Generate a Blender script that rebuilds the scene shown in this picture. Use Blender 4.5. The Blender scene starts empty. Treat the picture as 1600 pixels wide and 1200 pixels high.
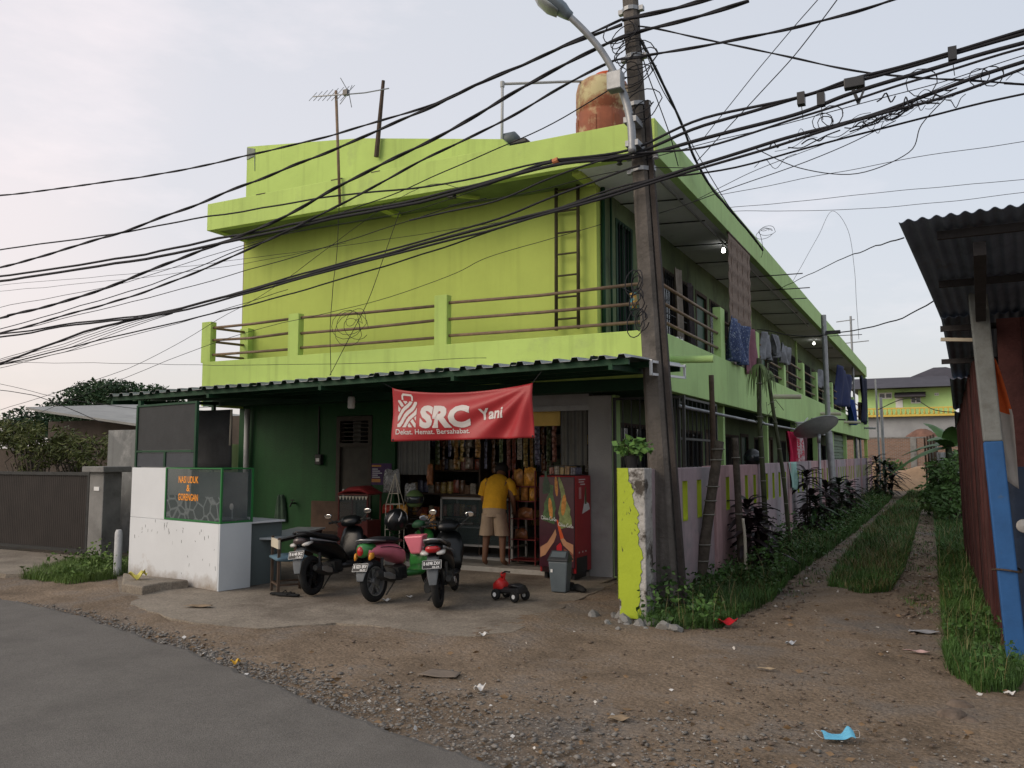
import bpy, bmesh, math, random
import numpy as np
from mathutils import Vector, Matrix, Euler, noise
random.seed(7)
R = math.radians
S = bpy.context.scene
COL = S.collection

# ------------------------------------------------------------------ camera
CAM_H, YAW, PITCH, FPX = 1.55, R(27.33), math.atan(116/1300), 1300.0
cd = bpy.data.cameras.new('camera'); cd.sensor_width = 36; cd.lens = 36*FPX/1600; cd.clip_end = 3000; cd.clip_start = .05
cam = bpy.data.objects.new('camera', cd); COL.objects.link(cam)
cam.location = (0, 0, CAM_H); cam.rotation_euler = (math.pi/2+PITCH, 0, YAW)
S.camera = cam
# ------------------------------------------------------------------ world
SUN_AZ, SUN_EL = R(-142), R(31)          # azimuth measured from +Y (the alley), negative = to the left
sd = Vector((math.sin(SUN_AZ)*math.cos(SUN_EL), math.cos(SUN_AZ)*math.cos(SUN_EL), math.sin(SUN_EL)))
W = bpy.data.worlds.new('World'); S.world = W; W.use_nodes = True
nt = W.node_tree; N = nt.nodes; L = nt.links; N.clear()
out = N.new('ShaderNodeOutputWorld')
sky = N.new('ShaderNodeTexSky'); sky.sky_type = 'NISHITA'; sky.sun_disc = False
sky.sun_elevation = SUN_EL; sky.sun_rotation = SUN_AZ; sky.dust_density = 4.0; sky.air_density = 1.0
bg = N.new('ShaderNodeBackground'); bg.inputs[1].default_value = .05; L.new(sky.outputs[0], bg.inputs[0])
tc = N.new('ShaderNodeTexCoord')
def vm(op, a, b):
    n = N.new('ShaderNodeVectorMath'); n.operation = op
    for i, v in enumerate((a, b)):
        if hasattr(v, 'links'): L.new(v, n.inputs[i])
        else: n.inputs[i].default_value = v
    return n
def ramp(fac, stops, nodes=N, links=L):
    n = nodes.new('ShaderNodeValToRGB'); e = n.color_ramp.elements
    while len(e) < len(stops): e.new(.5)
    for el, (p, c) in zip(e, stops): el.position = p; el.color = (*c, 1)
    links.new(fac, n.inputs[0]); return n
sep = N.new('ShaderNodeSeparateXYZ'); L.new(tc.outputs['Generated'], sep.inputs[0])
# pale overcast veil: warm grey low down, cooler grey higher up
veil = ramp(sep.outputs[2], [(0, (.575, .555, .55)), (.12, (.565, .56, .57)), (.35, (.55, .567, .60)), (1, (.53, .555, .605))])
dotn = vm('DOT_PRODUCT', tc.outputs['Generated'], Vector((math.sin(R(-72)), math.cos(R(-72)), .14)).normalized())
glow = ramp(dotn.outputs['Value'], [(.1, (0, 0, 0)), (.65, (.075, .065, .055)), (1, (.15, .10, .075))])
mixg = N.new('ShaderNodeMixRGB'); mixg.blend_type = 'ADD'; mixg.inputs[0].default_value = 1
L.new(veil.outputs[0], mixg.inputs[1]); L.new(glow.outputs[0], mixg.inputs[2])
mp = N.new('ShaderNodeMapping'); mp.inputs['Scale'].default_value = (1, 1, 3.2); L.new(tc.outputs['Generated'], mp.inputs[0])
cn = N.new('ShaderNodeTexNoise'); cn.inputs['Scale'].default_value = 3.1; cn.inputs['Detail'].default_value = 7; cn.inputs['Roughness'].default_value = .58
L.new(mp.outputs[0], cn.inputs['Vector'])
cr = ramp(cn.outputs['Fac'], [(.57, (0, 0, 0)), (.74, (.11, .075, .065))])
mixc = N.new('ShaderNodeMixRGB'); mixc.blend_type = 'ADD'; mixc.inputs[0].default_value = 1
L.new(mixg.outputs[0], mixc.inputs[1]); L.new(cr.outputs[0], mixc.inputs[2])
# two soft peach patches where the low evening light comes through the haze at the left
prev = mixc.outputs[0]
for az, el, w0, col in ((-61, 24, .9775, (.08, .042, .025)), (-59, 10.5, .986, (.09, .042, .02))):
    dn = vm('DOT_PRODUCT', tc.outputs['Generated'], Vector((math.sin(R(az))*math.cos(R(el)), math.cos(R(az))*math.cos(R(el)), math.sin(R(el)))))
    gr = ramp(dn.outputs['Value'], [(w0, (0, 0, 0)), (1, col)])
    mg = N.new('ShaderNodeMixRGB'); mg.blend_type = 'ADD'; mg.inputs[0].default_value = 1; L.new(prev, mg.inputs[1]); L.new(gr.outputs[0], mg.inputs[2]); prev = mg.outputs[0]
bg2 = N.new('ShaderNodeBackground'); bg2.inputs[1].default_value = 1.0; L.new(prev, bg2.inputs[0])
ad = N.new('ShaderNodeAddShader'); L.new(bg.outputs[0], ad.inputs[0]); L.new(bg2.outputs[0], ad.inputs[1])
L.new(ad.outputs[0], out.inputs[0])
# ------------------------------------------------------------------ sun (veiled by the haze)
sl = bpy.data.lights.new('sun', 'SUN'); sl.energy = 1.05; sl.angle = R(30); sl.color = (1, .83, .66)
so = bpy.data.objects.new('sun', sl); COL.objects.link(so); so.rotation_euler = (-sd).to_track_quat('-Z', 'Y').to_euler()
S.view_settings.view_transform = 'Standard'; S.view_settings.look = 'None'
S.view_settings.exposure = 0; S.view_settings.gamma = 1; S.view_settings.use_curve_mapping = False
S.cycles.max_bounces = 6; S.cycles.diffuse_bounces = 3; S.cycles.transparent_max_bounces = 12

# ------------------------------------------------------------------ helpers
_c, _s, _cp, _sp = math.cos(YAW), math.sin(YAW), math.cos(PITCH), math.sin(PITCH)
def _ray(px, py):
    a, b = (px-800)/FPX, (600-py)/FPX
    return Vector((-_s*_cp+a*_c+b*_s*_sp, _c*_cp+a*_s-b*_c*_sp, _sp+b*_cp))
def onY(px, py, Y): d = _ray(px, py); return Vector((0, 0, CAM_H)) + d*(Y/d.y)   # a measured sight line met with a real plane
def onX(px, py, X): d = _ray(px, py); return Vector((0, 0, CAM_H)) + d*(X/d.x)
def onZ(px, py, z=0): d = _ray(px, py); return Vector((0, 0, CAM_H)) + d*((z-CAM_H)/d.z)

MATS = {}
def mat(name, col, rough=.75, var=.18, scale=6, bump=.15, bscale=40, metal=0, spec=.3, stain=None, streak=0, emit=0, alpha=1, trans=0, detail=5, speck=0, sscale=70):
    """painted / weathered surface: base colour broken up by two noises, optional stain colour, streaks down the wall, bump"""
    if name in MATS: return MATS[name]
    m = bpy.data.materials.new(name); m.use_nodes = True; MATS[name] = m
    n, l = m.node_tree.nodes, m.node_tree.links
    b = n['Principled BSDF']; b.inputs['Roughness'].default_value = rough; b.inputs['Metallic'].default_value = metal
    b.inputs['Specular IOR Level'].default_value = spec
    g = n.new('ShaderNodeNewGeometry'); pos = g.outputs['Position']
    if var or stain:
        t = n.new('ShaderNodeTexNoise'); t.inputs['Scale'].default_value = scale; t.inputs['Detail'].default_value = detail; t.inputs['Roughness'].default_value = .65
        l.new(pos, t.inputs['Vector'])
        c0 = tuple(max(0, v*(1-var)) for v in col); c1 = tuple(min(1, v*(1+var)) for v in col)
        r = ramp(t.outputs['Fac'], [(.3, c0), (.7, c1)], n, l); cur = r.outputs[0]
        if streak:
            mp = n.new('ShaderNodeMapping'); mp.inputs['Scale'].default_value = (9, 9, .55); l.new(pos, mp.inputs[0])
            t2 = n.new('ShaderNodeTexNoise'); t2.inputs['Scale'].default_value = 1; t2.inputs['Detail'].default_value = 6; l.new(mp.outputs[0], t2.inputs['Vector'])
            r2 = ramp(t2.outputs['Fac'], [(.52, (0, 0, 0)), (.75, (1, 1, 1))], n, l)
            mu = n.new('ShaderNodeMath'); mu.operation = 'MULTIPLY'; mu.inputs[1].default_value = streak; l.new(r2.outputs[0], mu.inputs[0])
            mx = n.new('ShaderNodeMixRGB'); l.new(mu.outputs[0], mx.inputs[0]); l.new(cur, mx.inputs[1]); mx.inputs[2].default_value = (*[v*.35 for v in col], 1); cur = mx.outputs[0]
        if stain:
            sc, lo, hi, ss = stain
            t3 = n.new('ShaderNodeTexNoise'); t3.inputs['Scale'].default_value = ss; t3.inputs['Detail'].default_value = 8; t3.inputs['Roughness'].default_value = .7; l.new(pos, t3.inputs['Vector'])
            r3 = ramp(t3.outputs['Fac'], [(lo, (0, 0, 0)), (hi, (1, 1, 1))], n, l)
            mx = n.new('ShaderNodeMixRGB'); l.new(r3.outputs[0], mx.inputs[0]); l.new(cur, mx.inputs[1]); mx.inputs[2].default_value = (*sc, 1); cur = mx.outputs[0]
        if speck:
            t5 = n.new('ShaderNodeTexNoise'); t5.inputs['Scale'].default_value = sscale; t5.inputs['Detail'].default_value = 3; t5.inputs['Roughness'].default_value = .8; l.new(pos, t5.inputs['Vector'])
            r5 = ramp(t5.outputs['Fac'], [(.36, (1-speck,)*3), (.5, (1, 1, 1)), (.66, (1+speck*.8,)*3)], n, l)
            mx = n.new('ShaderNodeMixRGB'); mx.blend_type = 'MULTIPLY'; mx.inputs[0].default_value = 1; l.new(cur, mx.inputs[1]); l.new(r5.outputs[0], mx.inputs[2]); cur = mx.outputs[0]
        l.new(cur, b.inputs['Base Color'])
        if emit: l.new(cur, b.inputs['Emission Color'])
    else:
        b.inputs['Base Color'].default_value = (*col, 1)
        if emit: b.inputs['Emission Color'].default_value = (*col, 1)
    if emit: b.inputs['Emission Strength'].default_value = emit
    if trans: b.inputs['Transmission Weight'].default_value = trans
    if alpha < 1: b.inputs['Alpha'].default_value = alpha
    if bump:
        t4 = n.new('ShaderNodeTexNoise'); t4.inputs['Scale'].default_value = bscale; t4.inputs['Detail'].default_value = 6; l.new(pos, t4.inputs['Vector'])
        bp = n.new('ShaderNodeBump'); bp.inputs['Strength'].default_value = bump; bp.inputs['Distance'].default_value = .02; l.new(t4.outputs['Fac'], bp.inputs['Height']); l.new(bp.outputs[0], b.inputs['Normal'])
    return m
def leafmat(name, col, var=.45, scale=3, rough=.55):
    m = mat(name, col, rough, var, scale, 0, spec=.25)
    b = m.node_tree.nodes['Principled BSDF']
    b.inputs['Subsurface Weight'].default_value = 0
    return m

class MB:
    def __init__(s): s.v = []; s.f = []; s.mi = []; s.k = 0
    def add(s, vs, fs, M=None):
        o = len(s.v)
        s.v += [tuple(M @ Vector(p)) for p in vs] if M is not None else [tuple(p) for p in vs]
        s.f += [tuple(i+o for i in f) for f in fs]; s.mi += [s.k]*len(fs); return s
    def box(s, a, b, M=None):
        (x0, y0, z0), (x1, y1, z1) = [min(p, q) for p, q in zip(a, b)], [max(p, q) for p, q in zip(a, b)]
        return s.add([(x0,y0,z0),(x1,y0,z0),(x1,y1,z0),(x0,y1,z0),(x0,y0,z1),(x1,y0,z1),(x1,y1,z1),(x0,y1,z1)],
              [(3,2,1,0),(4,5,6,7),(0,1,5,4),(1,2,6,5),(2,3,7,6),(3,0,4,7)], M)
    def tube(s, pts, r, n=8, cap=True):
        pts = [Vector(p) for p in pts]; rs = r if isinstance(r, (list, tuple)) else [r]*len(pts)
        vs, fs = [], []; up = None
        for i, p in enumerate(pts):
            t = (pts[min(i+1, len(pts)-1)] - pts[max(i-1, 0)])
            if t.length < 1e-9: t = Vector((0, 0, 1))
            t.normalize()
            if up is None:
                up = Vector((0, 0, 1)) if abs(t.z) < .9 else Vector((1, 0, 0))
            a = t.cross(up); a = a.normalized() if a.length > 1e-6 else t.orthogonal().normalized(); b = a.cross(t).normalized(); up = b
            for j in range(n):
                q = 2*math.pi*(j+.5)/n; vs.append(p + a*math.cos(q)*rs[i] + b*math.sin(q)*rs[i])
        m = len(pts)
        for i in range(m-1):
            for j in range(n): fs.append((i*n+j, i*n+(j+1)%n, (i+1)*n+(j+1)%n, (i+1)*n+j))
        if cap: fs.append(tuple(range(n-1, -1, -1))); fs.append(tuple(range((m-1)*n, m*n)))
        return s.add(vs, fs)
    def bar(s, p, q, w, h=None):
        """rectangular bar from p to q"""
        p, q = Vector(p), Vector(q); h = h or w; t = (q-p); ln = t.length; t.normalize()
        up = Vector((0, 0, 1)) if abs(t.z) < .95 else Vector((0, 1, 0))
        a = t.cross(up).normalized(); b = a.cross(t)
        M = Matrix((( a.x, t.x, b.x, p.x), (a.y, t.y, b.y, p.y), (a.z, t.z, b.z, p.z), (0, 0, 0, 1)))
        return s.box((-w/2, 0, -h/2), (w/2, ln, h/2), M)
    def lathe(s, prof, n=20, M=None):
        """profile of (r, z) turned round the z axis"""
        vs, fs = [], []; m = len(prof)
        for r, z in prof:
            for j in range(n):
                q = 2*math.pi*j/n; vs.append((r*math.cos(q), r*math.sin(q), z))
        for i in range(m-1):
            for j in range(n): fs.append((i*n+j, i*n+(j+1)%n, (i+1)*n+(j+1)%n, (i+1)*n+j))
        if prof[0][0] > 1e-4: fs.append(tuple(range(n-1, -1, -1)))
        if prof[-1][0] > 1e-4: fs.append(tuple(range((m-1)*n, m*n)))
        return s.add(vs, fs, M)
    def loft(s, secs, n=12, M=None, pw=2.4):
        """closed body through sections (x, y, z, half width in y, half height in z)"""
        vs, fs = [], []
        for (x, y, z, ry, rz) in secs:
            for j in range(n):
                q = 2*math.pi*(j+.5)/n; cq, sq = math.cos(q), math.sin(q)
                vs.append((x, y+ry*math.copysign(abs(cq)**(2/pw), cq), z+rz*math.copysign(abs(sq)**(2/pw), sq)))
        m = len(secs)
        for i in range(m-1):
            for j in range(n): fs.append((i*n+j, i*n+(j+1)%n, (i+1)*n+(j+1)%n, (i+1)*n+j))
        fs.append(tuple(range(n-1, -1, -1))); fs.append(tuple(range((m-1)*n, m*n)))
        return s.add(vs, fs, M)
    def prism(s, poly, h, M=None):
        """polygon in x,y extruded from z=0 to h"""
        n = len(poly)
        vs = [(x, y, 0) for x, y in poly] + [(x, y, h) for x, y in poly]
        fs = [tuple(range(n-1, -1, -1)), tuple(range(n, 2*n))] + [(i, (i+1)%n, (i+1)%n+n, i+n) for i in range(n)]
        return s.add(vs, fs, M)
    def sheet(s, fn, nu, nv, th=0):
        """surface fn(u,v) with optional thickness along its normal"""
        P = [[Vector(fn(i/nu, j/nv)) for j in range(nv+1)] for i in range(nu+1)]
        vs = [p for row in P for p in row]; fs = []
        k = nv+1
        for i in range(nu):
            for j in range(nv): fs.append((i*k+j, (i+1)*k+j, (i+1)*k+j+1, i*k+j+1))
        if th:
            o = len(vs)
            for i in range(nu+1):
                for j in range(nv+1):
                    du = P[min(i+1, nu)][j]-P[max(i-1, 0)][j]; dv = P[i][min(j+1, nv)]-P[i][max(j-1, 0)]
                    nn = du.cross(dv); nn = nn.normalized() if nn.length > 1e-9 else Vector((0, 0, 1))
                    vs.append(P[i][j]-nn*th)
            fs += [tuple(o+q for q in reversed(f)) for f in fs]
            rim = [i*k for i in range(nu+1)] + [nu*k+j for j in range(1, nv+1)] + [i*k+nv for i in range(nu-1, -1, -1)] + [j for j in range(nv-1, 0, -1)]
            for a, b in zip(rim, rim[1:]+rim[:1]): fs.append((b, a, a+o, b+o))
        return s.add(vs, fs)
    def wall(s, axis, c0, c1, u0, u1, z0, z1, holes=()):
        """wall slab between planes c0..c1 with rectangular openings (ua, ub, za, zb); axis 'x': runs along x"""
        us = sorted({u0, u1, *[h[0] for h in holes], *[h[1] for h in holes]}); us = [u for u in us if u0 <= u <= u1]
        for a, b in zip(us, us[1:]):
            m = (a+b)/2; cuts = sorted((h[2], h[3]) for h in holes if h[0] < m < h[1]); z = z0
            for za, zb in cuts+[(z1, z1)]:
                if za > z+1e-4:
                    if axis == 'x': s.box((a, c0, z), (b, c1, za))
                    else: s.box((c0, a, z), (c1, b, za))
                z = max(z, zb)
        return s
    def build(s, name, material, parent=None, smooth=False, bev=0, base=None):
        """parent given: vertices are in world axes measured from the parent's root unless the root is at a local frame"""
        me = bpy.data.meshes.new(name)
        off = Vector((0, 0, 0))
        if parent is not None: off = Vector(parent.get('_o', (0, 0, 0)))
        elif base is not None: off = Vector(base)
        else:
            xs, ys, zs = zip(*s.v); off = Vector(((min(xs)+max(xs))/2, (min(ys)+max(ys))/2, min(zs)))
        if off.length: me.from_pydata([(x-off.x, y-off.y, z-off.z) for x, y, z in s.v], [], s.f)
        else: me.from_pydata(s.v, [], s.f)
        ms = material if isinstance(material, (list, tuple)) else [material]
        for m in ms: me.materials.append(m)
        if len(ms) > 1: me.polygons.foreach_set('material_index', s.mi)
        if smooth:
            me.polygons.foreach_set('use_smooth', [True]*len(me.polygons))
            if smooth != True: me.set_sharp_from_angle(angle=R(smooth))
        me.update()
        o = bpy.data.objects.new(name, me); COL.objects.link(o)
        if parent is not None: o.parent = parent; o['_o'] = parent.get('_o', (0, 0, 0))
        else: o.location = off
        if bev:
            md = o.modifiers.new('bevel', 'BEVEL'); md.width = bev; md.segments = 2; md.limit_method = 'ANGLE'; md.angle_limit = R(40)
        return o
def tag(o, label=None, cat=None, group=None, kind=None):
    if label: o['label'] = label
    if cat: o['category'] = cat
    if group: o['group'] = group
    if kind: o['kind'] = kind
    return o
def T(name, label, cat, loc=(0, 0, 0), rz=0, group=None, local=False):
    """a thing: an Empty at its base.  local=False: parts are given in world axes and shifted to the base"""
    o = bpy.data.objects.new(name, None); o.empty_display_size = .1; COL.objects.link(o); o.location = loc; o.rotation_euler = (0, 0, rz)
    o['_o'] = (0, 0, 0) if local else tuple(loc)
    return tag(o, label, cat, group)
def copy_tree(o, parent=None):
    c = o.copy(); COL.objects.link(c)
    if parent is not None: c.parent = parent
    for ch in o.children: copy_tree(ch, c)
    return c
def text_geo(txt, h, off=0, cuts=0, fit=None, shear=0):
    """letters as flat triangles in x,y with baseline y=0; h: cap height; fit: width"""
    c = bpy.data.curves.new('t', 'FONT'); c.body = txt; c.size = 1; c.offset = off; c.shear = shear; c.resolution_u = 3
    o = bpy.data.objects.new('t', c); COL.objects.link(o)
    me = o.to_mesh(); bm = bmesh.new(); bm.from_mesh(me); o.to_mesh_clear()
    if cuts:
        bmesh.ops.triangulate(bm, faces=bm.faces); bmesh.ops.subdivide_edges(bm, edges=bm.edges, cuts=cuts, use_grid_fill=True)
    vs = [v.co.copy() for v in bm.verts]; bm.verts.index_update(); fs = [tuple(v.index for v in f.verts) for f in bm.faces]; bm.free()
    bpy.data.objects.remove(o); bpy.data.curves.remove(c)
    k = h/.72; x0 = min(v.x for v in vs); w = (max(v.x for v in vs)-x0)*k; kx = k*(fit/w if fit else 1)
    return [((v.x-x0)*kx, v.y*k) for v in vs], fs
def lettering(mb, txt, h, org, ux, uy, off=0, fit=None, shear=0, lift=.003, center=False):
    vs, fs = text_geo(txt, h, off, 0, fit, shear); ux, uy, org = Vector(ux), Vector(uy), Vector(org); n = ux.cross(uy).normalized()
    cx = (max(v[0] for v in vs)/2) if center else 0
    mb.add([org+ux*(x-cx)+uy*y+n*lift for x, y in vs], fs); return mb
def np_mesh(name, V, F, material, label=None, cat=None, kind=None, parent=None):
    me = bpy.data.meshes.new(name); k = F.shape[1]
    me.vertices.add(len(V)); me.vertices.foreach_set('co', V.astype(np.float32).ravel())
    me.loops.add(F.size); me.loops.foreach_set('vertex_index', F.astype(np.int32).ravel())
    me.polygons.add(len(F)); me.polygons.foreach_set('loop_start', np.arange(0, F.size, k, dtype=np.int32)); me.polygons.foreach_set('loop_total', np.full(len(F), k, dtype=np.int32))
    for m in (material if isinstance(material, list) else [material]): me.materials.append(m)
    me.update(calc_edges=True); me.validate()
    o = bpy.data.objects.new(name, me); COL.objects.link(o)
    if parent is not None: o.parent = parent
    return tag(o, label, cat, None, kind)
rng = np.random.default_rng(5)
def leaf_cloud(centers, size, aspect=.5, droop=.2, flat=0):
    """small folded leaves (two quads each) round the given centres -> V, F"""
    n = len(centers); az = rng.uniform(0, 2*np.pi, n); el = rng.normal(-droop, .5, n)*(1-flat); sz = size*rng.uniform(.6, 1.35, n)
    d = np.stack([np.cos(az)*np.cos(el), np.sin(az)*np.cos(el), np.sin(el)], 1)
    r = rng.normal(size=(n, 3)); sdv = np.cross(d, r); sdv /= np.linalg.norm(sdv, axis=1)[:, None]
    up = np.cross(sdv, d)
    L_, Wd = (d*sz[:, None]), (sdv*(sz*aspect*.5)[:, None])
    c = np.asarray(centers)
    V = np.stack([c, c+L_*.5+Wd+up*(sz*.1)[:, None], c+L_, c+L_*.5-Wd+up*(sz*.1)[:, None]], 1).reshape(-1, 3)
    i = np.arange(n)*4
    F = np.concatenate([np.stack([i, i+1, i+2], 1), np.stack([i, i+2, i+3], 1)])
    return V, F
def clump_points(n, blobs):
    """points spread through uneven blobs (x,y,z,rx,ry,rz), thicker towards the outside"""
    w = np.array([b[3]*b[4]*b[5] for b in blobs])**.67; w /= w.sum(); k = rng.choice(len(blobs), n, p=w); B = np.array(blobs)[k]
    d = rng.normal(size=(n, 3)); d /= np.linalg.norm(d, axis=1)[:, None]
    return B[:, :3]+d*(rng.uniform(.15, 1, n)**.45)[:, None]*B[:, 3:]
# ------------------------------------------------------------------ materials
M = {}
M['dirt'] = mat('dirt', (.205,.155,.110), .95, .34, 1.6, .9, 28, spec=.1, stain=((.15,.135,.12), .48, .66, .8), detail=9, speck=.34, sscale=45)
M['asphalt'] = mat('asphalt', (.142,.131,.117), .9, .16, 2.2, .4, 170, spec=.2, stain=((.150,.138,.124), .5, .72, .7), detail=10, speck=.3, sscale=110)
M['concrete'] = mat('concrete', (.25,.215,.172), .92, .25, 1.3, .35, 45, spec=.15, stain=((.13,.107,.085), .47, .68, .9), detail=9, speck=.28, sscale=40)
M['concrete_grey'] = mat('concrete_grey', (.22,.215,.205), .9, .22, 3, .4, 50, stain=((.1,.095,.09), .52, .72, 2.2))
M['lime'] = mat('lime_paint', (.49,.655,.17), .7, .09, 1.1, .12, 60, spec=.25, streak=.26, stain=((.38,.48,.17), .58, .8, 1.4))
M['lime_shaded'] = mat('lime_paint_shaded', (.42,.62,.24), .7, .09, 1.2, .12, 60, spec=.25, streak=.26, stain=((.36,.47,.18), .58, .8, 1.4))  # cooler, duller copy of lime: the alley side's shade put into the colour
M['lime_wall'] = mat('lime_wall_paint', (.48,.585,.125), .7, .08, 1.0, .12, 60, spec=.25, streak=.15)
M['yellow'] = mat('yellow_green_paint', (.37,.46,.03), .6, .06, 4, .15, 30, spec=.3, stain=((.25,.28,.06), .72, .76, 9))
M['soffit'] = mat('soffit_paint', (.74,.77,.78), .8, .12, 1.2, .05, 20, stain=((.36,.38,.37), .58, .75, .9))
M['green'] = mat('green_paint', (.008,.064,.015), .6, .2, 2, .15, 40, streak=.3)
M['dkgreen'] = mat('dark_green_paint', (.010,.050,.022), .6, .25, 3, .1, 40)
M['plaster'] = mat('grey_plaster', (.36,.36,.36), .85, .12, 2, .2, 40, stain=((.27,.26,.25), .52, .75, 1.6))
M['rail'] = mat('rusty_rail_paint', (.20,.135,.085), .6, .3, 8, .1, 60, spec=.4)
M['darkmetal'] = mat('dark_metal', (.035,.036,.036), .5, .3, 9, .05, 60, metal=.3)
M['greymetal'] = mat('grey_metal', (.30,.31,.32), .45, .2, 7, .05, 60, metal=.5)
M['zinc'] = mat('zinc_sheet', (.34,.36,.37), .5, .2, 3, .05, 40, metal=.4, stain=((.2,.18,.16), .56, .72, 2))
M['white'] = mat('white_paint', (.70,.71,.72), .5, .05, 2, .04, 40, spec=.35)
M['whitep'] = mat('white_plastic', (.72,.72,.71), .45, .06, 3, 0)
M['dark'] = mat('dark_interior', (.03,.032,.033), .9, .2, 2, .1)
M['black'] = mat('black_plastic', (.014,.014,.016), .38, .3, 12, .03, 80, spec=.5)
M['rubber'] = mat('rubber', (.02,.02,.02), .9, .2, 20, .2, 90, spec=.2)
M['wood'] = mat('dark_wood', (.075,.05,.035), .75, .4, 7, .25, 50)
M['glass'] = mat('dark_glass', (.02,.025,.03), .08, 0, 1, 0, spec=.6)
M['mirror'] = mat('mirror_glass', (.9,.9,.9), .03, 0, 1, 0, metal=1)
M['cable'] = mat('cable_rubber', (.018,.018,.022), .7, 0, 1, 0)
M['bark'] = mat('bark', (.085,.07,.055), .95, .4, 9, .6, 30)
M['alley_wall'] = mat('alley_wall_shaded', (.15,.20,.10), .8, .25, 1.1, .12, 60, streak=.4, stain=((.06,.07,.05), .5, .7, 1.2))  # base green darkened: the deep shade along the alley put into the colour
M['pvc'] = mat('grey_pvc', (.42,.43,.43), .5, .1, 5, 0)
M['grass'] = leafmat('grass_blade', (.058,.122,.028), .55, 1.6)
M['weeds'] = leafmat('weed_leaf', (.046,.100,.022), .6, 2.6)
M['drygrass'] = leafmat('dry_grass', (.16,.14,.06), .4, 4)
M['cream'] = mat('cream_paint', (.55,.50,.40), .8, .12, 2, .1)
M['bulb'] = mat('lit_bulb', (1, .97, .9), .4, 0, 1, 0, emit=9)

# ------------------------------------------------------------------ ground, road, apron
EDGE = [(-90, 26), (-30, 10.9), (-14, 6.9), (-9.29, 5.72), (-7.8, 5.52), (-5.4, 4.88), (-3.95, 4.39), (-2.91, 4.04), (-2.02, 3.82), (0, 3.05), (6, 1.0), (30, -7), (90, -27)]
EX, EY = np.array([p[0] for p in EDGE]), np.array([p[1] for p in EDGE])
def edge(x): return float(np.interp(x, EX, EY))
def nz(x, y, s, o=0): return noise.noise(Vector((x*s, y*s, o)))
def axis_steps(lo, a, b, hi, st, g=1.12):
    mid = list(np.arange(a, b+1e-6, st)); r = []; d = st; v = b
    while v < hi: d *= g; v += d; r.append(v)
    l = []; d = st; v = a
    while v > lo: d *= g; v -= d; l.append(v)
    return np.array(l[::-1]+mid+r)
AP = [onZ(*p) for p in ((186,936),(205,950),(236,962),(280,975),(315,981),(394,988),(430,987),(484,983),(525,980),(562,982),(619,988),(660,996),(703,1001),(740,1001),(770,997),(804,994),(850,970),(900,944),(966,914))]
def ap_dist(x, y):
    b = 9
    for p, q in zip(AP, AP[1:]):
        dx, dy = q.x-p.x, q.y-p.y; t = max(0, min(1, ((x-p.x)*dx+(y-p.y)*dy)/(dx*dx+dy*dy))); b = min(b, math.hypot(x-p.x-dx*t, y-p.y-dy*t))
    return b
gx = axis_steps(-700, -9.5, 1.2, 700, .055); gy = axis_steps(-250, 2.6, 11, 1200, .06, 1.055)
V = np.zeros((len(gx), len(gy), 3)); V[..., 0] = gx[:, None]; V[..., 1] = gy[None, :]
for i, x in enumerate(gx):
    for j, y in enumerate(gy):
        if -14 < x < 5 and 1 < y < 60:
            h = .022*nz(x, y, .9)+.016*nz(x, y, 3.1, 4)+.012*abs(nz(x, y, 7, 2))+.007*nz(x, y, 15, 6)
            # tyre ruts of the lane and a crown under the grass strip
            if y > 8: h += (.03*math.exp(-((x+1.02)/.35)**2) - .02*math.exp(-((x+1.75)/.25)**2) - .02*math.exp(-((x+.4)/.25)**2))*min(1, (y-8)/3)
            if -8.6 < x < -2.7 and 5.4 < y < 9.7:
                ad = ap_dist(x, y)
                if ad < .6: h += .034*(1-ad/.6)**1.5
            e = y-edge(x)
            if e < .9: h -= .02*(1-max(0, min(1, e/.9)))
            V[i, j, 2] = h
nx, ny = len(gx), len(gy); idx = np.arange(nx*ny).reshape(nx, ny)
F = np.stack([idx[:-1, :-1], idx[1:, :-1], idx[1:, 1:], idx[:-1, 1:]], -1).reshape(-1, 4)
go = np_mesh('ground', V.reshape(-1, 3), F, M['dirt'], kind='structure'); go.data.polygons.foreach_set('use_smooth', [True]*len(go.data.polygons))
# asphalt road with a ragged broken edge
xs = axis_steps(-90, -10, .5, 90, .04, 1.2); v, f = [], []
cols = [0, .05, .35, 1.0, 3, 8, 40]
for x in xs:
    e = edge(x)-.02+.05*nz(x, 0, 2.1)+.035*nz(x, 0, 8)+.018*nz(x, 0, 26)
    v.append((x, e+.02, -.06))
    for k, c in enumerate(cols): v.append((x, e-c, .012+(.012 if k else 0)+.006*nz(x, c, .7)))
k = len(cols)+1
for i in range(len(xs)-1):
    for j in range(k-1): f.append((i*k+j, i*k+j+1, (i+1)*k+j+1, (i+1)*k+j))
mb = MB(); mb.add(v, f); ro = mb.build('road', M['asphalt'], base=(0, 0, 0)); tag(ro, kind='structure')
# worn concrete apron before the shop
ap = [onZ(*p) for p in ((186,936),(205,950),(236,962),(280,975),(315,981),(394,988),(430,987),(484,983),(525,980),(562,982),(619,988),(660,996),(703,1001),(740,1001),(770,997),(804,994),(850,970),(900,944),(966,914))]
P = []
for a, b in zip(ap, ap[1:]):
    n_ = max(2, int((b-a).length/.06))
    for q in range(n_):
        p = a.lerp(b, q/n_); P.append((p.x+.035*nz(p.x, p.y, 6), p.y+.035*nz(p.x, p.y, 6, 3)+.02*nz(p.x, p.y, 22)))
P += [(-3.76, 9.6), (-3.76, 10.19), (-11.2, 10.19), (-10.6, 8.2), (-9.6, 7.4)]
mb = MB(); mb.prism(P, .05, Matrix.Translation((0, 0, -.012))); tag(mb.build('forecourt_paving', M['concrete'], base=(0, 0, 0)), kind='structure')
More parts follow.
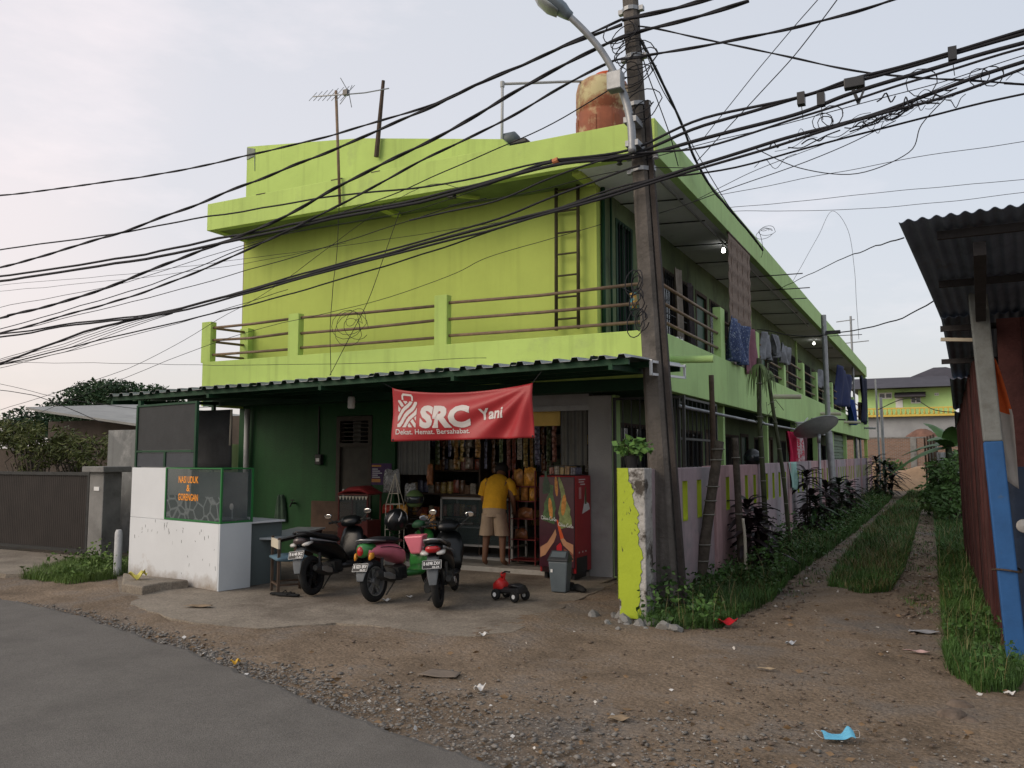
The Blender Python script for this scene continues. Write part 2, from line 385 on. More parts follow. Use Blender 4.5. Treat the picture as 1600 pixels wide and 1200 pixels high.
# pale concrete strip before the gate at the left, and the raised slab by the stall
P = [(-60, 16.2), (-30, 10.95), (-14, 7.25), (-10.6, 6.45), (-10.2, 6.9), (-10.9, 7.6), (-11.1, 8.5), (-30, 8.9), (-60, 17.5)]
P = [(-30, 11.1), (-14, 7.3), (-12, 6.8), (-10.9, 6.75), (-10.4, 7.1), (-10.9, 7.7), (-11.2, 8.52), (-16, 8.52), (-22, 11.0)]
mb = MB(); mb.prism(P, .06, Matrix.Translation((0, 0, -.01))); tag(mb.build('pavement', M['concrete'], base=(0, 0, 0)), kind='structure')
a, b, c_, d_ = onZ(190, 930), onZ(250, 928), onZ(252, 912, .05), onZ(192, 905, .05)
mb = MB(); mb.prism([(a.x, a.y), (a.x+.4, a.y-.05), (b.x, b.y), (b.x+.12, b.y+.3), (c_.x, c_.y), (d_.x, d_.y)], .13)
slab = mb.build('doorstep_slab', M['concrete'], bev=.02); tag(slab, 'low broken concrete slab lying at the foot of the white stall', 'slab')

# ------------------------------------------------------------------ the green two-storey building
XL, XR, XW, YF, YW, YB = -10.4, -2.93, -4.0, 9.41, 10.2, 40.5
B = T('green_building', 'long two-storey lime green building with wrap-around balcony and shop below', 'building', ((XL+XR)/2, YF, 0))
ZS0, ZS1, ZB, ZR0, ZR1 = 2.37, 3.07, 2.55, 5.2, 5.64
def part(mb, name, m, **k): return mb.build(name, m, B, **k)
# balcony slab, parapets
part(MB().box((XL, YF+.12, ZS0+.03), (XR-.12, YW+.0, ZB)).box((XW+.02, YW, ZS0+.03), (XR-.12, YB, ZB)), 'balcony_slab', M['dkgreen'])
part(MB().box((XL, YF, ZS0), (XR, YF+.12, ZS1)).box((XL, YF+.12, ZS0), (XL+.12, YW, ZS1)), 'parapet', M['lime'], bev=.008)
part(MB().box((XR-.12, YF+.122, ZS0), (XR, YB, ZS1)).box((XW, YB-.12, ZS0+.002), (XR-.122, YB+.002, ZS1)), 'parapet', M['lime_shaded'], bev=.008)
# fascia, soffit, roof deck
part(MB().box((XL, YF, ZR0), (XR, YF+.12, ZR1)).box((XL, YF+.12, ZR0), (XL+.12, YB, ZR1)), 'roof_fascia', M['lime'], bev=.006)
part(MB().box((XR-.12, YF+.122, ZR0), (XR, YB, ZR1)).box((XL+.12, YB-.12, ZR0), (XR-.12, YB, ZR1)), 'roof_fascia', M['lime_shaded'], bev=.006)
part(MB().box((XL+.12, YF+.12, ZR0+.06), (XR-.12, YB-.12, ZR0+.2)), 'roof_deck', M['concrete_grey'])
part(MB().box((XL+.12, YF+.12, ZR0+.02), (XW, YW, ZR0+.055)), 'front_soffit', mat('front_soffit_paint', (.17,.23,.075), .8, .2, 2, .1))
y = YF+.13
for i in range(26):
    part(MB().box((XW-.0+.003, y+.004, ZR0+.016+.004*(i % 2)), (XR-.123, y+1.19, ZR0+.05)), 'soffit_panel', M['soffit']); y += 1.195
    if y > YB-1.3: break
# upper walls
def px_x(px, Y, py=500): return onY(px, py, Y).x
uo = []; yy = 10.62
up_holes = [(10.93, 11.65, 3.0, 4.95)]
yy = 12.1
while yy < YB-3:
    up_holes += [(yy, yy+.85, ZB+.02, 4.7), (yy+1.05, yy+2.65, 3.2, 4.7)]; yy += 3.1
part(MB().box((XL+.03, YW, ZB-.1), (XW, YW+.15, ZR0+.06)), 'upper_wall', M['lime_wall'])
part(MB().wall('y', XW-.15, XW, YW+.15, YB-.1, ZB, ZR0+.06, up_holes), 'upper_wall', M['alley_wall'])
part(MB().box((XL+.03, YW+.15, 0), (XL+.18, YB-.1, ZR0+.06)).box((XL+.18, YB-.25, 0), (XW-.15, YB-.1, ZR0+.06)), 'side_wall', M['lime_shaded'])
# high stepped parapet on the roof, sloping down to the right
zt = lambda x: np.interp(x, [-10.37, -5.4, -4.9], [6.86, 6.14, 5.66])
poly = [(XL+.03, ZR0+.2), (XL+.03, 6.86), (-8.0, 6.58), (-5.42, 6.1), (-5.3, 5.95), (-4.95, 5.66), (-4.9, ZR0+.2)]
Mxz = Matrix(((1,0,0,0),(0,0,1,0),(0,1,0,0),(0,0,0,1)))     # prism x,y -> x,z ; height -> y
part(MB().prism(poly, .14, Matrix.Translation((0, YW, 0)) @ Mxz), 'gable_wall', M['lime'])
part(MB().box((XL+.031, YW+.14, ZR0+.2), (XL+.17, YB-.4, 6.3)), 'gable_wall', M['lime_shaded'])
a, b = onY(377, 219, YW), onY(399, 247, YW)
part(MB().prism([(XL+.034, 6.845), (XL+.034, b.z), (XL+.2, b.z+.03), (b.x-.02, b.z+.06), (b.x, 6.4), (b.x-.01, 6.79)], .012, Matrix.Translation((0, YW-.012, 0)) @ Mxz), 'cement_patch', mat('bare_cement', (.28,.31,.27), .9, .3, 8, .4))
# dirt crack line where the fascia top meets the gable wall
random.seed(3); mb = MB(); x = XL+.4
while x < -5.0:
    w = random.uniform(.03, .22)
    if random.random() < .5: mb.box((x, YF-.003, ZR1-.003-random.uniform(0, .008)), (x+w, YF+.05, ZR1+.006))
    x += w+random.uniform(.01, .25)
part(mb, 'mortar_crack', M['bark'])['kind'] = 'stuff'
# balcony posts and rails, front then alley then left return
def post(x, y, zt_, m, w=.2, d=.12): part(MB().box((x-w/2, y-d/2, ZS1-.01), (x+w/2, y+d/2, zt_)), 'post', m, bev=.006)
fx = [onY(p, 520, YF).x for p in (322, 458, 688)]; fz = [onY(322, 503, YF).z, onY(458, 490, YF).z, onY(688, 461, YF).z]
for x, z in zip(fx, fz): post(x, YF+.06, z, M['lime'])
post(XR-.06, YF+.09, 3.80, M['lime_shaded'], .118, .2)
ay = [9.5, 12.72, 15.45, 18.35, 21.1, 23.5, 27.0, 30.6, 33.8, 37, 40.3]
for i, y in enumerate(ay[1:]): post(XR-.061, y, 3.85, M['lime_shaded'] if i != 8 else M['rail'], .12, .26)
ends = fx+[XR-.06]
for a, b in zip(ends, ends[1:]):
    for z in (3.19, 3.41, 3.63):
        part(MB().tube([(a+.1, YF+.06, z+random.uniform(-.015, .015)), ((a+b)/2, YF+.06, z-.01), (b-.1 if b != ends[-1] else b, YF+.06, z+random.uniform(-.015, .015))], .021, 8), 'rail', M['rail'], smooth=True)
for a, b in zip(ay, ay[1:]):
    for z in (3.22, 3.45, 3.68): part(MB().tube([(XR-.06, a+.1, z), (XR-.06, b-.1, z)], .021, 8), 'rail', M['rail'], smooth=True)
post(XL+.2, YW-.06, fz[0]-.02, M['lime'], .18, .118)
for z in (3.19, 3.41, 3.63): part(MB().tube([(fx[0], YF+.1, z), (XL+.2, YW-.1, z)], .021, 8), 'rail', M['rail'], smooth=True)
# drain spouts out of the parapet
for y in (9.95, 16.9, 24, 30): part(MB().tube([(XR-.03, y, 2.76), (XR+.52, y, 2.74)], .045, 12), 'drain_spout', M['lime_shaded'] if y < 12 else M['cream'], smooth=40)
# dark pipes on the upper front wall, white pipes left of it
for py_, r in ((10.36, .028), (10.66, .016)):
    part(MB().tube([(XW+.035, py_, ZB), (XW+.035, py_, ZR0+.02)], r, 8), 'wall_pipe', M['dkgreen'], smooth=True)
for x, y, r in ((XL-.12, YW+.25, .045), (XL-.03, YW+.2, .02), (XL-.07, YW+.1, .016)):
    part(MB().tube([(x+.02, y, 3.1), (x, y, ZR0+.05)], r, 10), 'down_pipe', M['pvc'] if r > .03 else M['rail'], smooth=True)
# upper windows and doors along the alley
def window(mb_x, y0, y1, z0, z1, bars=True, m=None):
    fr = part(MB().box((mb_x-.10, y0+.002, z0+.002), (mb_x+.012, y0+.06, z1-.002)).box((mb_x-.10, y1-.06, z0+.002), (mb_x+.012, y1-.002, z1-.002))
        .box((mb_x-.10, y0+.06, z0+.002), (mb_x+.012, y1-.06, z0+.06)).box((mb_x-.10, y0+.06, z1-.06), (mb_x+.012, y1-.06, z1-.002)).box((mb_x-.09, (y0+y1)/2-.025, z0+.06), (mb_x, (y0+y1)/2+.025, z1-.06)), 'window', m or M['wood'])
    MB().box((mb_x-.07, y0+.06, z0+.06), (mb_x-.06, (y0+y1)/2-.025, z1-.06)).build('pane', M['glass'], fr)
    MB().box((mb_x-.07, (y0+y1)/2+.025, z0+.06), (mb_x-.06, y1-.06, z1-.06)).build('pane', M['glass'], fr)
    if bars:
        g = MB(); k = int((y1-y0)/.13)
        for i in range(k): g.tube([(mb_x+.02, y0+.06+(y1-y0-.12)*(i+.5)/k, z0+.03), (mb_x+.02, y0+.06+(y1-y0-.12)*(i+.5)/k, z1-.03)], .007, 5)
        g.tube([(mb_x+.02, y0, (z0+z1)/2), (mb_x+.02, y1, (z0+z1)/2)], .008, 5); g.build('grille', M['darkmetal'], fr)
def door(mb_x, y0, y1, z0, z1, m):
    d = part(MB().box((mb_x-.1, y0+.002, z0), (mb_x+.01, y0+.07, z1-.002)).box((mb_x-.1, y1-.07, z0), (mb_x+.01, y1-.002, z1-.002)).box((mb_x-.1, y0+.07, z1-.07), (mb_x+.01, y1-.07, z1-.002)), 'door', M['wood'])
    MB().box((mb_x-.08, y0+.07, z0+.01), (mb_x-.04, y1-.07, z1-.07)).build('leaf_panel', m, d)
    MB().tube([(mb_x-.04, y0+.13, z0+1), (mb_x+.02, y0+.13, z0+1), (mb_x+.02, y0+.22, z0+1)], .011, 6).build('handle', M['greymetal'], d)
dm = [mat('brown_door', (.09,.05,.03), .5, .3, 5, .1), mat('dark_green_door', (.02,.08,.04), .5, .3, 5, .1)]
window(XW, 10.93, 11.65, 3.0, 4.95, True, M['dkgreen'])
yy = 12.1; k = 0
while yy < YB-3:
    door(XW, yy, yy+.85, ZB+.02, 4.7, dm[k % 2]); window(XW, yy+1.05, yy+2.65, 3.2, 4.7); yy += 3.1; k += 1
# ground floor alley side: dark doors and barred windows under the slab
lo = []; yy = 11.0
while yy < YB-3: lo += [(yy, yy+1.4, .75, 2.05), (yy+1.6, yy+2.45, .1, 2.1)]; yy += 3.1
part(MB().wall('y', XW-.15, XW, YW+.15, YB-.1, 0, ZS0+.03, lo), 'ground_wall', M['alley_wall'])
yy = 11.0; k = 1
while yy < YB-3: window(XW, yy, yy+1.4, .75, 2.05); door(XW, yy+1.6, yy+2.45, .1, 2.1, dm[k % 2]); yy += 3.1; k += 1
# ground floor front: green wall with a louvred door, wide shop opening, plastered pillar
dx0, dx1 = onY(524, 800, YW).x, onY(580, 800, YW).x
sx0, sx1 = onY(617, 700, YW).x, onY(921, 700, YW).x
zt1 = onY(760, 640, YW).z
part(MB().wall('x', YW, YW+.15, XL+.03, sx0, 0, ZS0+.03, [(dx0, dx1, .08, 2.2)]), 'ground_wall', M['green'])
part(MB().wall('x', YW, YW+.15, sx0, sx1, zt1, ZS0+.03), 'lintel', M['plaster'])
part(MB().box((sx1, YW-.05, 0), (-3.80, YW+.2, ZS0-.002)), 'pillar', M['plaster'], bev=.01)
part(MB().box((-3.80, YW-.02, 0), (-3.75, YW+.15, ZS0-.002)), 'pillar', M['lime_shaded'])
d = part(MB().box((dx0+.002, YW-.012, .08), (dx0+.07, YW+.1, 2.19)).box((dx1-.07, YW-.012, .08), (dx1-.002, YW+.1, 2.19)).box((dx0+.07, YW-.012, 2.12), (dx1-.07, YW+.1, 2.19)).box((dx0+.07, YW-.01, 1.72), (dx1-.07, YW+.1, 1.78)), 'door', mat('door_frame_brown', (.05,.04,.03), .6, .3, 6, .1))
MB().box((dx0+.07, YW+.03, .1), (dx1-.07, YW+.07, 1.72)).build('leaf_panel', mat('dull_brown_door', (.05,.045,.035), .6, .25, 5, .1), d)
mb = MB()
for i in range(5): mb.bar((dx0+.07, YW+.04, 1.82+i*.065), (dx1-.07, YW+.04, 1.82+i*.065), .05, .012)
mb.build('louvre', mat('door_frame_brown', (.05,.04,.03)), d)
MB().box((dx0+.12, YW+.01, .92), (dx0+.15, YW+.03, 1.08)).build('handle', M['greymetal'], d)
# step and shop floor
part(MB().box((sx0-.02, YW-.3, 0), (sx1, YW-.003, .1)), 'step', mat('pale_tiles', (.42,.40,.36), .5, .12, 3, .1, stain=((.2,.18,.15), .5, .7, 3)), bev=.008)
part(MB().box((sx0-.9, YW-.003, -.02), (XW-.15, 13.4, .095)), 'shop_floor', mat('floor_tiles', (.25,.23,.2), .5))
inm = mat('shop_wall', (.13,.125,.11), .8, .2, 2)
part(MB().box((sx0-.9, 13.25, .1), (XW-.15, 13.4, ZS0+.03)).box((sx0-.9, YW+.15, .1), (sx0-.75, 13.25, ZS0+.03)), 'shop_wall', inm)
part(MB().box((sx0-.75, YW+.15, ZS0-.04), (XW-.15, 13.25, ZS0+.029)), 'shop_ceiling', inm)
# folding shutters at both sides of the opening
def shutter(px0, px1, py0, py1, Y):
    a, b = onY(px0, py0, Y), onY(px1, py1, Y); n_ = int((b.x-a.x)/.012)
    fn = lambda u, v: (a.x+(b.x-a.x)*u, Y+.012*math.copysign(abs(math.sin(u*(b.x-a.x)*60))**.5, math.sin(u*(b.x-a.x)*60)), b.z+(a.z-b.z)*v)
    part(MB().sheet(fn, n_, 1, .004), 'shutter', mat('shutter_steel', (.115,.115,.105), .5, .15, 5, 0, metal=.3))
shutter(618, 672, 640, 742, YW+.05); shutter(876, 918, 640, 727, YW+.05)
part(MB().box((sx0-.02, YW-.02, zt1-.05), (sx1, YW+.02, zt1+.02)), 'shutter_rail', M['greymetal'])
a, b = onY(818, 640, 10.4), onY(875, 665, 10.4)
part(MB().box((a.x, 10.4, b.z), (b.x, 10.43, a.z)), 'yellow_board', mat('yellow_board', (.85,.60,.17), .7, .05))  # colour brightened and strip set forward, standing in for the shop lamp's light
# vertical grey drain pipe at the green wall
p = onY(384, 740, YW-.08); part(MB().tube([(p.x, YW-.08, .8), (p.x, YW-.08, 2.35)], .045, 10), 'down_pipe', M['pvc'], smooth=True)
# posts under the slab and a gate of bars at the terrace entrance
for y in (13.2, 16.9, 20.5, 24.2, 28, 32, 36): part(MB().box((XR-.26, y, 0), (XR-.14, y+.12, ZS0+.03)), 'terrace_post', M['lime_shaded'])
part(MB().box((XW, YW, -.02), (XR-.2, YB, .1)), 'terrace_floor', M['concrete'])
# steel rods across the soffit, some of them sticking out
for i, y in enumerate((11.2, 12.4, 13.9, 15.3, 16.9, 18.4, 19.6, 21.5, 23.4, 26.2, 29, 32)):
    ext = {16.9: .62, 18.4: .55, 19.6: .32, 26.2: .95}.get(y, -.16)
    part(MB().tube([(XW+.02, y-.1, ZR0-.012), (XR+ext, y, ZR0-.035)], .011, 6), 'soffit_rod', M['darkmetal'])
part(MB().tube([(XR-.22, 10.2, ZR0-.03), (XR-.24, 24, ZR0-.03)], .018, 6), 'conduit', M['greymetal'])
part(MB().box((XR-.15, 39.6, 0), (XR-.02, 39.75, ZS0-.002)), 'terrace_post', M['lime'])
for i in range(9): part(MB().box((XR-.3, 27.4, 1.45+i*.1), (XR-.27+.03*(i%2), 33, 1.54+i*.1)), 'screen_slat', mat('green_slat', (.16,.22,.15), .7, .2, 3))
# far end: small roof post and wall
part(MB().box((XR-.14, YB-.5, ZS1), (XR-.02, YB-.35, ZR0)), 'roof_post', M['lime_shaded'])
for y in (20.0, 27.0, 34): part(MB().box((XW+.001, y, ZB), (XW+.05, y+.14, ZR0)), 'pilaster', M['lime_shaded'])
# ------------------------------------------------------------------ corrugated canopy
CY0, CY1 = 7.5, 9.40
can = T('canopy', 'dark green corrugated metal canopy over the shop forecourt', 'canopy', (-6.4, CY1, 2.5))
def canz(x, y): return 2.385+(x+10.1)/7.35*.125+(y-CY0)/(CY1-CY0)*.10
sheetm = mat('canopy_sheet', (.045,.075,.06), .45, .25, 3, .05, 40, metal=.35, stain=((.10,.11,.10), .55, .72, 1.3))
def rib(t):
    t = (t/.2) % 1
    return .036*max(0, min(1, (.5-abs(t-.5)-.28)*14))
x = -10.1; k = 0
while x < -2.64:
    x1 = min(x+.9, -2.6)
    us = []; t = 0
    pr_ = [0, .055, .07, .085, .1, .115, .13, .2]
    base = 0
    while base < x1-x-1e-6:
        us += [base+q for q in (0, .056, .072, .1, .128, .144)]; base += .2
    us = [q for q in us if q < x1-x]+[x1-x]
    y_off = .02*math.sin(k*2.3); n_ = 5; vs, fs = [], []
    for q in us:
        for j in range(n_+1):
            y = CY0+y_off+(CY1-CY0-y_off)*j/n_; vs.append((x+q, y, canz(x+q, y)+rib(q)+.003*(k % 2)+.006*nz(x+q, y, 1.3)))
    o = len(vs); vs += [(a_, b_, c_-.004) for a_, b_, c_ in vs]; m_ = n_+1
    for i in range(len(us)-1):
        for j in range(n_): q = i*m_+j; fs += [(q, q+m_, q+m_+1, q+1), (o+q+1, o+q+m_+1, o+q+m_, o+q)]
        fs += [(i*m_, i*m_+o, (i+1)*m_+o, (i+1)*m_)]
    mb = MB(); mb.add(vs, fs); mb.mi = [0 if (len(f_) and min(f_) < o and max(f_) < o) or (min(f_) < o <= max(f_)) else 1 for f_ in fs]; mb.build('roofing_sheet', [M['zinc'], sheetm], can); x = x1-.012; k += 1
for y in (7.58, 8.2, 8.85, 9.33):
    MB().bar((-10.05, y, canz(-10.05, y)-.035), (-2.65, y, canz(-2.65, y)-.035), .04, .06).build('purlin', M['dkgreen'], can)
for x in (-10.0, -8.2, -6.4, -4.6, -2.82):
    MB().bar((x, 7.52, canz(x, 7.52)-.085), (x, 9.38, canz(x, 9.38)-.085), .04, .05).build('rafter', M['dkgreen'], can)
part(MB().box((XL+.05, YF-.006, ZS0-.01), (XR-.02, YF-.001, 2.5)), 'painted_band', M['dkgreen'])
wf = M['white']
mb = MB(); x = -2.6
for a, b in (((x, 8.1, 2.40), (x, 9.36, 2.47)), ((x, 8.1, 2.53), (x, 9.36, 2.60)), ((x, 8.1, 2.39), (x, 8.1, 2.55)), ((x, 9.34, 2.46), (x, 9.34, 2.62))): mb.bar(a, b, .025)
mb.build('edge_frame', wf, can)
# ------------------------------------------------------------------ banner
BY = 7.62
b0, b1, b2, b3 = onY(613, 606, BY), onY(833, 598, BY), onY(613, 690, BY), onY(833, 684, BY)
def ban(u, v, lift=0):
    """u along the cloth, v from hem (0) to top (1)"""
    top = b0.lerp(b1, u); bot = b2.lerp(b3, u)
    sag = -.085*(4*u*(1-u))**.8*(1-.25*u) if v > 0 else 0
    z = bot.z+(top.z+sag*1.0-bot.z)*v
    x = bot.x+(top.x-bot.x)*v
    # folds that run from the pulled upper right corner down to the hem
    d = (1-u)*1.6*1.0+(1-v)*.9; ang = math.atan2((1-v)*.62, (1-u)*1.63+1e-4)
    fold = .034*math.sin(ang*13+.6)*min(1, d)*(.35+.65*u)+.012*math.sin(u*9+v*3)+.010*math.sin((1-u)*5+v*6)
    return (x, BY+fold-.035*v*(1-v)-lift, z)
bw = (b1-b0).length; bh = b0.z-b2.z
BN = T('banner', 'red cloth banner with white shop lettering strung under the canopy edge', 'banner', tuple(b2.lerp(b3, .5)))
redc = mat('banner_cloth', (.36,.028,.034), .45, .08, 5, .1, 90, spec=.4)
mb = MB(); mb.sheet(lambda u, v: ban(u, v), 64, 24, .003); mb.build('cloth', redc, BN, smooth=True)
whl = mat('banner_print', (.58,.54,.52), .5, .04, 5, 0)
def ban_text(txt, h, u, v, off=0, fit=None, shear=0, rot=0):
    vs, fs = text_geo(txt, h, off, 1, fit, shear); cr_, sr_ = math.cos(rot), math.sin(rot)
    mb = MB(); mb.add([ban(u+(x*cr_-y*sr_)/bw, v+(x*sr_+y*cr_)/bh, .004) for x, y in vs], fs); mb.build('lettering', whl, BN)
def fu(px): return (onY(px, 645, BY).x-b0.x)/(b1.x-b0.x)
u_s, u_c, u_y0, u_y1 = fu(657), fu(735), fu(749), fu(787)
ban_text('SRC', .255, u_s, .29, .055, (u_c-u_s)*bw)
ban_text('Yani', .135, u_y0, .40, .03, (u_y1-u_y0)*bw, 0, R(3))
ban_text('Dekat. Hemat. Bersahabat.', .062, fu(619), .135, .012, (fu(734)-fu(619))*bw)
# woven bag emblem: handle, slanted bands, small opposite bands in two corners
e0, e1 = fu(621), fu(651); ew = (e1-e0)*bw; eh = ew*1.22
def emb(poly):
    mb = MB(); n_ = len(poly); mb.add([ban(e0+x*ew/bw, .275+y*eh/bh, .004) for x, y in poly], [tuple(range(n_))]); return mb
mb = MB(); NX, NY = 44, 52
def weave(x, y):
    w = y-x+.045*math.sin((x+y)*5.2)
    if abs(abs(w)-.47) < .035: return False
    return ((w*2.9+.31) % 1) < .66 if abs(w) < .47 else (((x+y)*3.1+.1) % 1) < .62
for i in range(NX):
    for j in range(NY):
        x, y = (i+.5)/NX, (j+.5)/NY
        if weave(x, y): mb.add([ban(e0+a_/NX*ew/bw, .275+b_/NY*eh/bh, .004) for a_, b_ in ((i, j), (i+1, j), (i+1, j+1), (i, j+1))], [(0, 1, 2, 3)])
hp = [(.2, 1.03), (.2, 1.2), (.28, 1.28), (.72, 1.28), (.8, 1.2), (.8, 1.03)]; hi = [(.29, 1.03), (.29, 1.17), (.32, 1.2), (.68, 1.2), (.71, 1.17), (.71, 1.03)]
for i in range(5): mb.add([ban(e0+x*ew/bw, .275+y*eh/bh, .004) for x, y in (hp[i], hi[i], hi[i+1], hp[i+1])], [(0, 1, 2, 3)])
mb.build('emblem', whl, BN)
for u, v in ((.012, .03), (.988, .03)):
    p = Vector(ban(u, v, .003)); MB().lathe([(.012, 0), (.008, .004)], 10, Matrix.Translation(p) @ Matrix.Rotation(R(90), 4, 'X')).build('eyelet', M['darkmetal'], BN)
mb = MB()
for u, dx in ((0, -.2), (1, .15)):
    p = Vector(ban(u, 1)); mb.tube([p, (p.x+dx, CY0+.08, canz(p.x, CY0)-.03)], .004, 5)
mb.build('tie_string', M['cable'], BN)

# ------------------------------------------------------------------ white food stall
sx, sy = -9.39, 7.40; srz = math.atan2(-.38, 2.0); SW = 2.04
wst = mat('stall_board', (.66,.68,.70), .5, .05, 1.5, .06, 30, spec=.3, stain=((.36,.30,.24), .60, .80, 2.0))
ST = T('food_stall', 'white board food stall counter standing at the left end of the forecourt', 'stall', (sx, sy, .04), srz, local=True)
D_ = .42
def mud(m, top=.42, col=(.24,.18,.12)):
    """dried mud splashed up from the ground: ragged blotches, thick at the foot"""
    n, l = m.node_tree.nodes, m.node_tree.links; b = n['Principled BSDF']; src = b.inputs['Base Color'].links[0].from_socket
    g = n.new('ShaderNodeNewGeometry'); s_ = n.new('ShaderNodeSeparateXYZ'); l.new(g.outputs['Position'], s_.inputs[0])
    t = n.new('ShaderNodeTexNoise'); t.inputs['Scale'].default_value = 5; t.inputs['Detail'].default_value = 9; t.inputs['Roughness'].default_value = .7; l.new(g.outputs['Position'], t.inputs['Vector'])
    a = n.new('ShaderNodeMath'); a.operation = 'DIVIDE'; a.inputs[1].default_value = top; l.new(s_.outputs[2], a.inputs[0])
    c = n.new('ShaderNodeMath'); c.operation = 'SUBTRACT'; l.new(t.outputs['Fac'], c.inputs[0]); l.new(a.outputs[0], c.inputs[1])
    r = ramp(c.outputs[0], [(.0, (0, 0, 0)), (.45, (.8, .8, .8))], n, l); mx = n.new('ShaderNodeMixRGB'); l.new(r.outputs[0], mx.inputs[0]); l.new(src, mx.inputs[1]); mx.inputs[2].default_value = (*col, 1); l.new(mx.outputs[0], b.inputs['Base Color'])
mud(wst)
MB().box((0, 0, 0), (SW-.032, .03, .755)).build('front_panel', wst, ST, bev=.003)
MB().box((0, .002, .758), (.83, .03, 1.39)).build('upper_panel', wst, ST, bev=.003)
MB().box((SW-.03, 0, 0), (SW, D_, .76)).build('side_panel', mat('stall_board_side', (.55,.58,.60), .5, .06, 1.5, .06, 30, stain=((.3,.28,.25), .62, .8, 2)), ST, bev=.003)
MB().box((.04, .031, .735), (SW-.031, D_+.5, .757)).build('counter_top', M['white'], ST, bev=.003)
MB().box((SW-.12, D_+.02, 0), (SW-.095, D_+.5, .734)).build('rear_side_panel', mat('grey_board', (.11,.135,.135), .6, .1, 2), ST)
MB().box((0, .031, 0), (.03, D_+.5, .734)).build('rear_side_panel', mat('grey_board', (.35,.38,.38)), ST)
random.seed(11); mb = MB()
for k in range(34):
    x, z = random.choice([(random.uniform(.1, 1.95), random.uniform(.45, .73)), (random.uniform(1.2, 1.98), random.uniform(.1, .7)), (random.uniform(.3, .9), random.uniform(.55, .72))])
    h = random.uniform(.012, .06); w = random.uniform(.003, .009); t = random.uniform(-.012, .012)
    mb.add([(x, -.0015, z), (x+w, -.0015, z+.004), (x+w+t, -.0015, z+h), (x+t, -.0015, z+h*.9)], [(0, 1, 2, 3)])
mb.build('scuff_mark', mat('scuff', (.10,.10,.10), .9, 0, 1, 0), ST)
clear = mat('clear_glass', (.10,.13,.13), .06, 0, 1, 0, alpha=.30, spec=.5)
grn = mat('green_frame', (.025,.17,.045), .45, .1, 5, 0)
GC = T('glass_case', 'green framed glass food case with orange lettering on the stall counter', 'display case', (sx, sy, .80), srz, local=True)
gx0, gx1, gz1 = .835, SW, .63
mb = MB()
for (x, y) in ((gx0, .01), (gx1-.01, .01), (gx1-.01, D_), (gx0, D_)): mb.box((x-.011, y-.011, 0), (x+.011, y+.011, gz1))
for z in (.011, gz1):
    for p, q in (((gx0, .01), (gx1-.01, .01)), ((gx1-.01, .01), (gx1-.01, D_)), ((gx0, .01), (gx0, D_)), ((gx0, D_), (gx1-.01, D_))): mb.bar((*p, z), (*q, z), .021 if z < .1 else .014)
mb.build('frame', grn, GC)
MB().box((gx0+.012, .008, .022), (gx1-.022, .012, gz1-.01)).build('front_pane', clear, GC)
MB().box((gx1-.012, .022, .022), (gx1-.008, D_-.012, gz1-.01)).build('side_pane', clear, GC)
MB().box((gx0+.012, .02, gz1-.004), (gx1-.022, D_-.012, gz1)).build('top_pane', clear, GC)
def stone_print():
    m = mat('stone_print', (.1,.1,.1), .6, 0, 1, 0); n, l = m.node_tree.nodes, m.node_tree.links
    t = n.new('ShaderNodeTexCoord'); v = n.new('ShaderNodeTexVoronoi'); v.feature = 'DISTANCE_TO_EDGE'; v.inputs['Scale'].default_value = 6.5; l.new(t.outputs['Object'], v.inputs['Vector'])
    r = ramp(v.outputs['Distance'], [(.025, (.36,.38,.39)), (.09, (.06,.068,.072))], n, l); l.new(r.outputs[0], n['Principled BSDF'].inputs['Base Color']); return m
MB().box((gx0+.013, .013, .022), (gx1-.023, .016, .30)).build('stone_print', stone_print(), GC)
MB().box((gx0+.02, .03, .025), (gx1-.03, D_-.02, .04)).build('shelf', M['greymetal'], GC)
MB().box((gx0+.02, D_-.05, .04), (gx1-.03, D_-.045, .58)).build('back_cloth', mat('grey_backing', (.13,.14,.15), .7, .2, 5), GC)
org = mat('orange_letters', (.95,.34,.02), .5, 0, 1, 0)
for txt, z, w in (('NASI UDUK', .455, .43), ('&', .355, None), ('GORENGAN', .245, .43)):
    mb = MB(); lettering(mb, txt, .082, (gx0+.5, .006, z), (1, 0, 0), (0, 0, 1), .012, w, 0, .001, True); mb.build('lettering', org, GC)
mb = MB(); mb.lathe([(0, 0), (.035, .002), (.04, .012), (.03, .014)], 14, Matrix.Translation((gx1-.15, .25, .18)) @ Matrix.Rotation(R(90), 4, 'X')); mb.tube([(gx1-.15, .25, .18), (gx1-.15, .25, .03)], .006, 6); mb.build('plate', M['whitep'], GC)
# framed dark screen above the stall
SC = T('shade_screen', 'green framed dark grey screen standing above the white stall panel', 'screen', (sx, sy, 1.44), srz, local=True)
scr = mat('screen_sheet', (.036,.038,.04), .7, .12, 6, .1); W1 = 1.42
mb = MB()
for x in (.03, W1): mb.box((x-.018, .02, 0), (x+.018, .055, .80))
mb.box((.048, .022, .775), (W1-.018, .053, .80)).box((.048, .022, .185), (W1-.018, .053, .21)).box((W1*.52-.02, .022, 0), (W1*.52+.02, .053, .185))
mb.build('frame', M['dkgreen'], SC)
MB().box((.05, .036, .212), (W1-.02, .042, .773)).build('upper_sheet', scr, SC)
for a_, b_ in ((.05, W1*.52-.022), (W1*.52+.022, W1-.02)): MB().box((a_, .036, .0), (b_, .042, .183)).build('lower_sheet', mat('screen_sheet_pale', (.055,.06,.07), .7, .1, 6), SC)
a, b = onY(300, 642, 8.3), onY(361, 735, 8.3)
mb = MB(); mb.sheet(lambda u, v: (a.x+(b.x-a.x)*u, 8.3+.008*math.sin(u*9+v*2), b.z+(a.z-b.z)*v), 14, 8, .006)
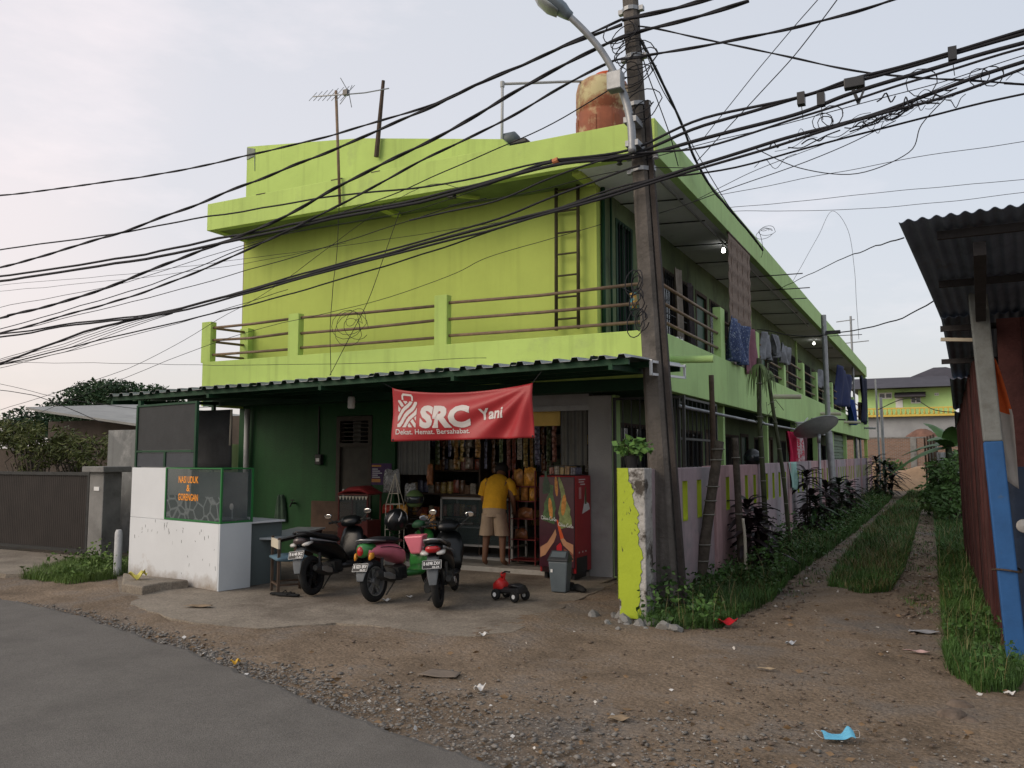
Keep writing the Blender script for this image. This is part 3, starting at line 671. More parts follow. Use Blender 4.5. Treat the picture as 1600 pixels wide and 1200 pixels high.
tag(mb.build('tarpaulin', mat('tarp_black', (.05,.052,.055), .95, .2, 4, .15, spec=.1), smooth=True), 'black tarpaulin hanging under the canopy behind the framed screen', 'tarpaulin')
p = onY(359, 700, 8.15); mb = MB().tube([(p.x, 8.15, 1.72), (p.x+.01, 8.15, 2.2)], .013, 8)
tag(mb.build('tube_lamp', M['cream'], smooth=True), 'thin pale upright tube hanging beside the black tarpaulin', 'tube')
# canopy support posts
for x, y, lab in ((-9.42, 7.52, 'dark green canopy post at the outer corner of the stall'), (-10.0, 9.3, 'dark green canopy post at the back left corner of the forecourt')):
    mb = MB().box((x-.025, y-.025, .0), (x+.025, y+.025, canz(x, y)-.09)); mb.box((x-.07, y-.07, 0), (x+.07, y+.07, .012)); tag(mb.build('canopy_post', M['dkgreen']), lab, 'post')
# short white post at the stall's outer corner
mb = MB().loft([(0, 0, 0, .045, .05), (.58, 0, 0, .045, .05), (.62, 0, 0, .03, .035)], 10, Matrix.Translation((-9.62, 7.42, 0)) @ Matrix.Rotation(R(-90), 4, 'Y'))
tag(mb.build('short_post', mat('chalk_white', (.5,.5,.5), .9, .15, 4, .3), smooth=50), 'short white concrete post at the left foot of the food stall', 'post')
# low table, stool, sandals
a, b = onZ(411, 841, .59), onZ(487, 824, .59); an = math.atan2(b.y-a.y, b.x-a.x); tl = (b-a).length
TB = T('table', 'low narrow white topped table running back from the stall', 'table', (a.x, a.y, .04), an, local=True)
MB().box((0, -.2, .53), (tl, .2, .555)).build('table_top', mat('table_top', (.45,.47,.47), .5, .1, 4), TB, bev=.004)
for x in (.08, tl-.08):
    for y in (-.16, .16): MB().box((x-.015, y-.015, 0), (x+.015, y+.015, .53)).build('leg', M['darkmetal'], TB)
MB().box((.08, -.17, .49), (tl-.08, -.15, .53)).box((.08, .15, .49), (tl-.08, .17, .53)).build('apron', M['darkmetal'], TB)
p = onZ(442, 926, .04)
CH = T('chair', 'dark framed low chair with blue cushion in front of the narrow table', 'chair', (p.x, p.y+.1, .04), R(-35), local=True)
for x in (-.17, .17):
    MB().bar((x, -.16, 0), (x, -.16, .62), .028).build('leg', M['wood'], CH); MB().bar((x, .16, 0), (x, .16, .36), .028).build('leg', M['wood'], CH)
MB().bar((-.17, -.16, .1), (.17, -.16, .1), .02).bar((-.17, .16, .1), (.17, .16, .1), .02).bar((-.17, -.16, .1), (-.17, .16, .1), .02).bar((.17, -.16, .1), (.17, .16, .1), .02).build('stretcher', M['wood'], CH)
MB().loft([(-.2, 0, .385, .18, .012), (-.19, 0, .385, .2, .03), (.19, 0, .385, .2, .03), (.2, 0, .385, .18, .012)], 12).build('cushion', mat('blue_cushion', (.10,.17,.22), .8, .2, 12, .3, 60), CH, smooth=True)
MB().box((-.19, -.175, .5), (.19, -.155, .6)).build('back_board', M['cream'], CH)
for i, (px, py, a_) in enumerate(((441, 929, .4), (449, 931, .2))):
    q = onZ(px, py, .045); mb = MB().loft([(-.13, 0, .012, .035, .012), (-.1, 0, .012, .045, .014), (.05, 0, .012, .045, .012), (.1, 0, .012, .05, .012), (.14, 0, .012, .03, .01)], 10, Matrix.Translation(q) @ Matrix.Rotation(a_, 4, 'Z')); mb.tube([q+Vector((.02, -.045, .02)), q+Vector((.05, 0, .05)), q+Vector((.02, .045, .02))], .006, 5)
    tag(mb.build('sandal', M['rubber'], smooth=50), 'black rubber sandal lying under the dark framed chair', 'sandal', 'pair of sandals under the chair')
# things on and by the green wall
p = onY(501, 716, YW)
EM = T('electric_meter', 'small electric meter box on the green wall left of the louvred door', 'meter', (p.x, YW, p.z-.08))
MB().box((p.x-.06, YW-.07, p.z-.1), (p.x+.06, YW-.002, p.z+.06)).build('case', M['darkmetal'], EM, bev=.01)
MB().box((p.x-.035, YW-.075, p.z-.05), (p.x+.035, YW-.071, p.z+.0)).build('window', M['whitep'], EM)
MB().tube([(p.x-.03, YW-.015, p.z+.05), (p.x-.04, YW-.012, 2.36)], .012, 6).build('conduit', M['darkmetal'], EM)
p = onY(434, 790, YW-.1); mb = MB()
mb.sheet(lambda u, v: (p.x+(u-.5)*(.10+.17*(1-v)**.6), YW-.03-.05*math.sin(u*math.pi)-.012*math.sin(u*17), p.z+.17-.42*(1-v)), 16, 10, .006)
tag(mb.build('jacket', mat('dark_cloth', (.05,.085,.06), .9, .3, 9, .2), smooth=True), 'dark jacket hanging on a hook on the green wall', 'jacket')
p = onY(462, 786, YW); mb = MB().tube([(p.x, YW-.002, p.z), (p.x, YW-.1, p.z), (p.x, YW-.13, p.z-.05)], .014, 8); mb.tube([(p.x-.04, YW-.08, p.z+.05), (p.x+.04, YW-.08, p.z+.05)], .008, 6); mb.tube([(p.x, YW-.08, p.z), (p.x, YW-.08, p.z+.05)], .008, 6)
tag(mb.build('water_tap', M['darkmetal'], smooth=50), 'water tap sticking out of the green wall', 'tap')
p = onY(549, 628, 9.0)
WL = T('ceiling_lamp', 'unlit white lamp hanging under the canopy before the louvred door', 'lamp', (p.x, 9.0, p.z-.09))
MB().lathe([(.0, 0), (.04, .0), (.05, .02), (.05, .14), (.04, .16), (0, .16)], 14, Matrix.Translation((p.x, 9.0, p.z-.09))).build('shade', M['whitep'], WL, smooth=40)
MB().tube([(p.x, 9, p.z+.06), (p.x, 9, p.z+.25)], .012, 6).build('stem', M['darkmetal'], WL)
a, b = onY(580, 724, YW), onY(612, 758, YW)
PO = T('poster', 'dark purple poster on the green wall beside the louvred door', 'poster', (a.x, YW, b.z))
MB().box((a.x, YW-.008, b.z), (b.x, YW-.002, a.z)).build('sheet', mat('poster_purple', (.05,.02,.08), .4, .3, 14, 0), PO)
MB().box((a.x+.02, YW-.010, a.z-.05), (a.x+.19, YW-.0085, a.z-.025)).box((a.x+.02, YW-.010, b.z+.04), (a.x+.18, YW-.0085, b.z+.09)).build('print', mat('poster_orange', (.5,.22,.05), .5, 0), PO)
mb = MB()
for i in range(5): mb.box((a.x+.03, YW-.010, a.z-.09-i*.03), (a.x+.03+.1+.04*(i % 3), YW-.0085, a.z-.08-i*.03))
mb.build('print', M['whitep'], PO)
# wooden bench with a back, cabinet
p = onY(496, 830, 9.55)
BE = T('bench', 'dark wooden bench with a plank back against the green wall', 'bench', (p.x, 9.7, .05), 0, local=True)
MB().box((-.42, -.2, .38), (.42, .2, .42)).build('seat', M['wood'], BE); MB().box((-.42, .19, .42), (.42, .23, .86)).build('backrest', mat('brown_plank', (.10,.06,.04), .7, .3, 6), BE)
for x in (-.38, .38): MB().box((x-.03, -.18, 0), (x+.03, .18, .38)).build('leg', M['wood'], BE)
p = onY(562, 800, 9.7)
CB = T('small_cabinet', 'small red brown glass fronted cabinet in front of the louvred door', 'cabinet', (p.x, 9.7, .05), R(8), local=True)
rb = mat('red_brown_wood', (.13,.03,.025), .5, .25, 6, .1)
MB().box((-.24, -.2, 0), (.24, .2, .62)).build('base', rb, CB, bev=.006)
mb = MB()
for x in (-.24, .22):
    for y in (-.2, .18): mb.box((x, y, .62), (x+.02, y+.02, .98))
mb.box((-.25, -.21, .98), (.25, .21, 1.0)); mb.build('frame', rb, CB)
MB().box((-.215, -.195, .625), (.215, -.19, .975)).build('pane', clear, CB)
mb = MB()
for i in range(9): x = -.22+i*.052; mb.add([(x, -.214, .965), (x+.046, -.214, .965), (x+.023, -.214, .91)], [(0, 1, 2)])
mb.build('lace_trim', M['cream'], CB)
mb = MB().loft([(-.24, 0, 1.0, .23, .004), (-.1, 0, 1.05, .22, .045), (.1, 0, 1.06, .22, .05), (.25, 0, 1.0, .23, .004)], 10); mb.build('top_cloth', mat('red_cloth', (.28,.03,.03), .8, .2, 8, .2), CB, smooth=True)
# ------------------------------------------------------------------ garden wall with slots, painted end post
FXa, FXb = -2.62, -2.95
def fenx(y): return FXa+(FXb-FXa)*(y-7.8)/32
mauve = mat('mauve_plaster', (.42,.335,.355), .9, .2, 1.7, .35, 35, spec=.1, streak=.3, stain=((.30,.30,.31), .47, .64, .8), detail=8)
pinkp = mat('pink_plaster', (.46,.30,.30), .9, .2, 1.7, .35, 35, spec=.1, streak=.3, stain=((.30,.24,.25), .5, .7, .9), detail=8)
FW = T('garden_wall', 'low mauve garden wall with narrow slots along the lane', 'wall', (-2.75, 7.8, 0))
y = 7.95; k = 0; random.seed(5)
while y < 40:
    x = fenx(y+1.5); y1 = y+3.05
    top = 1.44+.004*(y-8)
    holes = [(y+1.35+i*.62, y+1.35+i*.62+.2, .84, 1.29) for i in range(3)] if k < 1 else [(y+.55+i*.62, y+.75+i*.62, .84, 1.29) for i in range(4)]
    MB().wall('y', x-.12, x, y, y1, -.1, top, holes).build('panel', mauve if k % 3 != 1 else pinkp, FW, bev=.006)
    mb = MB()
    for (a_, b_, z0, z1) in holes:
        mb.box((x-.121, b_-.012, z0), (x+.003, b_, z1)).box((x-.121, a_, z0), (x+.003, a_+.012, z1)).box((x-.121, a_+.012, z0), (x+.003, b_-.012, z0+.012))
    mb.build('slot_lining', M['yellow'], FW)
    MB().box((x-.15, y1-.28, -.1), (x+.035, y1-.02, top+.01)).build('pilaster', pinkp if k % 2 == 0 else mauve, FW, bev=.01)
    y = y1; k += 1
ex = onY(965, 735, 7.72).x; ew_ = .275
MB().box((ex, 7.72, -.1), (ex+ew_, 7.95, 1.455)).build('end_post', mat('worn_end_plaster', (.40,.39,.37), .95, .25, 6, .6, 30, stain=((.07,.06,.05), .52, .62, 5)), FW, bev=.012)
# peeling yellow coat on the end post: a thin layer with a ragged edge
random.seed(21); edge_r = []; z = .03
for i in range(46):
    t = i/45; z = .03+1.425*t
    base = .235-.07*max(0, t-.55)/.45-.05*max(0, (t-.72))/.28
    base = np.interp(t, [0, .04, .1, .3, .42, .5, .55, .72, .74, .86, .93, 1], [.20, .225, .20, .23, .235, .21, .205, .20, .165, .155, .10, .10])
    edge_r.append((ex+base+random.uniform(-.014, .014), z))
left = [(ex-.004+(.03 if .12 < z < .2 else (.015 if z < .12 else 0)), z) for _, z in edge_r]
vs = []; fs = []
for (a_, z), (b_, _) in zip(left, edge_r): vs += [(a_, 7.712, z), (b_, 7.712, z), (a_, 7.7195, z), (b_+.002, 7.7195, z)]
for i in range(45): q = i*4; fs += [(q, q+1, q+5, q+4), (q+1, q+3, q+7, q+5), (q+2, q, q+4, q+6)]
mb = MB(); mb.add(vs, fs); mb.box((ex-.006, 7.712, .2), (ex-.001, 7.94, 1.45)); mb.build('peeling_paint', M['yellow'], FW)
random.seed(8); mb = MB()
for i in range(16):
    x = ex+random.uniform(.03, .2); z = random.uniform(.45, 1.25); h = random.uniform(.015, .06)
    mb.add([(x, 7.7105, z), (x+.006, 7.7105, z+h*.3), (x+random.uniform(-.02, .02), 7.7105, z+h)], [(0, 1, 2)])
mb.build('paint_chip', M['bark'], FW)
# rubble foot of the post
random.seed(4); mb = MB()
for i in range(26):
    a_ = random.uniform(0, 6.28); r_ = random.uniform(.05, .5); q = Vector((ex+.2+r_*math.cos(a_)*1.2, 7.62+r_*math.sin(a_)*.7, 0)); s_ = random.uniform(.03, .1)
    mb.loft([(-s_, 0, 0, s_*.4, s_*.3), (-s_*.5, 0, s_*.1, s_*.9, s_*.5), (s_*.5, 0, 0, s_*.8, s_*.55), (s_, 0, 0, s_*.4, s_*.3)], 6, Matrix.Translation(q) @ Euler((random.random(), random.random(), random.uniform(0, 6))).to_matrix().to_4x4())
tag(mb.build('rubble', M['concrete_grey']), kind='stuff', label='broken mortar rubble round the foot of the yellow post')
# potted plant on the post
p = Vector((ex+.10, 7.84, 1.455))
PP = T('potted_plant', 'small leafy plant in a dark pot on top of the yellow post', 'plant', tuple(p), 0, local=True)
MB().lathe([(.05, 0), (.075, .12), (.08, .12), (.07, .11), (.0, .1)], 14).build('pot', M['black'], PP, smooth=40)
Vv, Ff = leaf_cloud(clump_points(170, [(0, 0, .22, .16, .14, .09), (-.1, -.02, .18, .09, .08, .06), (.1, 0, .2, .1, .1, .07)]), .07, .75)
np_mesh('foliage', Vv, Ff, leafmat('pot_leaf', (.10,.20,.05), .4, 9), parent=PP)
mb = MB()
for i in range(7): a_ = i*.9; mb.tube([(0, 0, .1), (.06*math.cos(a_), .06*math.sin(a_), .2), (.13*math.cos(a_), .12*math.sin(a_), .24)], .004, 4)
mb.build('stem', M['bark'], PP)
# barred entrance gate between building corner and garden wall
GT = T('barred_gate', 'black barred gate between the building corner and the garden wall', 'gate', (-3.3, 10.0, 0))
mb = MB(); gx0_, gx1_ = -3.70, fenx(10)-.16
for z in (.12, 1.25, 2.3): mb.bar((gx0_, 10.0, z), (gx1_, 10.0, z), .03)
for x in (gx0_, gx1_): mb.bar((x, 10.0, .08), (x, 10.0, 2.32), .035)
mb.build('frame', M['darkmetal'], GT)
n_ = 8
for i in range(1, n_): x = gx0_+(gx1_-gx0_)*i/n_; MB().tube([(x, 10.0, .12), (x, 10.0, 2.3)], .009, 6).build('bar', M['darkmetal'], GT)
MB().box((gx0_+.03, 10.012, .15), (gx1_-.03, 10.02, 1.24)).build('sheet', M['lime_shaded'], GT)
# barred screens on the garden wall top further along
for y0, y1 in ((10.35, 12.3),):
    BS = T('barred_screen', 'black barred screen standing on the garden wall behind the utility pole', 'screen', (fenx(y0)-.3, y0, 1.45))
    x = fenx(y0)-.32; mb = MB()
    for z in (1.25, 1.8, 2.33): mb.bar((x, y0, z), (x, y1, z), .03)
    for y in (y0, y1): mb.bar((x, y, .1), (x, y, 2.34), .035)
    mb.build('frame', M['darkmetal'], BS)
    for i in range(1, 9): y = y0+(y1-y0)*i/9; MB().tube([(x, y, 1.25), (x, y, 2.33)], .009, 6).build('bar', M['darkmetal'], BS)
# washing pole along the terrace
mb = MB(); mb.tube([(XR+.02, 10.2, 2.2), (XR+.03, 16, 2.18), (XR+.02, 25.6, 2.2)], .022, 8)
for y in (10.6, 15.8, 20.2, 25.2): mb.tube([(XR-.18, y, 2.36), (XR+.03, y, 2.19)], .01, 5)
tag(mb.build('washing_pole', M['greymetal'], smooth=True), 'long pale washing pole hung under the balcony edge', 'pole')

# ------------------------------------------------------------------ utility pole and street lamp
PB, PT = Vector((-2.53, 8.40, -.2)), Vector((-2.965, 8.42, 8.4))
UP = T('utility_pole', 'tall leaning grey concrete utility pole in front of the garden wall', 'pole', (PB.x, PB.y, 0))
pm = mat('pole_concrete', (.140,.126,.113), .95, .3, 2, .6, 30, spec=.1, streak=.75, stain=((.075,.068,.06), .46, .62, 1.6))
def pol(z): return PB.lerp(PT, (z+.2)/8.6)
mb = MB(); vs, fs = [], []; zs = [-.2, 1, 2, 3, 4, 5, 6, 7, 8.4]
for z in zs:
    c_ = pol(z); hw = np.interp(z, [0, 5, 8.4], [.122, .080, .070]); ch = hw*.35
    for (x, y) in ((-hw+ch, -hw), (hw-ch, -hw), (hw, -hw+ch), (hw, hw-ch), (hw-ch, hw), (-hw+ch, hw), (-hw, hw-ch), (-hw, -hw+ch)): vs.append((c_.x+x, c_.y+y, z))
for i in range(len(zs)-1):
    for j in range(8): fs.append((i*8+j, i*8+(j+1) % 8, i*8+8+(j+1) % 8, i*8+8+j))
fs.append(tuple(range(len(vs)-8, len(vs)))); mb.add(vs, fs); mb.build('shaft', pm, UP)
mb = MB()
a_ = pol(0); mb.bar((a_.x+.175, a_.y-.02, -.1), (pol(5.4).x+.115, a_.y, 5.4), .05, .07); mb.build('side_strip', mat('dark_strip', (.06,.05,.045), .9, .3, 3, .4, streak=.3), UP)
for z, r_ in ((5.35, .10), (4.78, .105), (4.62, .105), (5.9, .096), (6.45, .092), (6.75, .09)):
    c_ = pol(z); mb = MB(); mb.lathe([(r_, 0), (r_+.008, .0), (r_+.008, .045), (r_, .045)], 12, Matrix.Translation((c_.x, c_.y, z))); mb.box((c_.x-r_-.05, c_.y-.03, z), (c_.x-r_, c_.y+.03, z+.05)); mb.box((c_.x+r_, c_.y-.03, z), (c_.x+r_+.05, c_.y+.03, z+.05)); mb.build('clamp', M['greymetal'], UP)
# spool insulators and cable coils at the pole
for z, dx in ((4.7, -.2), (4.7, .2), (6.6, -.17), (6.6, .17), (6.85, -.16)):
    c_ = pol(z); MB().lathe([(.02, 0), (.035, .01), (.02, .03), (.035, .05), (.02, .06)], 10, Matrix.Translation((c_.x+dx, c_.y-.12, z))).build('insulator', M['darkmetal'] if dx < 0 else M['pvc'], UP, smooth=40)
SL = T('street_lamp', 'grey street lamp on a curved arm bracketed to the utility pole', 'street lamp', (pol(4.7).x, pol(4.7).y-.2, 4.6))
lampY = 8.12
arm = [onY(988, 238, lampY), onY(986, 195, lampY), onY(977, 155, lampY), onY(962, 118, lampY-.05), onY(940, 80, lampY-.12), onY(914, 49, lampY-.2), onY(886, 22, lampY-.28)]
fine = []
for i in range(len(arm)-1):
    p0, p1, p2, p3 = arm[max(i-1, 0)], arm[i], arm[i+1], arm[min(i+2, len(arm)-1)]
    for q in range(5):
        t = q/5; fine.append(.5*((2*p1)+(-p0+p2)*t+(2*p0-5*p1+4*p2-p3)*t*t+(-p0+3*p1-3*p2+p3)*t**3))
fine.append(arm[-1])
MB().tube(fine, [.042]*12+[.036]*(len(fine)-12), 12).build('arm', M['greymetal'], SL, smooth=True)
h = onY(862, 6, lampY-.36); d_ = (h-arm[-1]).normalized()
Mh = Matrix.Translation(arm[-1]) @ d_.to_track_quat('X', 'Z').to_matrix().to_4x4()
MB().loft([(-.05, 0, 0, .05, .045), (0, 0, 0, .062, .055), (.06, 0, .01, .10, .065), (.2, 0, .015, .135, .07), (.36, 0, .01, .125, .055), (.46, 0, .0, .07, .03), (.48, 0, 0, .03, .015)], 16, Mh).build('head', mat('lamp_head', (.20,.24,.27), .4, .1, 5, 0, metal=.3), SL, smooth=True)
MB().loft([(.09, 0, -.055, .085, .012), (.2, 0, -.06, .115, .028), (.33, 0, -.05, .1, .02), (.38, 0, -.04, .06, .01)], 14, Mh).build('lens', mat('lamp_lens', (.35,.38,.38), .2, .05, 5, 0), SL, smooth=True)
a_ = onY(963, 128, lampY-.1); MB().box((a_.x-.085, a_.y-.07, a_.z-.1), (a_.x+.075, a_.y+.06, a_.z+.1), ).build('control_box', M['greymetal'], SL, bev=.01)
for i in (2, 6): p = fine[i]; MB().box((p.x-.07, p.y-.02, p.z-.03), (p.x+.07, p.y+.2, p.z+.03)).build('bracket', M['greymetal'], SL)

# ------------------------------------------------------------------ cables: measured in their own vertical planes along the road
def smooth_pts(pts, n=7):
    out_ = []
    for i in range(len(pts)-1):
        p0, p1, p2, p3 = pts[max(i-1, 0)], pts[i], pts[i+1], pts[min(i+2, len(pts)-1)]
        for q in range(n):
            t = q/n; out_.append(.5*((2*p1)+(-p0+p2)*t+(2*p0-5*p1+4*p2-p3)*t*t+(-p0+3*p1-3*p2+p3)*t**3))
    return out_+[pts[-1]]
def cable(pix, Y, r, label, group=None, twist=0, name='cable', n=7, mb=None):
    r = r*.84; P = smooth_pts([onY(px, py, Y(px) if callable(Y) else Y) for px, py in pix], n)
    # carry the span on past the edges of the view to where its next poles would stand
    P = [p+Vector((0, .012*noise.noise(p*1.7), .022*noise.noise(p*1.3+Vector((7, pix[0][1]*.1, 0))))) for p in P]
    for end, nxt in ((0, 3), (-1, -4)):
        if pix[end][0] in (0, 1600) :
            d = (P[end]-P[nxt]).normalized(); q = [P[end]+d*t+Vector((0, 0, .012*t*t*(1 if True else 0))) for t in (2, 5, 9)]
            P = (q[::-1]+P) if end == 0 else P+q
    own = mb is None
    if own: mb = MB()
    if twist:
        for ph in (0, math.pi):
            ln = 0; Q = []
            for i, p in enumerate(P):
                Q.append(p); 
            Q = smooth_pts(P, 4); acc = 0; Z = []
            for i, p in enumerate(Q):
                if i: acc += (p-Q[i-1]).length
                Z.append(p+Vector((0, math.cos(acc*6+ph), math.sin(acc*6+ph)))*r*.55)
            mb.tube(Z, r, 5)
    else: mb.tube(P, r, 6)
    if own: return tag(mb.build(name, M['cable'], smooth=True), label, 'cable', group)
ex_ = lambda pts, k=0: pts
Y0 = 8.25
cable([(0,306),(250,272),(400,240),(560,200),(700,152),(820,100),(900,62),(972,30)], Y0, .012, 'uppermost twisted power cable left of the pole, crossing the open sky', twist=1)
cable([(0,418),(150,375),(300,322),(480,250),(570,213),(700,155),(800,108),(880,72),(972,38)], Y0, .016, 'twisted power cable crossing the antenna mast', twist=1)
cable([(0,497),(150,455),(300,396),(420,350),(560,275),(700,205),(860,112),(940,72),(1000,50),(1100,22),(1170,0)], Y0-.05, .018, 'thick twisted power cable passing the pole top and leaving upward right', twist=1)
cable([(0,521),(180,470),(330,415),(480,345),(640,262),(800,182),(940,102),(1000,88),(1150,62),(1320,22),(1420,-10)], Y0-.1, .013, 'power cable passing the pole below the lamp arm bend', twist=1)
cable([(972,32),(1060,12),(1120,-5)], Y0, .02, 'short thick cable leaving the pole top to the upper right', twist=1)
cable([(0,390),(180,365),(300,343),(500,310),(700,287),(860,252),(985,240)], Y0+.02, .014, 'single black cable running just under the front roof edge')
cable([(0,432),(180,405),(340,374),(500,342),(680,305),(790,276),(860,254),(985,241),(1100,196),(1250,152),(1400,108),(1600,52)], Y0-.02, .021, 'thick upper communication cable passing the pole above the balcony')
cable([(0,439),(180,412),(340,381),(500,347),(680,309),(860,258),(985,247),(1100,216),(1240,180),(1320,150),(1400,124),(1490,98),(1600,66)], Y0-.06, .024, 'thickest black communication cable below the upper one')
cable([(860,250),(985,232),(1100,186),(1250,152),(1330,124),(1420,100),(1600,46)], Y0-.03, .018, 'black cable lashed above the thick communication cables right of the pole')
cable([(640,345),(760,318),(860,278),(960,246),(1100,230),(1240,186),(1330,156),(1450,118),(1600,76)], Y0-.09, .014, 'cable sloping from the ladder to the pole and on to the right')
cable([(0,568),(130,520),(270,486),(450,438),(600,398),(760,356),(900,318),(1000,288),(1100,256),(1250,210),(1380,172),(1470,142),(1600,98)], Y0-.04, .022, 'thick lower cable bundle running across the balcony and the pole')
cable([(0,523),(140,502),(270,485),(450,434),(600,393),(760,348),(860,309),(960,272),(1000,260)], Y0-.01, .015, 'lower bundle cable that parts from the others left of the balcony')
cable([(0,527),(140,505),(270,489),(450,441),(600,402),(760,361),(900,322),(1000,294),(1100,262),(1250,216),(1380,178),(1490,146),(1600,104)], Y0-.08, .017, 'lowest cable of the thick bundle over the balcony')
cable([(0,570),(180,526),(360,484),(500,446),(640,404),(760,365),(860,328),(1000,284),(1150,262),(1350,206),(1600,148)], Y0+.05, .012, 'lone cable just below the lower bundle')
cable([(0,515),(180,462),(300,420),(400,380),(540,330),(640,292),(760,240),(880,185),(980,120)], Y0+.1, .009, 'thin cable rising steadily across the upper wall to the pole')
cable([(0,522),(180,478),(360,430),(540,376),(700,325),(760,310)], Y0+.1, .007, 'thin wire beneath the thin rising cable')
G = 'thin wires strung across the sky'
fan = MB()
for i in range(5): cable([(0,562+i*2.0),(100,536+i*4.5-4),(200,505+i*3.6-6),(270,487+i*.8)], Y0-.04+.02*i, .006, '', mb=fan)
tag(fan.build('cable_bundle', M['cable'], smooth=True), 'fan of thin wires spreading from the lower bundle at the left', 'cable')
cable([(0,445),(200,428),(380,404),(560,380),(760,350),(830,338)], YF-.5, .004, 'hair thin wire crossing the upper wall at mid height', name='wire')
cable([(0,455),(200,436),(380,412),(540,380)], YF-.6, .004, 'hair thin wire left of the upper wall', name='wire')
cable([(20,567),(200,567),(310,571),(560,568),(760,560)], YF-.45, .004, 'thin level wire along the parapet face left of the banner', name='wire')
cable([(0,640),(200,575),(340,500),(440,440),(640,300),(720,296)], 9.0, .005, 'thin wire running up from the left to the eave lamp', name='wire')
cable([(0,668),(150,610),(350,530),(560,478),(700,432),(760,405),(860,372),(940,350)], 9.0, .005, 'thin pair wire sloping over the balcony rails to the window', name='wire')
cable([(515,585),(545,530),(575,470),(600,400),(625,330)], 9.3, .006, 'thin wire hanging from the eave over the balcony rail', name='wire')
cable([(517,585),(516,520),(520,450),(526,400),(530,320)], 9.3, .006, 'thin wire dropping from the antenna mast over the parapet', name='wire')
cable([(0,610),(60,620),(160,660)], 12, .01, 'thin wire sagging over the tree at the left', name='wire')
cable([(0,600),(100,622),(230,640),(330,636)], 11, .006, 'lower thin wire over the tree at the left', name='wire')
cable([(985,40),(1060,52),(1160,74),(1250,92),(1340,112),(1440,120),(1600,132)], Y0+.15, .009, 'thin cable falling to the right through the thick bundles', twist=1, name='wire')
cable([(1308,0),(1240,90),(1170,165),(1090,250)], lambda p: 7.5+(1308-p)/218*1.6, .006, 'right one of two thin wires falling steeply from the top edge', name='wire')
cable([(1278,0),(1210,80),(1165,133),(1100,215)], lambda p: 7.5+(1278-p)/178*1.6, .005, 'left one of two thin wires falling steeply from the top edge', name='wire')
cable([(1080,315),(1130,290),(1200,258),(1350,200),(1480,130),(1600,98)], Y0+.2, .004, 'hair thin wire leaving the roof edge for the right bundles', name='wire')
cable([(1080,313),(1140,302),(1300,270),(1450,242),(1600,222)], 14, .006, 'upper thin wire between roof and shed', name='wire')
cable([(1090,330),(1165,322),(1300,309),(1450,294),(1600,281)], 16, .006, 'middle thin wire between roof and shed', name='wire')
cable([(1100,332),(1165,330),(1300,328),(1450,318),(1600,300)], 16.5, .006, 'lower thin wire between roof and shed', name='wire')
cable([(1215,452),(1240,440),(1300,412),(1360,388),(1412,370)], lambda p: 17.5-(p-1215)/197*9.5, .008, 'thin wire from the roof edge to the shed roof corner', name='wire')
cable([(1183,515),(1240,524),(1290,523),(1340,515),(1400,500),(1480,458)], lambda p: 15-(p-1183)/297*6.5, .009, 'sagging wire from the balcony post to the shed', name='wire')
cable([(1222,470),(1250,420),(1278,370),(1300,330),(1325,360),(1335,420),(1338,470),(1342,530)], 24, .006, 'loose looped wire dangling beyond the roof edge', name='wire')
cable([(1000,62),(1020,100),(1045,150),(1070,205),(1085,245),(1110,290),(1135,320),(1165,355),(1192,392)], lambda p: 8.4+(p-1000)/192*5.2, .018, 'thick service cable dropping from the pole along the roof fascia', twist=1)
cable([(1000,68),(1010,110),(1030,165),(1048,215),(1060,260)], lambda p: 8.4+(p-1000)/60*1.0, .007, 'thin service wire hanging down beside the pole', name='wire')
cable([(1000,64),(1035,140),(1065,190),(1090,240),(1135,315),(1165,353),(1190,388)], lambda p: 8.4+(p-1000)/192*5.1, .007, 'thin service wire running beside the thick service cable', name='wire')
cable([(1372,640),(1420,622),(1460,640),(1500,645)], 40, .02, 'far dark wire before the distant green house', name='wire')
for pts, yy, lab in (([(0,575),(120,545),(280,505),(450,452)], 8.3, 'thin drooping wire just under the fan of wires at the left'), ([(0,480),(200,440),(420,372),(640,330),(820,270),(960,238)], 8.45, 'thin wire sagging between the thick upper cables and the lower bundle'),
        ([(1180,232),(1250,262),(1340,272),(1420,240),(1440,196),(1480,150)], 8.2, 'long loose wire loop hanging under the right hand tangle'), ([(1000,250),(1150,214),(1300,175),(1450,132),(1600,88)], 8.35, 'thin wire accompanying the thick cables to the right'), ([(1030,332),(1150,292),(1300,236),(1400,190)], 8.5, 'thin stray wire under the lower bundle right of the pole'), ([(700,322),(830,300),(960,268),(1100,262)], 8.4, 'thin wire crossing the ladder top toward the pole')):
    cable(pts, yy, .0055, lab, name='wire')
# coils of slack cable
def coil(name, c, r, turns, label, Yj=.06, rad=.0038, seed=1, parent=None, sq=1):
    random.seed(seed); P = []
    for i in range(turns*14):
        a_ = i/14*2*math.pi; k_ = i//14; rr = r*(.55+.9*((k_*.618+seed*.3) % 1)); ox, oz = r*.7*math.sin(k_*2.4+seed), r*.5*math.cos(k_*1.7+seed); w_ = (i % 14)/14; P.append(Vector((c.x+ox*(1-w_)+r*.7*math.sin((k_+1)*2.4+seed)*w_+rr*math.cos(a_)*1.25, c.y+Yj*math.sin(i*.21), c.z+oz+rr*sq*math.sin(a_+.3*math.sin(k_)))))
    mb = MB().tube(P, rad, 5, cap=False)
    o = mb.build(name, M['cable'], parent, smooth=True)
    if parent is None: tag(o, label, 'cable coil')
coil('cable_coil', onY(548, 505, 9.2), .17, 5, 'tangled slack wire coiled over the balcony rail', seed=3)
coil('cable_coil', onY(1196, 362, 13.4), .09, 3, 'small wire loop standing on the roof edge', seed=5, sq=.7)
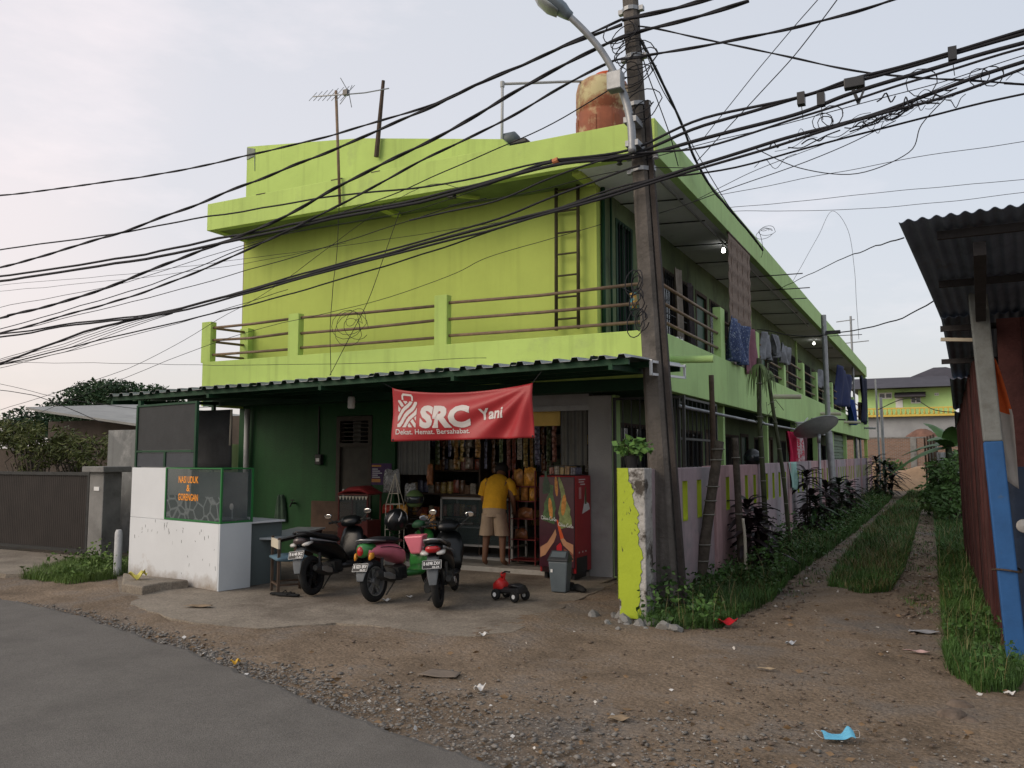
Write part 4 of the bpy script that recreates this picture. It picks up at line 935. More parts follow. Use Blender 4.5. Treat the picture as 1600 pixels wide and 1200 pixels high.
cable([(1186,362),(1190,375),(1192,392),(1189,402)], 13.45, .005, 'short wire hanging from the loop on the roof edge', name='wire')
for i, (px, py, r) in enumerate(((990, 110, .12), (968, 60, .13), (1002, 170, .1), (985, 90, .16))): coil('slack_loop', onY(px, py, 8.2), r, 3, None, .1, .006, 9+i, UP)
for i, (px, py, r) in enumerate(((994, 470, .05), (998, 500, .07), (992, 440, .05))): coil('slack_loop', onY(px, py, 8.22), r, 3, None, .05, .006, 19+i, UP, 2.0)
# tangle hanging in the right bundle: joint box, hooks and loops
random.seed(31); mb = MB()
for i in range(34):
    px = random.gauss(1390, 75); py = 196-(px-1340)*.33+random.gauss(0, 9); L_ = random.uniform(20, 90); s_ = random.choice((-1, 1))
    pts = [onY(px+L_*t*s_, py-.33*L_*t*s_+random.gauss(0, 8)*math.sin(t*3.1), Y0-.05+random.uniform(-.1, .1)) for t in (0, .25, .5, .75, 1)]
    mb.tube(smooth_pts(pts, 4), random.choice((.003, .004, .007)), 4)
for px, py, r in ((1290, 192, .07), (1285, 190, .09), (1440, 128, .13), (1550, 118, .09), (1530, 120, .08), (1300, 180, .1)):
    c_ = onY(px, py, Y0-.05); mb.tube([c_+Vector((r*math.cos(t*.6), .02*math.sin(t), r*math.sin(t*.6))) for t in range(12)], .005, 4)
tag(mb.build('cable_tangle', M['cable'], smooth=True), 'knotted tangle of loose wires caught in the right hand bundle', 'cable')
JB = T('cable_joint', 'black cable joint box hanging from the thick cables right of the roof', 'joint box', tuple(onY(1335, 132, Y0-.06)))
c_ = onY(1335, 130, Y0-.06)
MB().box((c_.x-.09, c_.y-.04, c_.z-.05), (c_.x+.09, c_.y+.04, c_.z+.05)).build('case', M['black'], JB, bev=.008)
MB().bar(c_+Vector((-.02, 0, -.04)), c_+Vector((.03, 0, -.2)), .03, .015).bar(c_+Vector((.09, 0, -.06)), c_+Vector((.03, 0, -.2)), .03, .015).build('hook', M['black'], JB)
for px, py, lab in ((1488, 85, 'black clamp on the thick cables near the picture edge'), (1252, 155, 'small round clamp on the thick cables above the roof'), (1283, 156, 'small black clamp between round clamp and joint box')):
    c_ = onY(px, py, Y0-.05); mb = MB().box((c_.x-.035, c_.y-.04, c_.z-.06), (c_.x+.035, c_.y+.04, c_.z+.06)); mb.tube([(c_.x, c_.y, c_.z-.06), (c_.x+.01, c_.y, c_.z-.2)], .005, 4)
    tag(mb.build('cable_clamp', M['black']), lab, 'clamp')
c_ = onY(872, 250, Y0-.03); mb = MB().tube([c_-Vector((.06, 0, .015)), c_+Vector((.0, 0, .0))], .035, 10); tag(mb.build('cable_sleeve', mat('orange_sleeve', (.55,.2,.08), .6, .1)), 'orange sleeve wrapped round the thick cables left of the pole', 'sleeve')
# ------------------------------------------------------------------ motor scooters (x forward, origin under the rear axle)
def wheel(root, x, r, w, rimm, spokes=5):
    prof = []
    for i in range(15): a_ = -math.pi*.72+i/14*math.pi*1.44; prof.append((r-w*.5+w*.5*math.cos(a_), w*.5*math.sin(a_)))
    Mx = Matrix.Translation((x, 0, r)) @ Matrix.Rotation(R(90), 4, 'X')
    wt = MB().lathe(prof+[prof[0]], 28, Mx).build('wheel', M['rubber'], root, smooth=True)
    mb = MB(); ri = r-w*.78
    mb.lathe([(ri-.02, -w*.3), (ri+.012, -w*.36), (ri+.012, w*.36), (ri-.02, w*.3), (ri-.02, -w*.3)], 28, Mx); mb.lathe([(0, -w*.45), (.045, -w*.45), (.045, w*.45), (0, w*.45)], 14, Mx)
    for k in range(spokes):
        a_ = k*2*math.pi/spokes+.3
        for s_ in (-.13, .13): mb.bar((x+.035*math.cos(a_+s_*3), 0, r+.035*math.sin(a_+s_*3)), (x+(ri-.01)*math.cos(a_+s_), 0, r+(ri-.01)*math.sin(a_+s_)), .02, .022)
    mb.build('rim', rimm, wt, smooth=30)
    return wt
def plate(root, p, txt, sub, tilt=-25, w=.235, h=.105):
    Mp = Matrix.Translation(p) @ Matrix.Rotation(R(-90), 4, 'Z') @ Matrix.Rotation(R(90+tilt), 4, 'X')
    po = MB().box((-w/2, -h/2, -.004), (w/2, h/2, 0), Mp).build('number_plate', mat('plate_black', (.02,.02,.02), .5, 0, 1, 0), root)
    mb = MB()
    vs, fs = text_geo(txt, .042, .02, 0, w*.86); mb.add([Mp @ Vector((x-w*.43, y-.006, .0012)) for x, y in vs], fs)
    vs, fs = text_geo(sub, .022, .02, 0, w*.36); mb.add([Mp @ Vector((x+w*.02, y-.043, .0012)) for x, y in vs], fs)
    for a_, b_, c_, d_ in ((-w/2, -h/2, w/2, -h/2+.003), (-w/2, h/2-.003, w/2, h/2), (-w/2, -h/2, -w/2+.003, h/2), (w/2-.003, -h/2, w/2, h/2)): mb.add([Mp @ Vector(q) for q in ((a_, b_, .0012), (c_, b_, .0012), (c_, d_, .0012), (a_, d_, .0012))], [(0, 1, 2, 3)])
    mb.build('plate_lettering', M['whitep'], po)
def mirror(root, y, z, x=.93, s=1, tilt=0):
    mo = MB().tube([(x, y*.55, z-.18), (x-.01, y*.7, z-.1), (x-.03, y, z-.03)], .007, 6).build('mirror', M['darkmetal'], root)
    Mm = Matrix.Translation((x-.03, y, z)) @ Matrix.Rotation(R(tilt), 4, 'Z') @ Matrix.Rotation(R(-8), 4, 'Y')
    MB().loft([(-.008, 0, 0, .062, .036), (0, 0, 0, .066, .040), (.02, 0, 0, .055, .032), (.035, 0, 0, .02, .012)], 16, Mm).build('mirror_shell', M['black'], mo, smooth=True)
    MB().loft([(-.0105, 0, 0, .055, .030), (-.0085, 0, 0, .058, .033)], 16, Mm).build('mirror_glass', M['mirror'], mo)
redlens = mat('red_lens', (.40,.012,.015), .15, .1, 20, 0, spec=.6); clearlens = mat('clear_lens', (.5,.48,.45), .12, .1, 20, 0, spec=.6); amber = mat('amber_lens', (.6,.25,.03), .2, .1, 20, 0)
paintb = mat('gloss_black_paint', (.006,.007,.008), .3, .2, 4, 0, spec=.3); seatm = mat('seat_vinyl', (.02,.02,.022), .5, .2, 20, .1, 60)
alu = mat('aluminium', (.38,.38,.38), .35, .15, 12, 0, metal=.7); mudm = mat('mud_flap', (.10,.11,.12), .6, .2, 9, .05)
def common(root, rimm, fm, wheel_r=.268):
    wheel(root, -.15, wheel_r, .095, rimm); wheel(root, 1.24, wheel_r, .085, rimm)
    # engine, transmission, exhaust on the right (-y)
    MB().loft([(-.24, .115, .27, .045, .07), (.05, .12, .28, .055, .10), (.3, .12, .30, .055, .085), (.42, .1, .32, .05, .09)], 12).loft([(.2, 0, .31, .11, .09), (.42, 0, .33, .12, .11), (.5, 0, .35, .08, .07)], 12).build('engine', M['darkmetal'], root, smooth=40)
    ex = MB().tube([(.42, -.05, .26), (.3, -.12, .24), (.12, -.145, .26)], .017, 8).loft([(.1, -.15, .27, .035, .035), (.05, -.155, .28, .052, .055), (-.25, -.165, .36, .056, .062), (-.31, -.167, .375, .035, .035)], 14).build('exhaust', M['darkmetal'], root, smooth=40)
    MB().loft([(.03, -.212, .30, .006, .03), (-.1, -.222, .33, .008, .045), (-.22, -.226, .355, .006, .03)], 10).build('heat_shield', alu, ex, smooth=40)
    MB().tube([(-.12, -.10, .27), (-.10, -.12, .56)], .019, 8).build('shock_absorber', M['darkmetal'], root)
    for s_ in (-1, 1): MB().tube([(1.24, s_*.07, wheel_r), (1.17, s_*.07, .5)], .018, 8).build('fork_leg', M['darkmetal'], root)
    MB().tube([(1.17, 0, .5), (1.0, 0, .92)], .03, 8).build('steering_column', M['black'], root)
    MB().sheet(lambda u, v: (1.24+.30*math.cos(R(160-150*u)), (v-.5)*.13*(1-.3*abs(u-.5)), wheel_r+.31*math.sin(R(160-150*u))-.05*abs(v-.5)), 14, 6, .006).build('front_mudguard', fm, root, smooth=True)
    MB().tube([(.45, .1, .2), (.42, .24, .01), (.46, .25, .008)], .011, 6).build('side_stand', M['darkmetal'], root)
    MB().tube([(.93, -.33, .93), (.98, -.2, .94), (1.0, 0, .92), (.98, .2, .94), (.93, .33, .93)], .013, 8).build('handlebar', M['darkmetal'], root, smooth=True)
    for s_ in (-1, 1):
        MB().tube([(.93, s_*.36, .93), (.965, s_*.23, .94)], .019, 10).build('grip', M['rubber'], root, smooth=40)
        MB().tube([(1.0, s_*.2, .93), (1.01, s_*.34, .915)], .006, 5).build('brake_lever', alu, root)
    MB().bar((.32, -.2, .28), (.32, .2, .28), .03, .02).build('footrest', M['rubber'], root)
    mb = MB()
    for s_ in (-1, 1): mb.tube(smooth_pts([Vector((1.0, s_*.2, .93)), Vector((1.08, s_*.22, 1.0)), Vector((1.12, s_*.1, .98)), Vector((1.08, s_*.03, .86))], 4), .005, 5)
    q = mb.build('control_cables', M['rubber'], root); q['kind'] = 'stuff'
    mb = MB()
    for i in range(6): mb.box((.22+.035*i, -.135, .24), (.235+.035*i, .12, .40))
    mb.build('cooling_fins', M['darkmetal'], root)['kind'] = 'stuff'
    MB().bar((-.12, .165, .30), (.36, .175, .34), .02, .09).build('belt_cover', M['darkmetal'], root, bev=.01)
    MB().lathe([(.06, -.004), (.105, -.004), (.105, .004), (.06, .004)], 18, Matrix.Translation((1.24, .055, wheel_r)) @ Matrix.Rotation(R(90), 4, 'X')).build('brake_disc', alu, root)
def sport(name, label, loc, head, txt, sub, accent, lean=5):
    r = T(name, label, 'motorcycle', loc, R(90-head), 'motor scooters parked before the shop', True)
    r.rotation_euler = Euler((R(-lean), 0, R(90-head)), 'XYZ')
    common(r, mat('dark_rim', (.03,.03,.032), .4, .2, 9, 0, metal=.4), paintb)
    MB().loft([(-.42, 0, .79, .03, .015), (-.36, 0, .76, .09, .05), (-.2, 0, .71, .135, .085), (.05, 0, .65, .15, .11), (.3, 0, .58, .15, .12), (.5, 0, .50, .13, .12), (.6, 0, .42, .12, .08)], 16).build('rear_cowl', paintb, r, smooth=True)
    MB().loft([(-.37, 0, .835, .06, .012), (-.3, 0, .83, .10, .03), (-.1, 0, .80, .125, .045), (.15, 0, .755, .14, .05), (.38, 0, .72, .12, .055), (.52, 0, .69, .07, .03)], 14).build('seat', seatm, r, smooth=True)
    MB().tube([(-.12, .13, .79), (-.36, .10, .86), (-.43, 0, .875), (-.36, -.10, .86), (-.12, -.13, .79)], .013, 8).build('grab_rail', alu if accent else M['black'], r, smooth=True)
    for s_ in (-1, 1):
        MB().sheet(lambda u, v: (-.30+.75*u, s_*(.125+.03*math.sin(u*2.4)), .765-.13*u+.035*(v-.5)*(1-u)), 10, 2, .004).build('side_stripe', mat('silver_stripe', (.30,.31,.33), .3, .05, 5, 0, metal=.4), r, smooth=True)
    tl = MB().loft([(-.43, 0, .755, .05, .03), (-.40, 0, .75, .085, .045), (-.33, 0, .745, .10, .05)], 14).build('tail_light', redlens if accent else mat('dark_lens', (.07,.05,.05), .2, .2, 20, 0, spec=.5), r, smooth=True)
    for s_ in (-1, 1): MB().loft([(-.41, s_*.085, .695, .03, .014), (-.38, s_*.10, .70, .055, .026), (-.28, s_*.125, .72, .03, .02)], 10).build('turn_signal', clearlens, r, smooth=True)
    MB().loft([(-.33, 0, .66, .075, .02), (-.42, 0, .58, .08, .025), (-.47, 0, .45, .07, .015), (-.49, 0, .33, .045, .008)], 10).build('rear_mudguard', mudm, r, smooth=True)
    plate(r, (-.475, 0, .575), txt, sub)
    MB().loft([(.5, 0, .32, .13, .045), (.8, 0, .30, .14, .04), (.92, 0, .33, .15, .06)], 12).build('footboard', M['black'], r, smooth=True)
    MB().loft([(.86, 0, .40, .17, .12), (.93, 0, .58, .20, .15), (1.0, 0, .74, .18, .12), (1.08, 0, .78, .10, .06)], 14).loft([(.95, 0, .36, .1, .06), (1.10, 0, .62, .19, .10), (1.16, 0, .68, .06, .05)], 12).build('leg_shield', paintb, r, smooth=True)
    MB().loft([(.88, 0, .90, .12, .05), (.97, 0, .94, .16, .075), (1.08, 0, .93, .13, .07), (1.14, 0, .90, .06, .04)], 14).build('handlebar_cover', paintb, r, smooth=True)
    MB().loft([(1.1, 0, .70, .09, .05), (1.17, 0, .69, .07, .035)], 12).build('headlight', clearlens, r, smooth=True)
    return r
p1, p2, p3 = onZ(490, 930, .045), onZ(586, 941, .045), onZ(686, 950, .045)
m1 = sport('motorcycle', 'black scooter parked nearest the white stall, next to the narrow table', tuple(p1), -7, 'B 6148 EKZ', '12-23', False, 7)
mirror(m1, .34, 1.03); mirror(m1, -.34, 1.05)
m3 = sport('motorcycle', 'black scooter with bright red tail light parked closest to the red toy car', tuple(p3), -23, 'B 6598 ZXV', '06-24', True, 4)
mirror(m3, .32, 1.06, tilt=20); mirror(m3, -.32, 1.07)
# pink and green retro scooter
pinkb = mat('pink_paint', (.72,.19,.25), .3, .08, 5, 0, spec=.5); greenb = mat('green_gloss', (.03,.16,.035), .3, .1, 5, 0, spec=.5)
m2 = T('motorcycle', 'pink and green retro scooter parked in the middle of the three', 'motorcycle', tuple(p2), R(90-0), 'motor scooters parked before the shop', True)
m2.rotation_euler = Euler((R(-5), 0, R(90-0)), 'XYZ')
common(m2, alu, greenb)
MB().loft([(-.38, 0, .66, .04, .03), (-.34, 0, .66, .10, .06), (-.15, 0, .665, .145, .075), (.1, 0, .635, .165, .10), (.27, 0, .595, .165, .125), (.40, 0, .54, .14, .11), (.48, 0, .49, .09, .07)], 18).build('rear_cowl', pinkb, m2, smooth=True)
MB().loft([(-.40, 0, .67, .04, .06), (-.37, 0, .675, .085, .09), (-.30, 0, .685, .11, .085), (-.2, 0, .70, .11, .065)], 18).build('tail_panel', greenb, m2, smooth=True)
MB().loft([(-.34, 0, .775, .10, .012), (-.26, 0, .785, .135, .03), (0, 0, .79, .15, .045), (.25, 0, .765, .14, .045), (.42, 0, .74, .09, .03)], 14).build('seat', seatm, m2, smooth=True)
MB().tube([(-.05, .15, .775), (-.3, .13, .80), (-.38, 0, .815), (-.3, -.13, .80), (-.05, -.15, .775)], .011, 8).build('grab_rail', alu, m2, smooth=True)
tl = MB().loft([(-.428, 0, .67, .02, .035), (-.415, 0, .67, .042, .06), (-.38, 0, .675, .048, .065)], 16, pw=2).build('tail_light', redlens, m2, smooth=True)
for s_ in (-1, 1):
    MB().loft([(-.37, s_*.115, .58, .014, .03), (-.35, s_*.118, .60, .022, .045), (-.3, s_*.13, .61, .018, .04)], 10).build('turn_signal', amber, m2, smooth=True)
    MB().sheet(lambda u, v: (-.2+.6*u, s_*(.178+.006*math.sin(u*3)+.004), .70-.10*u*u+.012*(v-.5)), 10, 1, .006).build('trim_strip', paintb, m2, smooth=True)
MB().loft([(-.25, 0, .50, .08, .03), (-.36, 0, .46, .085, .02), (-.42, 0, .38, .075, .012), (-.44, 0, .30, .05, .008)], 10).build('rear_mudguard', mudm, m2, smooth=True)
plate(m2, (-.42, 0, .47), 'B 3221 EKV', '05-23')
MB().loft([(.45, 0, .30, .14, .05), (.8, 0, .27, .16, .045), (.9, 0, .32, .16, .06)], 12).build('footboard', greenb, m2, smooth=True)
MB().add([(.84, -.085, .52), (.92, -.085, .50), (.92, .085, .50), (.84, .085, .52), (.80, -.165, .77), (.96, -.165, .79), (.96, .165, .79), (.80, .165, .77)], [(3, 2, 1, 0), (4, 5, 6, 7), (0, 1, 5, 4), (1, 2, 6, 5), (2, 3, 7, 6), (3, 0, 4, 7)]).build('inner_panel', pinkb, m2, bev=.022)
MB().loft([(.93, 0, .38, .17, .13), (1.02, 0, .56, .20, .16), (1.08, 0, .74, .17, .11), (1.11, 0, .8, .07, .06)], 16).build('leg_shield', greenb, m2, smooth=True)
MB().loft([(.91, 0, .91, .08, .04), (.98, 0, .93, .10, .055), (1.10, 0, .93, .09, .06), (1.16, 0, .92, .05, .04)], 14).build('handlebar_cover', M['dkgreen'], m2, smooth=True)
MB().loft([(1.12, 0, .94, .075, .07), (1.18, 0, .94, .06, .055)], 16, pw=2).build('headlight', clearlens, m2, smooth=True)
mirror(m2, -.30, 1.08); mirror(m2, .32, 1.05)
# helmets
def helmet(name, label, p, rz, shell, stripe, r=.135, visor=True):
    h = T(name, label, 'helmet', p, rz, None, True)
    prof = [(r*math.cos(R(a_))*(1 if a_ > -20 else .97), r*1.02*math.sin(R(a_))) for a_ in range(-55, 91, 9)]; prof = [(prof[0][0]-.012, prof[0][1]+.004)]+prof
    MB().lathe([(max(0, a_), b_) for a_, b_ in prof], 26).build('shell', shell, h, smooth=True)
    if visor: MB().sheet(lambda u, v: ((r+.006)*math.cos(R(-70+140*u))*math.cos(R(-25+45*v)), (r+.006)*math.sin(R(-70+140*u))*math.cos(R(-25+45*v)), r*math.sin(R(-25+45*v))), 14, 5, .004).build('visor', M['glass'], h, smooth=True)
    for k in range(3):
        MB().sheet(lambda u, v: ((r+.003)*math.cos(R(100+k*55+26*u))*math.cos(R(-8+k*4+40*u+14*v)), (r+.003)*math.sin(R(100+k*55+26*u))*math.cos(R(-8+k*4+40*u+14*v)), (r+.004)*math.sin(R(-8+k*4+40*u+14*v))), 8, 2, .002).build('stripe', stripe, h, smooth=True)
    MB().tube([(0, r*.9, -.08), (0, r*.3, -.17), (0, -r*.3, -.17), (0, -r*.9, -.08)], .007, 5).build('chin_strap', M['rubber'], h)
    return h
silver = mat('silver_print', (.42,.42,.42), .35, .05, 5, 0)
bpy.context.view_layer.update()
for m_ in (m1, m2, m3): m_.scale = (.81, .81, .81); m_.location += m_.matrix_basis.to_3x3().normalized() @ Vector((.12, 0, 0))
hp = m2.matrix_basis @ Vector((.90, .33, 1.0)); bpy.context.view_layer.update()
helmet('helmet', 'black helmet with silver stripes hung on the pink and green scooter', tuple(hp), R(160), paintb, silver, .135)
p = onY(648, 780, 9.9); helmet('helmet', 'olive green helmet hanging at the shop front left of the man', tuple(p), R(-60), mat('olive_shell', (.10,.16,.06), .4, .1, 5, 0), M['whitep'], .13)

# ------------------------------------------------------------------ the man at the counter
px_ = onZ(752, 889, .1)
PE = T('person', 'man in yellow shirt and khaki shorts bending over the shop counter', 'person', (px_.x, YW-.16, .1), R(10), None, True)
skin = mat('skin', (.17,.085,.05), .55, .1, 8, .05, 60, spec=.3)
J = {'pelvis': (0, 0, .80), 'belly': (0, .04, .94), 'chest': (0, .13, 1.10), 'neck': (0, .24, 1.255), 'jaw': (0, .32, 1.30), 'skull': (0, .37, 1.37), 'top': (0, .41, 1.43),
     'sl': (-.155, .16, 1.18), 'el': (-.235, .17, .93), 'wl': (-.19, .34, .82), 'hl': (-.16, .43, .83), 'sr': (.155, .16, 1.18), 'er': (.245, .12, .94), 'wr': (.22, .26, .76), 'hr': (.20, .34, .73),
     'hipl': (-.09, 0, .76), 'kl': (-.125, .03, .43), 'al': (-.135, -.03, .075), 'tl': (-.155, .10, .025), 'hipr': (.09, 0, .76), 'kr': (.115, .03, .43), 'ar': (.135, -.03, .075), 'tr': (.155, .10, .025)}
E_ = [('pelvis','belly'),('belly','chest'),('chest','neck'),('neck','jaw'),('jaw','skull'),('skull','top'),('chest','sl'),('sl','el'),('el','wl'),('wl','hl'),('chest','sr'),('sr','er'),('er','wr'),('wr','hr'),('pelvis','hipl'),('hipl','kl'),('kl','al'),('al','tl'),('pelvis','hipr'),('hipr','kr'),('kr','ar'),('ar','tr')]
RAD = dict(pelvis=.13, belly=.125, chest=.135, neck=.055, jaw=.07, skull=.092, top=.06, sl=.06, el=.043, wl=.03, hl=.034, sr=.06, er=.043, wr=.03, hr=.034, hipl=.085, kl=.058, al=.038, tl=.032, hipr=.085, kr=.058, ar=.038, tr=.032)
PE.scale = (.95, .95, .95)
names = list(J); verts = [J[k] for k in names]; rads = [RAD[k] for k in names]; edges = [(names.index(a_), names.index(b_)) for a_, b_ in E_]
for hd, d_, s_ in (('hl', (.02, .09, .0), -1), ('hr', (.0, .08, -.03), 1)):           # five fingers on each hand
    b_ = Vector(J[hd]); dv = Vector(d_).normalized(); sd_ = dv.cross(Vector((0, 0, 1))).normalized()
    for k, ln in enumerate((.066, .076, .08, .07)):
        o_ = b_+sd_*(.027-.018*k)*s_; i0 = len(verts); verts += [tuple(o_+dv*.02), tuple(o_+dv*(.02+ln*.55)+Vector((0, 0, -.008))), tuple(o_+dv*(.02+ln)+Vector((0, 0, -.03)))]; rads += [.0095, .0085, .007]; edges += [(names.index(hd), i0), (i0, i0+1), (i0+1, i0+2)]
    o_ = b_-sd_*.03*s_; i0 = len(verts); verts += [tuple(o_), tuple(o_-sd_*.025*s_+dv*.03+Vector((0, 0, -.01)))]; rads += [.012, .009]; edges += [(names.index(hd), i0), (i0, i0+1)]
me = bpy.data.meshes.new('body'); me.from_pydata(verts, edges, []); bo = bpy.data.objects.new('body', me); COL.objects.link(bo)
md = bo.modifiers.new('skin', 'SKIN'); md.use_smooth_shade = True
for i, r_ in enumerate(rads): me.skin_vertices[0].data[i].radius = (r_, r_)
me.skin_vertices[0].data[0].use_root = True
bo.modifiers.new('sub', 'SUBSURF').levels = 2; bo.modifiers['sub'].render_levels = 2
dg = bpy.context.evaluated_depsgraph_get(); me2 = bpy.data.meshes.new_from_object(bo.evaluated_get(dg)); bo.modifiers.clear(); bo.data = me2; me2.materials.append(skin); bo.parent = PE
def rings(rs, n=20, wob=0, seed=0):
    vs, fs = [], []
    for k, (c_, rx, ry, tl_) in enumerate(rs):
        for j in range(n):
            q = 2*math.pi*j/n; w_ = 1+wob*math.sin(j*2.7+k*1.3+seed)
            vs.append((c_[0]+rx*w_*math.cos(q), c_[1]+ry*w_*math.sin(q)*math.cos(tl_), c_[2]+ry*math.sin(q)*math.sin(tl_)))
    for k in range(len(rs)-1):
        for j in range(n): fs.append((k*n+j, k*n+(j+1) % n, (k+1)*n+(j+1) % n, (k+1)*n+j))
    return vs, fs
yel = mat('yellow_cotton', (.62,.33,.02), .85, .12, 9, .3, 30); kh = mat('khaki_cotton', (.36,.27,.19), .85, .12, 9, .3, 30)
t_ = R(-35); mb = MB()
mb.add(*rings([((0, .0, .80), .178, .145, R(-10)), ((0, .01, .84), .176, .145, R(-12)), ((0, .03, .92), .168, .14, R(-20)), ((0, .08, 1.02), .172, .142, R(-28)), ((0, .14, 1.12), .185, .142, t_), ((0, .185, 1.20), .175, .115, t_), ((0, .215, 1.25), .11, .085, t_), ((0, .23, 1.265), .065, .065, t_)], 24, .03))
for s_ in (-1, 1): mb.tube([(s_*.13, .16, 1.19), (s_*.19, .165, 1.14), (s_*.222, .168, 1.03), (s_*.235, .168, .985)], [.075, .078, .072, .072], 14, cap=False)
mb.build('shirt', yel, PE, smooth=True)
mb = MB(); mb.add([(.02+x, -.155+.0+.001, z) for x, z in ((-.06, 1.08), (-.02, 1.085), (-.02, 1.05), (-.06, 1.045))], [(0, 1, 2, 3)])
mb = MB(); mb.add(*rings([((0, 0, .865), .16, .13, 0), ((0, 0, .80), .17, .14, 0), ((0, 0, .70), .175, .145, 0)], 24, .02))
for s_ in (-1, 1): mb.add(*rings([((s_*.085, 0, .74), .098, .135, 0), ((s_*.095, .005, .62), .10, .115, 0), ((s_*.108, .01, .50), .105, .108, 0), ((s_*.115, .012, .43), .108, .106, 0)], 16, .04, s_))
mb.build('shorts', kh, PE, smooth=True)
MB().lathe([(0, .09), (.05, .08), (.085, .04), (.098, -.01), (.09, -.05), (.07, -.075)], 18, Matrix.Translation((0, .36, 1.375)) @ Matrix.Rotation(R(-35), 4, 'X')).build('hair', mat('black_hair', (.012,.01,.01), .7, .3, 40, .4, 90), PE, smooth=True)
for s_ in (-1, 1): MB().loft([(-.012, 0, 0, .012, .022), (0, 0, 0, .018, .03), (.012, 0, 0, .012, .022)], 10, Matrix.Translation((s_*.094, .375, 1.345)) @ Matrix.Rotation(R(90), 4, 'Z')).build('ear', skin, PE, smooth=True)
mb = MB(); mb.loft([(0, 0, 0, .016, .02), (.025, 0, -.008, .013, .013)], 8, Matrix.Translation((0, .45, 1.335)) @ Matrix.Rotation(R(90), 4, 'Z')); mb.build('nose', skin, PE, smooth=True)
for s_ in (-1, 1): MB().lathe([(0, -.012), (.011, -.006), (.011, .006), (0, .012)], 10, Matrix.Translation((s_*.034, .445, 1.365))).build('eye', M['dark'], PE, smooth=True)

# ------------------------------------------------------------------ shop goods
a, b = onY(757, 780, 10.55), onY(801, 885, 10.55)
GCo = T('glass_counter', 'pale framed glass shop counter behind the man in yellow', 'counter', ((a.x+b.x)/2, 10.8, .1))
x0, x1 = a.x-.75, b.x; mb = MB()
for x in (x0, x1-.03):
    for y in (10.55, 11.0): mb.box((x, y, .1), (x+.03, y+.03, .98))
for z in (.1, .28, .95):
    mb.box((x0, 10.55, z), (x1, 10.58, z+.03)).box((x1-.03, 10.58, z), (x1, 11.0, z+.03))
mb.build('frame', mat('pale_frame', (.36,.35,.33), .5, .1, 5, 0), GCo)
MB().box((x0+.03, 10.56, .31), (x1-.03, 10.566, .95)).build('pane', clear, GCo); MB().box((x0+.03, 10.585, .12), (x1-.03, 11.0, .14)).box((x0+.03, 10.585, .54), (x1-.03, 11.0, .555)).build('shelf', M['greymetal'], GCo)
MB().box((x0, 10.54, .981), (x1, 11.03, 1.0)).build('counter_top', M['wood'], GCo)
packc = [(.26,.07,.04), (.32,.17,.05), (.11,.14,.06), (.28,.24,.19), (.10,.10,.15), (.28,.12,.09), (.36,.25,.08), (.14,.07,.035)]
pm_ = [mat('packet_%s' % n_, c_, .25, .6, 38, .2, 50, spec=.7) for n_, c_ in zip(('red', 'orange', 'green', 'white', 'blue', 'pink', 'yellow', 'brown'), packc)]
random.seed(15)
colw = ['red', 'orange', 'green', 'white', 'blue', 'pink', 'yellow', 'brown']
k = 0
SEEN = 0
def strip_goods(px, Y, py0, py1, ci, label):
    global k
    t = onY(px, py0, Y); bz = onY(px, py1, Y).z; w = random.uniform(.05, .075); h = random.uniform(.065, .085)
    S_ = T('sachet_strip', label, 'sachet strip', (t.x, Y, t.z), random.uniform(-.5, .5), 'strips of sachets hanging in the shop', True)
    MB().tube([(0, 0, .06), (0, 0, .0)], .002, 4).build('string', M['cable'], S_)
    z = 0; me0 = None
    while t.z+z-h > bz:
        if me0 is None:
            o = MB().sheet(lambda u, v: ((u-.5)*w, -.014*math.sin(u*math.pi)*math.sin(v*math.pi)*(1+.3*math.sin(u*9+v*7)), -h*(1-v)), 5, 4, .003).build('sachet', pm_[ci], S_); me0 = o.data
        else:
            o = bpy.data.objects.new('sachet', me0); COL.objects.link(o); o.parent = S_; o.rotation_euler = (random.uniform(-.15, .15), 0, random.uniform(-.3, .3))
        o.location = (random.uniform(-.004, .004), 0, z); z -= h+.004
for i, px in enumerate((747, 759, 771, 783, 795, 803, 812, 821, 830, 839, 848, 857, 866)):
    Yd = 10.45+.12*(i % 3); ci = (i*3+1) % 8
    strip_goods(px, Yd, 655 if i < 5 else 662, (722, 735, 748, 728, 742, 755)[i % 6], ci, 'strip of %s sachets hanging in the shop opening, %s from the fridge side' % (colw[ci], ('first', 'second', 'third', 'fourth', 'fifth', 'sixth', 'seventh', 'eighth', 'ninth', 'tenth', 'eleventh', 'twelfth', 'thirteenth')[12-i]))
for i, px in enumerate((684, 693, 703, 713, 722, 731)):
    ci = (i*5+2) % 8
    strip_goods(px, 10.5+.1*(i % 2), 640, (728, 741, 722, 735, 726, 738)[i], ci, 'strip of %s sachets hanging under the left part of the banner, %s from the left' % (colw[ci], ('first', 'second', 'third', 'fourth', 'fifth', 'sixth')[i]))
